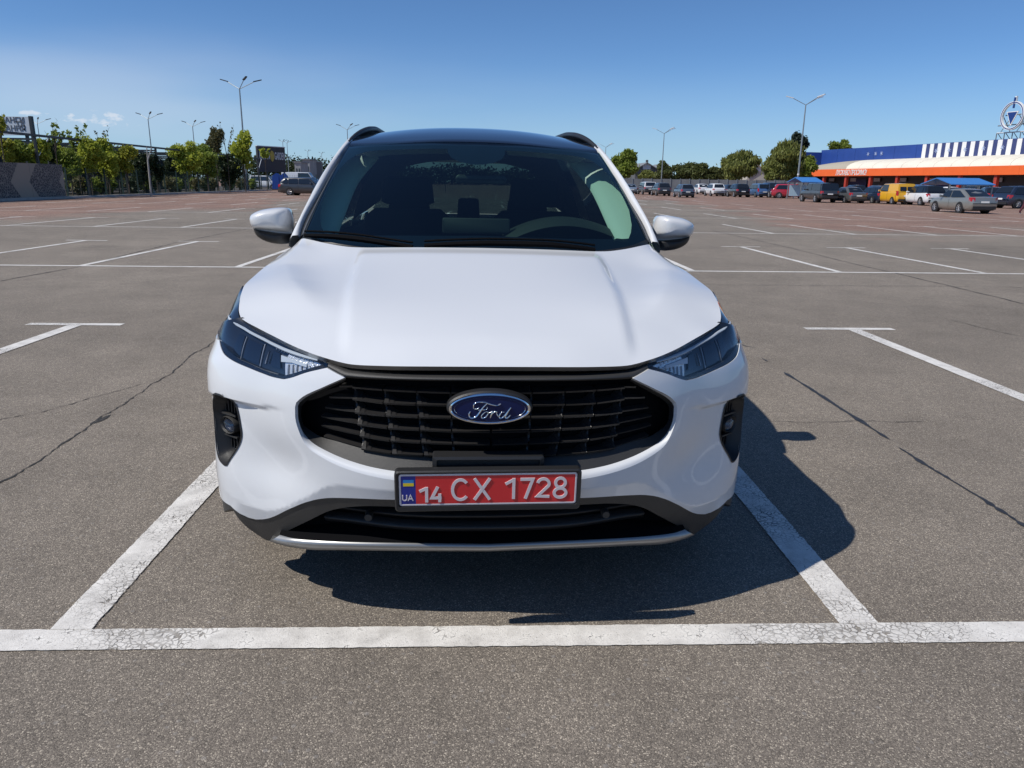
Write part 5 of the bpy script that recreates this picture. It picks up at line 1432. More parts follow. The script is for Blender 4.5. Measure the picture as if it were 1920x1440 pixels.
# heading 0: nose towards -y (to the camera); heading pi: nose away
def away(kind, color, u, v, label, dh=0.0, **kw):
    p = rl(kind, u, v); c = make_car(kind, color, (p[0] * 1.06, p[1] * 1.06), PI + dh, label, **kw); c.scale = (.90, .90, .90)
    return c
away('liftback', 'p_silver', 1797, 402.7, 'silver liftback saloon parked nearest in the right hand row, alone in front')
away('sedan', 'p_lightblue', 1171, 365, 'pale blue saloon at the far left of the right hand row, beside the crossover')
away('pickup', 'p_grey', 1203, 366.2, 'grey pickup with a white canopy in the far row', two_tone='p_white')
away('suv', 'p_darkgrey', 1229, 368.5, 'dark grey crossover right of the grey pickup in the far row')
away('hatch', 'p_bluegrey', 1272, 371.8, 'blue grey hatchback parked just under the bright lamp post')
away('suv', 'p_white', 1331, 369, 'white estate car right of the blue grey hatchback')
away('hatch', 'p_navy', 1358, 368.5, 'navy hatchback partly hidden behind the white estate car')
away('suv', 'p_black', 1375, 371, 'black off roader with a white stripe light left of the blue minivan')
away('minivan', 'p_blue', 1415, 371.5, 'mid blue minivan in the far row below the willow')
g = ground(1457, 371); make_car('suv', 'p_navy', (g[0], g[1] + 1.5), 0.0, 'navy crossover facing the camera right of the blue minivan', rear_plate=False)
g = ground(1474, 370); make_car('suv', 'p_black', (g[0], g[1] + 2.5), PI, 'black off roader behind the red car')
g = ground(1496, 372.5); make_car('hatch', 'p_red', (g[0] - .3, g[1] + 1.6), PI / 2 - .25, 'red hatchback beside the striped foot of the lamp post')
away('pickup', 'p_darkgrey', 1527, 381.5, 'dark grey pickup with a black canopy in front of the orange store sign', two_tone='p_black')
away('sedan', 'p_grey', 1582, 382.5, 'grey saloon right of the dark pickup')
away('wagon', 'p_navy', 1634, 383.2, 'dark navy estate car left of the yellow van')
away('smallvan', 'p_yellow', 1671, 385.2, 'bright yellow small van in the right hand row', panel=True)
away('suv', 'p_white', 1724, 387.5, 'white crossover behind the silver saloon, right of the yellow van', two_tone='p_black')
g = ground(1869, 384); make_car('sedan', 'p_black', (g[0] + .4, g[1] + 1.6), PI - .35, 'black saloon seen over the tail of the silver saloon')
g = ground(1905, 391); make_car('hatch', 'p_navy', (g[0] + .9, g[1] + .6), PI / 2 + .15, 'dark navy hatchback cut off by the right picture edge')
# second rank: cars whose roofs show between the first
back = [('van', 'p_white', 1175, 352.0, 'white panel van behind the pale blue saloon'), ('van', 'p_white', 1250, 352.3, 'long white van behind the dark grey crossover'), ('suv', 'p_white', 1268, 358, 'white car roof between the grey crossover and the hatchback'),
        ('van', 'p_white', 1378, 354.5, 'white van behind the navy hatchback'), ('van', 'p_white', 1431, 355, 'white van rising behind the blue minivan'), ('van', 'p_white', 1481, 356, 'white van with dark windows behind the lamp post foot'),
        ('sedan', 'p_white', 1313, 364, 'low white saloon left of the white estate car'),
        ('hatch', 'p_black', 1600, 371, 'black hatchback behind the grey saloon'), ('hatch', 'p_darkgrey', 1641, 371, 'dark hatchback behind the navy estate car'), ('suv', 'p_blue', 1710, 372.5, 'blue crossover behind the yellow van'),
        ('sedan', 'p_white', 1775, 374.5, 'white saloon behind the silver saloon bonnet'), ('suv', 'p_grey', 1822, 376, 'grey crossover in front of the larger blue shelter'), ('sedan', 'p_white', 1905, 375, 'white saloon near the right edge below the orange band')]
for kd, cl, u, v, lb in back:
    g = ground(u, v); make_car(kd, cl, g, PI + rng.uniform(-.1, .1) + (PI / 2 if kd == 'van' and u in (1250, 1378) else 0), lb)
# the grey estate crossing on the left and vehicles behind the far fence
g = ground(541, 366.5); make_car('wagon', 'p_darkgrey', (g[0] + 1.5, g[1] + .8), PI / 2 - .12, 'dark grey estate car on the left, half hidden by the crossover pillar')
for kd, cl, u, Y, lb in (('van', 'p_white', 566, 118, 'white van beyond the fence right of the garden sign'), ('smallvan', 'p_white', 497, 112, 'white small van behind the fence below the garden sign'), ('hatch', 'p_white', 545, 104, 'white hatchback behind the fence over the grey estate'), ('suv', 'p_darkgrey', 585, 110, 'dark crossover behind the fence beside the white van')):
    p_ = at(u, 345, Y); make_car(kd, cl, (p_.x, p_.y), PI / 2 + rng.uniform(-.2, .2), lb)

# ------------------------------------------------------------------ lamp posts
def lamp_post(u, vtop, label, H=11.0, pale=False, arms=((-1.0, .42), (.55, .55), (1.0, .22)), arm=2.4, stripes=False, rot=0.0, Yd=None):
    Y = Yd
    if Y is None:
        r = ray(u, vtop); Y = r[1] * (H - CAMH) / r[2]
    p_ = at(u, vtop, Y)
    lp = empty('lamp_post', (p_.x, p_.y, 0)); tag(lp, label, 'lamp post', 'three armed lamp posts of the car park')
    autosmooth(MB().tube([(0, 0, 0), (0, 0, H * .45), (0, 0, H)], [.13, .10, .065], 10).build('post', 'steel_grey', lp), 60)
    MB().lathe([(.26, 0), (.26, .05), (.14, .1)], 12).build('foot', 'concrete' if not stripes else 'lamp_pale', lp)
    for k, (dx, tilt) in enumerate(arms):
        a = rot + (0 if k == 0 else (2.2 if k == 1 else PI * 1.05)); s = arm
        dirx, diry = (dx, (.35, -.75, .3)[k % 3])
        n = math.hypot(dirx, diry); dirx, diry = dirx / n, diry / n
        e = (dirx * s * .62, diry * s * .62, H + s * .30); e2 = (dirx * s, diry * s, H + s * .40)
        MB().tube([(0, 0, H - .05), e], .04, 6).build('arm', 'steel_grey', lp)
        d = Vector(e2) - Vector(e); sd = Vector((-diry, dirx, 0)) * .13
        V = [Vector(e) - sd, Vector(e) + sd, Vector(e2) + sd * .8, Vector(e2) - sd * .8]; up = Vector((0, 0, .10))
        MB().add(V + [q + up for q in V], [(0, 1, 2, 3)[::-1], (4, 5, 6, 7), (0, 1, 5, 4), (1, 2, 6, 5), (2, 3, 7, 6), (3, 0, 4, 7)]).build('lamp_head', 'lamp_pale' if pale else 'lamp_dark', lp)
    if stripes:
        for q in range(7):
            MB().lathe([(.136, .12 + q * .42), (.134, .12 + q * .42 + .21)], 10).build('stripe', 'bg_plate' if q % 2 == 0 else 'bg_red', lp)
    return lp
lamp_post(449, 166, 'tallest lamp post on the left, standing behind the sparse leafy tree')
lamp_post(277.5, 223, 'lamp post behind the pergola left of the bright green trees')
lamp_post(361, 237, 'lamp post rising over the bright green trees')
lamp_post(651, 243, 'far lamp post peeping out beside the crossover roof rail')
lamp_post(70, 232, 'lamp post just right of the white billboard')
lamp_post(530, 266, 'slim far lamp post right of the garden sign, left of a pair', arm=1.2)
lamp_post(538, 268, 'slim far lamp post right of the garden sign, right of a pair', arm=1.2)
lamp_post(1511, 196, 'tall lamp post with striped foot on the right, before the willow', pale=True, stripes=True, rot=.3)
lamp_post(1245.5, 250, 'single lamp post over the far row of cars beside the grey house', pale=True)
lamp_post(1136, 276, 'faint far lamp post beside the right windscreen pillar', pale=True)
lamp_post(577, 284, 'tiny far lamp post over the distant trees', arm=1.2)
lamp_post(603, 288, 'tiny far lamp post touching the crossover windscreen pillar', arm=1.2)

# ------------------------------------------------------------------ foliage
def leaf_mat(name, c1, c2, trans=.35):
    m, n, l, b = new_mat(name)
    t = n.new('ShaderNodeTexCoord'); x = n.new('ShaderNodeTexNoise'); x.inputs['Scale'].default_value = 2.2; x.inputs['Detail'].default_value = 6; x.inputs['Roughness'].default_value = .8
    l.new(t.outputs['Object'], x.inputs['Vector'])
    cr = n.new('ShaderNodeValToRGB'); l.new(x.outputs['Fac'], cr.inputs[0]); cr.color_ramp.elements[0].position = .35; cr.color_ramp.elements[1].position = .66
    cr.color_ramp.elements[0].color = (*c1, 1); cr.color_ramp.elements[1].color = (*c2, 1)
    setp(b, rough=.55, spec=.3); l.new(cr.outputs[0], b.inputs['Base Color'])
    tr = n.new('ShaderNodeBsdfTranslucent'); l.new(cr.outputs[0], tr.inputs[0])
    mx = n.new('ShaderNodeMixShader'); mx.inputs[0].default_value = trans
    l.new(b.outputs[0], mx.inputs[1]); l.new(tr.outputs[0], mx.inputs[2]); l.new(mx.outputs[0], n['Material Output'].inputs[0])
leaf_mat('leaf_lime', (.26, .31, .04), (.50, .54, .08), .5); leaf_mat('leaf_green', (.12, .17, .03), (.33, .40, .07), .45); leaf_mat('leaf_dark', (.014, .026, .012), (.055, .08, .028), .25)
leaf_mat('leaf_yellow', (.24, .26, .035), (.46, .46, .07), .5); leaf_mat('leaf_willow', (.11, .13, .035), (.32, .34, .095), .42); leaf_mat('leaf_olive', (.07, .075, .03), (.18, .16, .07)); leaf_mat('leaf_hedge', (.065, .085, .028), (.19, .21, .075), .4); leaf_mat('leaf_spruce', (.012, .024, .016), (.03, .05, .035), .1)
nrng = np.random.default_rng(5)
def leaves(lobes, n, size, droop=0.0, hollow=.35, asp=1.6):
    """leaf quads through a set of ellipsoid lobes (x, y, z, rx, ry, rz)"""
    lobes = np.array(lobes, float); vol = lobes[:, 3] * lobes[:, 4] * lobes[:, 5]
    idx = nrng.choice(len(lobes), n, p=vol ** .75 / (vol ** .75).sum())
    d = nrng.normal(size=(n, 3)); d /= np.linalg.norm(d, axis=1)[:, None]
    r = (hollow + (1 - hollow) * nrng.random(n) ** .6) * (1 + .16 * nrng.normal(size=n))
    P = lobes[idx, :3] + d * r[:, None] * lobes[idx, 3:]
    u = nrng.normal(size=(n, 3)); u[:, 2] -= droop * 2; u /= np.linalg.norm(u, axis=1)[:, None]
    v = np.cross(u, nrng.normal(size=(n, 3))); v /= np.linalg.norm(v, axis=1)[:, None]
    s = size * (.6 + .8 * nrng.random(n))[:, None]
    a, b = u * s * asp * .5, v * s * .5
    V = np.stack([P - a, P + b * .9, P + a, P - b * .9], 1).reshape(-1, 3)
    F = np.arange(4 * n).reshape(n, 4)
    return V, F
def tree(name, base, H, lobes, n, size, leaf, label, trunk_h, tr=.12, droop=0, hollow=.35, limbs=6, group=None, cat='tree', asp=1.6):
    t = empty(name, tuple(base)); tag(t, label, cat, group)
    L = np.array(lobes)
    mb = MB().tube([(0, 0, 0), (tr * .3, 0, trunk_h * .5), (0, tr * .2, trunk_h), (0, 0, H * .8)], [tr, tr * .85, tr * .7, tr * .15], 7)
    mb.build('trunk', 'bark', t)
    lm = MB()
    for k in range(limbs):
        q = L[k % len(L)]; z0 = trunk_h * (.75 + .5 * rng.random())
        e = (q[0] + rng.uniform(-.6, .6) * q[3], q[1] + rng.uniform(-.6, .6) * q[4], q[2] + rng.uniform(-.2, .7) * q[5])
        MBl = [(0, 0, z0), (e[0] * .45, e[1] * .45, z0 + (e[2] - z0) * .55), e]
        MB().tube(MBl, [tr * .45, tr * .28, tr * .06], 5).build('limb', 'bark', t)
    V, F = leaves(lobes, n, size, droop, hollow, asp)
    mesh('crown', V, F, leaf, t)
    return t
def crown_tree(u, vtop, vbot, wpx, Y, n, size, leaf, label, name='garden_tree', vbase=None, lob=7, group=None, tr=.06, **k):
    """free form tree whose crown spans these photo measures at depth Y"""
    top, bot = at(u, vtop, Y), at(u, vbot, Y); rx = wpx / 2 * Y / FPX * 1.03
    base = Vector((top.x, Y, 0)); h = top.z - bot.z; zc = (top.z + bot.z) / 2
    L = []
    for i in range(lob):
        a = rng.uniform(0, 2 * PI); q = rng.random() ** .5
        zz = bot.z + h * (.16 + .68 * (i + rng.random()) / lob); f = math.sin(PI * min(.95, max(.08, (zz - bot.z) / h))) ** .6
        L.append((math.cos(a) * rx * .62 * q * f, math.sin(a) * rx * .5 * q * f, zz, rx * rng.uniform(.42, .62) * f, rx * rng.uniform(.42, .6) * f, max(.12, h * rng.uniform(.14, .22))))
    return tree(name, base, top.z, L, n, size, leaf, label, max(.2, bot.z - .1 * h), tr=tr, group=group, **k)
# right hand trees beyond the car park
def big_tree(u, vtop, vbot, wpx, Y, n, size, leaf, label, **k):
    return crown_tree(u, vtop, vbot, wpx, Y, int(n * 2.6), size * .52, leaf, label, tr=.25, **k)
big_tree(1169, 279, 340, 56, 150, 2600, .62, 'leaf_green', 'pointed loose tree beside the right windscreen pillar', name='broadleaf_tree', lob=10, asp=2.2)
row = [(1212, 318, 40, 'low bushy tree before the grey house'), (1250, 302, 44, 'rounded dark tree right of the grey house gable'), (1286, 303, 46, 'dark rounded tree in the middle of the tree row'), (1318, 304, 42, 'dark tree in the row left of the small willow'), (1345, 312, 40, 'lowest dark tree next to the small willow')]
for u, vt, w, lb in row: big_tree(u, vt, 342, w, 165 + rng.uniform(-4, 4), 2200, .62, 'leaf_hedge' if u != 1212 else 'leaf_willow', lb, name='broadleaf_tree', lob=9, group='trees behind the far cars')
big_tree(1388, 283, 343, 74, 150, 3600, .6, 'leaf_willow', 'smaller round willow in the tree row', name='willow_tree', lob=10, droop=1.1, asp=2.6)
big_tree(1478, 264, 343, 84, 140, 5200, .6, 'leaf_willow', 'large weeping willow behind the striped lamp post', name='willow_tree', lob=12, droop=1.3, asp=2.8)
big_tree(1499, 246, 300, 40, 150, 2400, .6, 'leaf_spruce', 'dark spruce top rising over the large willow', name='spruce_tree', lob=8, asp=2.0)
big_tree(1524, 290, 343, 44, 138, 2000, .6, 'leaf_green', 'mid green tree against the blue store wall', name='broadleaf_tree', lob=8)
big_tree(1450, 300, 343, 40, 132, 1500, .5, 'leaf_willow', 'light bushy tree at the foot of the large willow', name='broadleaf_tree', lob=7)
big_tree(1578, 262, 292, 44, 235, 1500, .8, 'leaf_green', 'tree top showing over the store roof', name='broadleaf_tree', lob=7)
# distant tree line at the horizon, one mass
V_, F_ = [], []
for x in np.arange(-330, 260, 7.0):
    if -12 < x < 20: pass
    h = 5.5 + 3.0 * rng.random() + (2.5 if -150 < x < -60 else 0)
    v, f = leaves([(x, 330 + rng.uniform(-8, 8), h * .5, 6.5, 4, h * .55)], 900, .75)
    F_ += [tuple(q + len(V_)) for q in f]; V_ += [tuple(q) for q in v]
fw = mesh('distant_wood', V_, F_, 'leaf_dark'); tag(fw, 'dark line of far trees along the horizon', 'wood', kind='stuff')

# grey house with gable, grey fence, pale roof
mat('house_grey', (.12, .125, .13), rough=.8, var=.1); mat('roof_grey', (.20, .21, .22), rough=.7, var=.15); mat('fence_grey', (.20, .21, .215), rough=.7, var=.15, vscale=.6); mat('roof_pale', (.50, .47, .42), rough=.7, var=.1)
def gable_house(u0, u1, vridge, veave, Y, depth, wall, roof, label, vwin=None):
    a, b = at(u0, veave, Y), at(u1, veave, Y); r = at((u0 + u1) / 2, vridge, Y); w = b.x - a.x
    h = empty('house', ((a.x + b.x) / 2, Y, 0)); tag(h, label, 'house'); x = w / 2
    MB().prism([(-x, 0, 0), (x, 0, 0), (x, 0, a.z), (0, 0, r.z), (-x, 0, a.z)], (0, depth, 0)).build('wall', wall, h)
    for sg in (-1, 1):
        e = Vector((sg * (x + .5), -.5, a.z - .25)); t = Vector((0, -.5, r.z + .12)); 
        MB().prism([e, t, t + Vector((0, 0, .18)), e + Vector((0, 0, .18))], (0, depth + 1, 0)).build('roof', roof, h)
    wn_ = MB().box(-.9, .9, -.05, .02, a.z + .1, a.z + 1.3); wn_.build('window', 'lamp_pale', h)
    MB().box(x * .45 - .25, x * .45 + .25, depth * .4, depth * .4 + .5, r.z - 1.2, r.z + 1.0).build('chimney', 'house_grey', h)
gable_house(1191, 1234, 307, 318, 175, 14, 'house_grey', 'roof_grey', 'dark grey house with a low gable roof behind the far cars')
gable_house(1232, 1262, 309, 318, 185, 12, 'house_grey', 'roof_grey', 'second grey gable house partly behind the rounded tree')
gable_house(1402, 1436, 311, 322, 170, 10, 'roof_pale', 'roof_pale', 'pale roofed building between the two willows')
fa, fb = at(1150, 345, 128), at(1540, 345, 128)
fe = empty('boundary_fence', (fa.x, 128, 0)); tag(fe, 'long grey sheet fence behind the far row of cars', 'fence')
nf = 22; dx = (fb.x - fa.x) / nf
for i in range(nf):
    MB().box(i * dx + .03, (i + 1) * dx - .03, 0, .05, .05, 2.15 + .05 * (i % 2)).build('panel', 'fence_grey', fe)
    MB().box(i * dx - .05, i * dx + .05, -.08, -.003, 0, 2.3).build('post', 'steel_grey', fe)

# ------------------------------------------------------------------ store
mat('store_blue', (.022, .062, .27), rough=.45, var=.08, vscale=.4); mat('store_navy', (.045, .06, .17), rough=.5, var=.1, vscale=.5); mat('store_white', (.80, .80, .78), rough=.5, var=.03)
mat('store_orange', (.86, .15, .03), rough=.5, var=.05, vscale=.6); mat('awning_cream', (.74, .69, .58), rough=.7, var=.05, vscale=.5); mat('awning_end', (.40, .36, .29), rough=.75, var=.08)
mat('store_dark', (.07, .073, .08), rough=.35); mat('store_red', (.42, .05, .03), rough=.5); mat('logo_blue', (.015, .045, .20), rough=.35); mat('decal_pale', (.35, .42, .62), rough=.5)
Pl, Pr = at(1535, 345, 178), at(1920, 345, 124)
store = empty('store_building', (Pl.x, Pl.y, 0)); tag(store, 'long blue store with white stripes, cream awning and orange band on the right', 'store')
sd_ = Vector((Pr.x - Pl.x, Pr.y - Pl.y, 0)); SL = sd_.length; sd_.normalize(); store.rotation_euler = (0, 0, math.atan2(sd_.y, sd_.x))
# local frame: x along the facade towards the right, y behind the facade (away from the car park), z up
TOT = SL + 45.0; z_top = 9.35; z_aw = 6.55; z_o1 = 4.85; z_o0 = 3.45; OUT = 6.5
MB().box(0, TOT, 0, 40, 0, z_top - .4).build('wall', 'store_dark', store)
MB().box(0, .3, -OUT + .5, 0, 0, z_top - .5).build('end_wall', 'store_blue', store)
npan = int((TOT) / 6)
for i in range(npan):
    MB().box(i * 6.0 + .03, i * 6.0 + 5.97, -.25, -.003, z_aw - .6, z_top).build('facade_panel', 'store_blue', store)
def f_at(u, v=300):
    """distance along the facade where the sight line of photo column u crosses it"""
    r = ray(u, v); n = Vector((-sd_.y, sd_.x, 0)); d = Vector((r[0], r[1], 0)); t = (Pl.xy.to_3d() @ n if False else Vector((Pl.x, Pl.y, 0)).dot(n)) / d.dot(n)
    return (d * t - Vector((Pl.x, Pl.y, 0))).dot(sd_)
s0 = f_at(1729); s1 = f_at(1904)
pitch = (s1 - s0) / 11.0
i = 0
while s0 + i * pitch < TOT - 2:
    x = s0 + i * pitch
    MB().box(x, x + pitch * .50, -.33, -.255, z_aw + .05, z_top - .05).build('white_stripe', 'store_white', store)
    MB().box(x + pitch * .505, x + pitch * .995, -.30, -.2555, z_aw + .05, z_top - .05).build('navy_stripe', 'store_navy', store)
    i += 1
for u in (1630, 1644, 1655, 1757, 1781, 1811, 1845, 1880):
    x = f_at(u, 292); fl = MB()
    for a in range(3):
        c, s = math.cos(a * PI / 3 + .3), math.sin(a * PI / 3 + .3)
        fl.prism([(x - .42 * c - .05 * s, -.34, 8.0 - .42 * s + .05 * c), (x - .42 * c + .05 * s, -.34, 8.0 - .42 * s - .05 * c), (x + .42 * c + .05 * s, -.34, 8.0 + .42 * s - .05 * c), (x + .42 * c - .05 * s, -.34, 8.0 + .42 * s + .05 * c)], (0, -.02 - .003 * a, 0))
    fl.build('snowflake_decal', 'decal_pale', store)
# awning: curved roof sheets over the walkway, closed by a rounded end
def aw(t): return (-OUT * math.cos(t * PI / 2) * 1.0, z_o1 + (z_aw - z_o1 + .25) * math.sin(t * PI / 2))
HIP = 18.0
ns = int((TOT - HIP) / 4)
for i in range(ns):
    xa, xb = HIP + i * 4.0 + .02, HIP + (i + 1) * 4.0 - .02
    g_ = [[(x, *aw(t)) for t in np.linspace(0, 1, 7)] for x in (xa, xb)]
    autosmooth(MB().grid(g_).build('awning_sheet', 'awning_cream', store), 60)
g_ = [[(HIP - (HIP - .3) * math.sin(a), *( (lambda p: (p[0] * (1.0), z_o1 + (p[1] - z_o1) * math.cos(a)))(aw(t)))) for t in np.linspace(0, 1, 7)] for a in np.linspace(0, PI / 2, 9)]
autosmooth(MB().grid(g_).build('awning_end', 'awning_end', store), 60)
for i in range(int(TOT / 5)):
    MB().box(i * 5.0 + .01, i * 5.0 + 4.99, -OUT - .12, -OUT, z_o0, z_o1).build('fascia_panel', 'store_orange', store)
MB().box(0, TOT, -OUT + .02, -.3, z_o0 + .02, z_o0 + .2).build('canopy_soffit', 'store_red', store)
for i in range(int(TOT / 7.5)):
    x = 3 + i * 7.5
    MB().box(x - .28, x + .28, -OUT + .2, -OUT + .75, 0, z_o0 + .02).build('column', 'store_red', store)
    MB().box(x + 1.2, x + 3.0, -.40, -.255, 2.4, 3.1).build('wall_unit', 'lamp_pale', store)
    if i % 3 != 1: MB().box(x + 1.0, x + 6.3, -.36, -.256, .2, 1.5 + .4 * (i % 2)).build('shop_window', 'store_white' if i % 2 else 'bg_glass', store)
    else: MB().box(x + .9, x + 6.4, -.36, -.256, .1, 2.9).build('entrance_panel', 'store_navy', store)
for k in range(7):
    x = 2.2 + k * .62
    MB().box(x, x + .16, -OUT + 1.0, -OUT + 1.16, 0, 3.4).build('lattice_post', 'store_white', store)
    MB().box(x + .165, x + .61, -OUT + 1.02, -OUT + 1.12, 2.4, 2.56).build('lattice_rail', 'store_white', store)
tx = text_mesh('ЛАСКАВО ПРОСИМО!', 1.35, 'store_white', 'welcome_lettering', store, depth=.03, align='LEFT', shear=.18, bold=.02)
x0_, x1_ = f_at(1567, 325) , f_at(1624, 325)
# the fascia stands forward of the facade: measure along it instead
def fas(u):
    r = ray(u, 325); n = Vector((-sd_.y, sd_.x, 0)); o = Vector((Pl.x, Pl.y, 0)) - n * (OUT + .14); d = Vector((r[0], r[1], 0)); t = o.dot(n) / d.dot(n)
    return (d * t - o).dot(sd_)
x0_, x1_ = fas(1567), fas(1625)
co = np.array([v.co for v in tx.data.vertices]); sx_ = (x1_ - x0_) / (co[:, 0].max() - co[:, 0].min()); sy_ = 1.12 / (co[:, 1].max() - co[:, 1].min())
for v in tx.data.vertices:
    c = v.co.copy(); v.co = (x0_ + (c.x - co[:, 0].min()) * sx_, -OUT - .16 - c.z, z_o0 + .14 + (c.y - co[:, 1].min()) * sy_)
tx.data.update()
# round logo on a steel stand above the roof, with the first sign letter at the edge
xc = f_at(1889, 230)
logo = empty('roof_sign', tuple(store.matrix_basis @ Vector((xc, 1.0, 0))) if False else (0, 0, 0))
lm_ = Matrix.Translation((Pl.x, Pl.y, 0)) @ Matrix.Rotation(math.atan2(sd_.y, sd_.x), 4, 'Z')
logo.location = lm_ @ Vector((xc, 1.0, 0)); logo.rotation_euler = store.rotation_euler; tag(logo, 'round blue and white roof sign with a triangle on a steel stand', 'sign')
pc_ = at(1889, 217, logo.location.y); zc2 = pc_.z; rr_ = 2.28
def ring3(ro, ri, y0, y1, seg=48):
    V = []; F = []
    for k in range(seg):
        a = 2 * PI * k / seg
        for r, y in ((ro, y0), (ri, y0), (ri, y1), (ro, y1)): V.append((r * math.cos(a), y, zc2 + r * math.sin(a)))
    for k in range(seg):
        b, c = 4 * k, 4 * ((k + 1) % seg)
        for j in range(4): F.append((b + j, b + (j + 1) % 4, c + (j + 1) % 4, c + j))
    return V, F
mesh('ring', *ring3(rr_, rr_ - .34, -.4, 0), 'store_white', logo); mesh('ring_line', *ring3(rr_ - .10, rr_ - .24, -.43, -.39), 'logo_blue', logo)
def tri_(s, y0, y1): return [(-1.25 * s, y0, zc2 + .75 * s + .0), (1.25 * s, y0, zc2 + .75 * s), (0, y0, zc2 - 1.75 * s)], (0, y1 - y0, 0)
MB().prism(*tri_(.92, -.35, -.22)).build('triangle_edge', 'store_white', logo); MB().prism(*tri_(.76, -.40, -.355)).build('triangle', 'logo_blue', logo)
MB().box(-.12, .12, -.4, -.2, zc2 + 1.2, zc2 + 2.9).build('needle', 'logo_blue', logo); MB().box(-.16, .16, -.195, .1, zc2 + 2.0, zc2 + 3.1).build('needle_back', 'store_white', logo)
zr0 = 9.0
for xa in (-3.2, -1.6, 0, 1.6, 3.2, 6.5, 9.5):
    MB().tube([(xa, .4, zr0), (xa, .4, zc2 - rr_ - .3)], .09, 5).build('stand_post', 'steel_grey', logo)
    MB().tube([(xa, .6, zc2 - rr_ - .3), (xa, 2.2, zr0)], .06, 5).build('stand_strut', 'steel_grey', logo)
for zz in (zc2 - rr_ - .3, zc2 - rr_ + .9, zc2 + .2):
    MB().tube([(-3.2 if zz < zc2 else -2.0, .42, zz), (10.0, .42, zz)], .10, 5).build('stand_rail', 'steel_grey' if zz > zc2 - rr_ else 'lamp_pale', logo)
for xa, xb in ((-2.6, -.6), (.6, 2.6), (3.0, 6.0), (6.0, 9.0)):
    MB().tube([(xa, .46, zc2 - rr_ - .3), (xb, .46, zc2 + .2)], .06, 5).build('stand_brace', 'steel_grey', logo); MB().tube([(xb, .50, zc2 - rr_ - .3), (xa, .50, zc2 + .2)], .06, 5).build('stand_brace', 'steel_dark', logo)
let = MB().box(3.35, 4.0, -.4, -.1, zc2 - 2.0, zc2 + 1.7).box(4.0, 6.0, -.4, -.1, zc2 + 1.1, zc2 + 1.7).box(4.0, 5.7, -.4, -.1, zc2 - .4, zc2 + .2).box(4.0, 6.0, -.4, -.1, zc2 - 2.0, zc2 - 1.4)
let.build('letter', 'logo_blue', logo)

# trolley shelters with blue roofs
mat('shelter_blue', (.05, .20, .52), rough=.4, var=.1); mat('shelter_side', (.45, .62, .72), rough=.3)
def shelter(u0, u1, vridge, veave, Y, dep, label):
    a, b = at(u0, veave, Y), at(u1, veave, Y); zr_ = at(u0, vridge, Y + dep / 2).z; w = b.x - a.x
    s = empty('trolley_shelter', (a.x, Y, 0)); tag(s, label, 'shelter')
    for y0, y1, za, zb_ in ((-.2, dep / 2, a.z, zr_), (dep + .2, dep / 2, a.z, zr_)):
        MB().prism([(0, y0, za), (0, y1, zb_), (0, y1, zb_ + .07), (0, y0, za + .07)], (w, 0, 0)).build('roof', 'shelter_blue', s)
    for k in range(4):
        for yy in (.05, dep - .1): MB().box(k * (w - .1) / 3, k * (w - .1) / 3 + .08, yy, yy + .08, 0, a.z).build('post', 'steel_grey', s)
    MB().box(.15, w - .2, dep - .2, dep - .17, .3, a.z - .25).build('side_panel', 'shelter_side', s)
    MB().prism([(w - .02, 0, a.z - .02), (w - .02, dep, a.z - .02), (w - .02, dep / 2, zr_ - .02)], (.02, 0, 0)).build('gable', 'steel_dark', s)
shelter(1503, 1543, 333.5, 342, 78, 3.6, 'blue roofed trolley shelter behind the dark pickup')
shelter(1782, 1864, 335, 346.5, 62, 4.2, 'larger blue roofed trolley shelter before the store front')

# ------------------------------------------------------------------ garden centre on the left
FX = -27.2
gc = empty('garden_fence', (FX, 0, 0)); tag(gc, 'dark green mesh fence along the left side of the car park', 'fence')
ys_ = [51 + 2.55 * i for i in range(18)]
for i, y in enumerate(ys_):
    MB().box(-.04, .04, y - .04, y + .04, 0, 1.95).build('post', 'fence_green', gc)
    if i < len(ys_) - 1:
        m_ = MB()
        for q in range(1, 16): m_.tube([(0, y + q * .159, .12), (0, y + q * .159, 1.85)], .006, 3, caps=False)
        for zz in (.15, .6, 1.1, 1.5, 1.85): m_.tube([(.01, y + .04, zz), (.01, y + 2.51, zz)], .010, 3, caps=False)
        o_ = m_.build('mesh_panel', 'fence_green', gc); o_['kind'] = 'stuff'
kb_ = mesh('kerb', *(lambda m: (m.V, m.F))(MB().box(FX + .12, FX + .42, 30, 97, 0, .14)), 'concrete'); tag(kb_, kind='structure')
so_ = mesh('planting_bed', [(FX - 60, 20, .02), (FX + .12, 20, .02), (FX + .12, 140, .02), (FX - 60, 140, .02)], [(0, 1, 2, 3)], 'soil'); tag(so_, kind='structure')
# far cross fence where the grey estate passes
cf = empty('cross_fence', (FX, 97, 0)); tag(cf, 'open railing fence closing the far end behind the grey estate', 'fence')
for i in range(12):
    MB().box(i * 2.0, i * 2.0 + .08, 0, .08, 0, 2.0).build('post', 'fence_green', cf)
    m_ = MB()
    for q in range(1, 9): m_.tube([(i * 2.0 + .08 + q * .21, .04, .1), (i * 2.0 + .08 + q * .21, .04, 1.9)], .012, 3, caps=False)
    o_ = m_.build('mesh_panel', 'fence_green', cf); o_['kind'] = 'stuff'

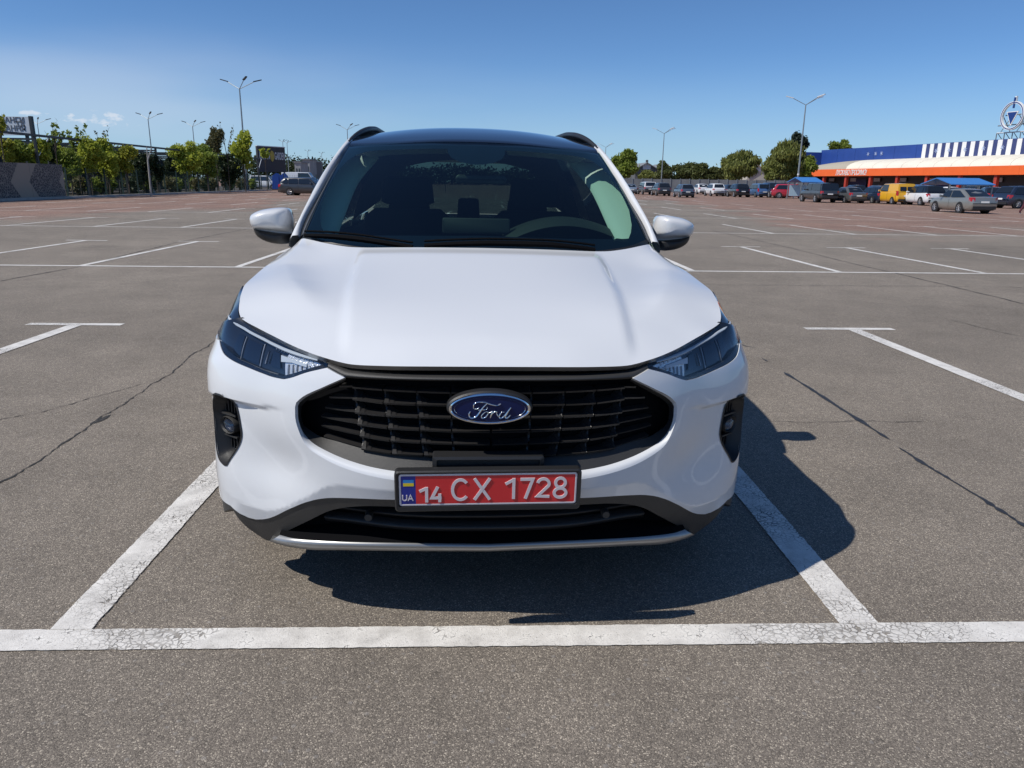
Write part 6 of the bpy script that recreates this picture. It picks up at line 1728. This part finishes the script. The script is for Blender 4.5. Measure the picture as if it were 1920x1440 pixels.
# printed hoarding: pale slanting bands and dark leaf print
def hoarding_mat():
    m, n, l, b = new_mat('hoarding')
    t = n.new('ShaderNodeTexCoord'); sp = n.new('ShaderNodeSeparateXYZ'); l.new(t.outputs['Object'], sp.inputs[0])
    def mth(op, a, c=None):
        x = n.new('ShaderNodeMath'); x.operation = op
        for i, v in enumerate((a, c)):
            if v is None: continue
            if isinstance(v, (int, float)): x.inputs[i].default_value = v
            else: l.new(v, x.inputs[i])
        return x.outputs[0]
    # chevron bands in the plane of the hoarding
    dz = mth('ABSOLUTE', mth('SUBTRACT', sp.outputs[2], 1.05))
    ph = mth('FRACT', mth('MULTIPLY', mth('SUBTRACT', sp.outputs[1], mth('MULTIPLY', dz, .9)), .2))
    band = mth('LESS_THAN', ph, .36)
    vo = n.new('ShaderNodeTexVoronoi'); vo.feature = 'DISTANCE_TO_EDGE'; vo.inputs['Scale'].default_value = 6.5; l.new(t.outputs['Object'], vo.inputs['Vector'])
    nz = n.new('ShaderNodeTexNoise'); nz.inputs['Scale'].default_value = 9; nz.inputs['Detail'].default_value = 4; l.new(t.outputs['Object'], nz.inputs['Vector'])
    leafm = mth('GREATER_THAN', mth('ADD', vo.outputs['Distance'], mth('MULTIPLY', nz.outputs['Fac'], .35)), .27)
    c1 = n.new('ShaderNodeMix'); c1.data_type = 'RGBA'; l.new(leafm, c1.inputs[0]); c1.inputs[6].default_value = (.22, .20, .175, 1); c1.inputs[7].default_value = (.05, .047, .05, 1)
    c2 = n.new('ShaderNodeMix'); c2.data_type = 'RGBA'; l.new(band, c2.inputs[0]); l.new(c1.outputs[2], c2.inputs[6]); c2.inputs[7].default_value = (.30, .26, .21, 1)
    l.new(c2.outputs[2], b.inputs['Base Color']); setp(b, rough=.7)
hoarding_mat()
ho = empty('printed_hoarding', (FX, 0, 0)); tag(ho, 'printed hoarding with slanting beige bands at the far left', 'hoarding')
for i in range(6):
    y = 29.0 + i * 3.6
    MB().box(.05, .09, y + .01, y + 3.59, .12, 2.1).build('panel', 'hoarding', ho)
    MB().box(-.04, .045, y - .04, y + .04, 0, 2.2).build('post', 'steel_dark', ho)
# pergola of steel sections
pg = empty('steel_pergola', (FX - .6, 0, 0)); tag(pg, 'long dark steel pergola frame over the young trees on the left', 'pergola')
for xr in (0, -6, -12):
    MB().box(xr - .06, xr + .06, 24, 96, 3.72, 3.86).build('rail', 'steel_dark', pg)
for i in range(13):
    y = 26 + i * 5.8
    for xr in (0, -6, -12): MB().box(xr - .07, xr + .07, y - .07, y + .07, 0, 3.72).build('post', 'steel_dark', pg)
    MB().box(-12, 0, y - .05, y + .05, 3.5, 3.62).build('cross_beam', 'steel_dark', pg)
    if i % 2 == 0: MB().tube([(.0, y + .2, 2.6), (0, y + 1.6, 3.72)], .04, 5).build('brace', 'lamp_pale', pg)
bk = at(8, 245, 38)
MB().box(-.12, .12, 36.5, 37.3, 3.0, 3.95).build('floodlight', 'steel_dark', pg)
# dark netting added to paint in the shade behind the stock
mat('painted_shade', (.03, .034, .036), rough=.8, var=.4, vscale=2)
sn = empty('shade_backdrop', (FX - 8.5, 0, 0)); tag(sn, 'dark shade netting added behind the young trees', 'backdrop')
for i in range(9):
    y = 46 + i * 5.4
    MB().grid([[(.25 * math.sin(q * 1.9 + i), y + q * .53, .1) for q in range(11)], [(.25 * math.sin(q * 1.9 + i), y + q * .53, 3.2 + .08 * math.cos(q)) for q in range(11)]]).build('backdrop_panel', 'painted_shade', sn)
# racks of stock in shade behind the fence
mat('rack_grey', (.10, .11, .12), rough=.6, var=.3, vscale=1.5); mat('stock_white', (.55, .56, .55), rough=.6); 
for i, y in enumerate((62, 66.5, 71, 75.5)):
    rk = empty('display_rack', (FX - 5.5, y, 0)); tag(rk, ('nearest', 'second', 'third', 'farthest')[i] + ' dark display rack behind the green fence', 'rack')
    for zz in (.3, 1.0, 1.7, 2.4): MB().box(-.5, .5, -1.9, 1.9, zz, zz + .06).build('shelf', 'rack_grey', rk)
    for q in (-1.9, 0, 1.9): MB().box(-.5, -.42, q - .04, q + .04, 0, 2.9).build('upright', 'rack_grey', rk)
for i in range(26):
    y = 52 + 1.75 * i + rng.uniform(-.5, .5); x = FX - rng.uniform(.9, 3.0)
    pt = empty('plant_pot', (x, y, 0)); tag(pt, 'nursery pot with a low shrub behind the green fence, one of a long row', 'potted plant', 'potted shrubs behind the green fence')
    autosmooth(MB().lathe([(0, 0), (.18, 0), (.24, .38), (.22, .38), (.2, .32), (0, .32)], 12).build('pot', 'pot_black' if i % 5 else 'stock_white', pt), 50)
    v, f = leaves([(0, 0, .85, .55, .6, .55)], 260, .2); mesh('foliage', v, f, ('leaf_green', 'leaf_dark', 'leaf_olive')[i % 3], pt)
# young trees standing for sale (photo column, crown top, crown foot, width, depth)
GT = [(6, 258, 302, 26, 44, 900, .17, 'leaf_yellow', 'yellowing young tree at the left picture edge'), (32, 262, 303, 34, 45, 1200, .17, 'leaf_green', 'bushy green young tree behind the hoarding'), (72, 257, 306, 28, 46, 1100, .17, 'leaf_lime', 'slender lime green young tree over the hoarding'),
      (92, 263, 300, 24, 49, 1000, .18, 'leaf_dark', 'dark clipped evergreen between lime green young trees'), (125, 276, 330, 34, 52, 1000, .17, 'leaf_green', 'green young tree where the hoarding meets the mesh fence'),
      (160, 256, 322, 44, 54, 1700, .18, 'leaf_lime', 'tall lime green young tree behind the mesh fence'), (194, 257, 330, 38, 56, 1600, .18, 'leaf_lime', 'lime green young tree right of the tallest one'), (232, 268, 318, 36, 58, 1300, .19, 'leaf_yellow', 'yellow green young tree left of the dark evergreens'),
      (263, 280, 345, 34, 62, 1300, .2, 'leaf_dark', 'dark evergreen left of the grey branching trunk'), (288, 285, 335, 26, 64, 900, .2, 'leaf_dark', 'dark evergreen right of the grey branching trunk'),
      (347, 263, 322, 50, 72, 1700, .24, 'leaf_lime', 'broad bright green tree in the middle of the left side'), (383, 268, 326, 44, 75, 1500, .24, 'leaf_green', 'green tree right of the broad bright one'), (400, 236, 285, 30, 78, 700, .24, 'leaf_olive', 'tall olive coloured sapling rising over the green trees'),
      (425, 285, 340, 36, 80, 1000, .26, 'leaf_dark', 'dark tree left of the sparse large leaved tree'), (452, 240, 318, 44, 82, 260, .50, 'leaf_lime', 'sparse large leaved tree in front of the tallest lamp post')]
for u, vt, vb, w, Y, n, sz_, lf, lb in GT: crown_tree(u, vt, vb + (6 if u < 450 else 0), w * (1.3 if u < 450 else 1.0), Y + (4 if u < 100 else 1), int(n * 3.2), sz_ * .64, lf, lb, lob=11, group='young trees in the garden centre', tr=.05)
for u, vt, vb, w, Y, lf, lb in ((50, 268, 312, 40, 56, 'leaf_green', 'green tree in the second rank behind the hoarding'), (108, 268, 320, 40, 60, 'leaf_lime', 'lime tree in the second rank left of the tallest lime tree'), (140, 272, 330, 44, 63, 'leaf_green', 'green tree in the second rank behind the tallest lime tree'), (178, 266, 330, 40, 66, 'leaf_lime', 'lime tree in the second rank between the two lime trees'),
                               (213, 268, 335, 40, 68, 'leaf_green', 'green tree in the second rank left of the yellow green tree'), (320, 290, 335, 40, 84, 'leaf_dark', 'dark tree in the second rank behind the racks'), (366, 270, 330, 46, 86, 'leaf_lime', 'lime tree in the second rank over the green trees'), (412, 280, 335, 40, 88, 'leaf_green', 'green tree in the second rank left of the garden sign')):
    crown_tree(u, vt, vb, w, Y, 3600, .13, lf, lb, group='young trees in the garden centre', tr=.05, lob=11)
def sapling(u, vt, vb, Y, twigs, leaf, label, lsize=.16, spread=16):
    base = at(u, 340, Y); t = empty('sapling', (base.x, Y, 0)); tag(t, label, 'sapling', 'thin saplings over the pergola')
    z0, z1 = at(u, vb, Y).z, at(u, vt, Y).z; P = []
    MB().tube([(0, 0, 0), (0, 0, z0)], [.035, .025], 5).build('trunk', 'bark', t)
    for k in range(twigs):
        a = rng.uniform(0, 2 * PI); r = spread * Y / FPX * rng.uniform(.2, 1); zt = z0 + (z1 - z0) * rng.uniform(.45, 1); e = (math.cos(a) * r, math.sin(a) * r, zt)
        MB().tube([(0, 0, z0 * rng.uniform(.8, 1)), (e[0] * .4, e[1] * .4, (z0 + zt) / 2), e], [.02, .014, .006], 4).build('twig', 'bark', t)
        for q in range(9):
            f = .35 + .65 * q / 8; P.append((e[0] * f + rng.uniform(-.08, .08), e[1] * f, z0 + (zt - z0) * f + rng.uniform(-.08, .08), .10, .10, .10))
    v, f = leaves(P, 12 * len(P) // 5, lsize, hollow=.1); mesh('crown', v, f, leaf, t)
sapling(14, 212, 262, 46, 7, 'leaf_yellow', 'thin yellow topped sapling before the billboard', spread=14)
sapling(112, 228, 280, 52, 8, 'leaf_green', 'thin dark leaved sapling reaching over the pergola rail', spread=20)
sapling(150, 234, 285, 55, 8, 'leaf_green', 'wide twiggy sapling over the lime green trees', spread=26)
sapling(200, 236, 285, 58, 6, 'leaf_olive', 'nearly bare sapling under the small cumulus cloud', .10, 22)
sapling(430, 226, 290, 80, 5, 'leaf_olive', 'wispy sapling left of the tallest lamp post', .12, 18)
sapling(500, 272, 300, 92, 5, 'leaf_lime', 'sprig of leaves in front of the garden sign', .3, 14)
# grey branching trunk that stands in front of the fence
gt = empty('bare_tree', (*ground(284, 369), 0)); tag(gt, 'pale grey forked bare trunk in front of the dark evergreens', 'tree')
Yg = gt.location.y; pA, pB, pC = at(277, 300, Yg), at(275, 275, Yg), at(284, 276, Yg)
for nm_, L_, r_ in (('trunk', [(0, 0, 0), (pA.x - gt.location.x, 0, pA.z)], [.07, .055]), ('limb', [(pA.x - gt.location.x, 0, pA.z - .02), (pB.x - gt.location.x, 0, pB.z)], [.045, .03]), ('limb', [(pA.x - gt.location.x, 0, pA.z - .02), (pC.x - gt.location.x, 0, pC.z)], [.045, .03])):
    MB().tube(L_, r_, 6).build(nm_, 'concrete', gt)
# garden centre sign
mat('sign_dark', (.045, .043, .048), rough=.6, var=.1); mat('sign_text', (.62, .62, .62), rough=.5); mat('sign_gold', (.45, .33, .04), rough=.4); mat('tarp_blue', (.012, .06, .32), rough=.5, var=.2)
Ys = 100.0; a_, b2 = at(482, 274, Ys), at(534, 281, Ys + 4)
sg_ = empty('garden_sign', (a_.x, Ys, 0)); tag(sg_, 'large dark sign wall with pale lettering URBAN GARDEN on the left', 'sign')
sw_ = math.hypot(b2.x - a_.x, 4); sg_.rotation_euler = (0, 0, math.atan2(4, b2.x - a_.x))
zt1, zb1 = a_.z, at(485, 322, Ys).z
MB().box(0, sw_, 0, .3, zb1, zt1).build('board', 'sign_dark', sg_); MB().box(-.05, sw_ + .05, -.05, .35, zt1 + .003, zt1 + .10).build('cap', 'lamp_pale', sg_)
for q in range(4): MB().box(q * sw_ / 3.2, q * sw_ / 3.2 + .12, .05, .2, 0, zb1 - .003).build('leg', 'steel_dark', sg_)
for bd, xa, xb in (('URBAN', .05, .42), ('GARDEN', .60, .97)):
    t_ = text_mesh(bd, 1.0, 'sign_text', 'lettering', sg_, depth=.02, align='LEFT', bold=.02); co = np.array([v.co for v in t_.data.vertices]); lo, hi = co.min(0), co.max(0)
    zc3 = zb1 + (zt1 - zb1) * .50; hh_ = (zt1 - zb1) * .30
    for v in t_.data.vertices:
        c = v.co.copy(); v.co = ((xa + (xb - xa) * (c.x - lo[0]) / (hi[0] - lo[0])) * sw_, -.03 - c.z, zc3 + hh_ * (c.y - lo[1]) / (hi[1] - lo[1]))
    t_.data.update()
MB().prism([(sw_ * .51 + .32 * math.sin(k) * sw_ / 4.2, -.02, zc3 + hh_ * .5 + (.75 if k < 0 else .62) * math.cos(k) * (1 if abs(k) < 9 else 1)) for k in np.linspace(-PI, PI, 13)[:-1]], (0, -.04, 0)).build('leaf_mark', 'sign_gold', sg_)
for i, (u, w_2) in enumerate(((510, 14), (524, 12))):
    p_ = at(u, 333, 97.5); tb = empty('tarpaulin_stack', (p_.x, 99.0, 0)); tag(tb, ('left' if i == 0 else 'right') + ' bright blue tarpaulin covered stack under the garden sign', 'stack')
    autosmooth(MB().prism([(-.45, 0, 0), (.45, 0, 0), (.42, 0, 1.7), (.1, 0, 2.1), (-.4, 0, 1.75)], (0, 1.2, 0)).build('cover', 'tarp_blue', tb), 40); MB().box(-.5, .5, -.05, 1.25, .003, .14).build('pallet', 'bark', tb)
# billboard at the far left
Yb = 62.0; q0, q1 = at(-40, 221, Yb), at(54, 219, Yb)
bl = empty('billboard', (q0.x, Yb, 0)); tag(bl, 'white billboard with grey lettering over the pergola at far left', 'billboard')
bw = q1.x - q0.x; zt2, zb2 = q1.z, at(54, 254, Yb).z
mat('board_white', (.62, .66, .70), rough=.6, var=.06, vscale=1.5); mat('board_text', (.12, .13, .15), rough=.6)
MB().box(0, bw, 0, .12, zb2, zt2).build('board', 'board_white', bl); MB().box(bw + .003, bw + .22, -.1, .2, zb2 - .6, zt2 + .05).build('edge_post', 'steel_dark', bl); MB().box(bw * .3, bw * .3 + .2, .125, .3, 0, zt2 - .2).build('post', 'steel_dark', bl); MB().box(bw * .85, bw * .85 + .2, .125, .3, 0, zt2 - .2).build('post', 'steel_dark', bl)
for bd, zz, h in (('ШЛАНГИ', .80, .22), ('ТА', .58, .12), ("З'ЄДНАННЯ", .36, .2)):
    t_ = text_mesh(bd, .55, 'board_text', 'lettering', bl, depth=.01, align='RIGHT', bold=.008)
    for v in t_.data.vertices:
        c = v.co.copy(); v.co = (bw - .35 + c.x, -.012 - c.z, zb2 + (zt2 - zb2) * zz + c.y)
    t_.data.update()
# far buildings and pale blocks behind the cross fence
mat('far_grey', (.30, .31, .31), rough=.8, var=.2, vscale=.5)
for i, (u0, u1, vt, Y, c_) in enumerate(((552, 563, 305, 190, 'far_grey'), (567, 580, 300, 205, 'far_grey'), (584, 592, 304, 215, 'house_grey'))):
    a_, b2 = at(u0, vt, Y), at(u1, vt, Y)
    fb_ = empty('far_building', (a_.x, Y, 0)); tag(fb_, ('left', 'middle', 'right')[i] + ' of the small grey far buildings beside the windscreen pillar', 'building')
    w_3 = b2.x - a_.x; MB().box(0, w_3, 0, 8, 0, a_.z).build('wall', c_, fb_); MB().box(-.2, w_3 + .2, -.2, 8.2, a_.z + .003, a_.z + .3).build('roof', 'roof_grey', fb_)
    for q in range(2): MB().box(w_3 * (.2 + .45 * q), w_3 * (.4 + .45 * q), -.06, -.003, a_.z * .55, a_.z * .75).build('window', 'bg_glass', fb_)

# ------------------------------------------------------------------ walking person at the right edge
mat('cloth_maroon', (.07, .012, .022), rough=.85, var=.15, vscale=9); mat('skin', (.45, .27, .20), rough=.55); mat('shoe_white', (.7, .7, .7), rough=.5); mat('hair_dark', (.03, .02, .015), rough=.6); mat('bag_white', (.72, .72, .72), rough=.5)
gp_ = ground(1914, 402.5)
person = empty('person', (gp_[0] + .25, gp_[1], 0), (0, 0, 1.9)); tag(person, 'person in maroon tracksuit walking at the right picture edge with a white bag', 'person')
def skin_body(name, joints, edges, parent, m, sub=2):
    me = bpy.data.meshes.new(name); me.from_pydata([j[:3] for j in joints], edges, [])
    o = bpy.data.objects.new(name, me); col.objects.link(o)
    sk = o.modifiers.new('skin', 'SKIN'); sb = o.modifiers.new('sub', 'SUBSURF'); sb.levels = sb.render_levels = sub
    for v, j in zip(me.skin_vertices[0].data, joints): v.radius = (j[3], j[4] if len(j) > 4 else j[3])
    me.skin_vertices[0].data[0].use_root = True
    dg = bpy.context.evaluated_depsgraph_get(); dg.update()
    nm = bpy.data.meshes.new_from_object(o.evaluated_get(dg)); bpy.data.objects.remove(o)
    nm.materials.clear()
    for q in (m if isinstance(m, list) else [m]): nm.materials.append(MATS[q])
    nm.polygons.foreach_set('use_smooth', [True] * len(nm.polygons))
    p = bpy.data.objects.new(name, nm); return link(p, parent)
J = [(0, 0, .93, .15, .11), (0, .01, 1.12, .135, .10), (0, .0, 1.32, .16, .11), (0, 0, 1.44, .07, .065), (0, -.01, 1.52, .05, .05), (0, -.02, 1.60, .085, .095), (0, -.01, 1.70, .07, .08),
     (-.17, 0, 1.38, .062), (-.22, .06, 1.13, .05), (-.20, -.06, .90, .038), (-.20, -.10, .82, .035),
     (.17, 0, 1.38, .062), (.22, -.05, 1.12, .05), (.21, -.20, .92, .038), (.21, -.24, .85, .035),
     (-.09, -.02, .86, .10), (-.10, -.20, .50, .07), (-.10, -.22, .12, .052), (-.10, -.34, .05, .045, .035),
     (.09, .02, .86, .10), (.10, .10, .48, .07), (.10, .34, .16, .052), (.10, .24, .05, .045, .035)]
E_ = [(0, 1), (1, 2), (2, 3), (3, 4), (4, 5), (5, 6), (2, 7), (7, 8), (8, 9), (9, 10), (2, 11), (11, 12), (12, 13), (13, 14), (0, 15), (15, 16), (16, 17), (17, 18), (0, 19), (19, 20), (20, 21), (21, 22)]
bd_ = skin_body('body', J, E_, person, ['cloth_maroon', 'skin', 'shoe_white'])
for p_ in bd_.data.polygons:
    c = p_.center
    p_.material_index = 1 if c.z > 1.47 or (c.z < .90 and abs(c.x) > .165) else (2 if c.z < .10 else 0)
autosmooth(MB().lathe([(0, .125), (.06, .11), (.098, .05), (.102, -.02), (.085, -.06)], 16, 0, .012, 1.645).build('hair', 'hair_dark', person), 60)
for sgn, hx, hy, hz_ in ((-1, -.20, -.12, .80), (1, .21, -.26, .83)):
    for q in range(5):
        MB().tube([(hx, hy + .012 * (q - 2), hz_), (hx + .004, hy + .014 * (q - 2) - .01, hz_ - .045), (hx - sgn * .012, hy + .013 * (q - 2) - .016, hz_ - (.075 if q else .05))], [.010, .009, .007], 5).build('finger', 'skin', person)
pb = empty('shopping_bag', (gp_[0] + .25, gp_[1], 0), (0, 0, 1.9)); tag(pb, 'small white bag held by the walking person', 'bag')
autosmooth(MB().prism([(.19, -.36, .48), (.19, -.14, .48), (.19, -.16, .74), (.19, -.34, .74)], (.06, 0, 0)).build('bag_body', 'bag_white', pb), 30); MB().tube([(.22, -.32, .74), (.215, -.25, .81), (.22, -.18, .74)], .006, 5).build('handle', 'bag_white', pb)
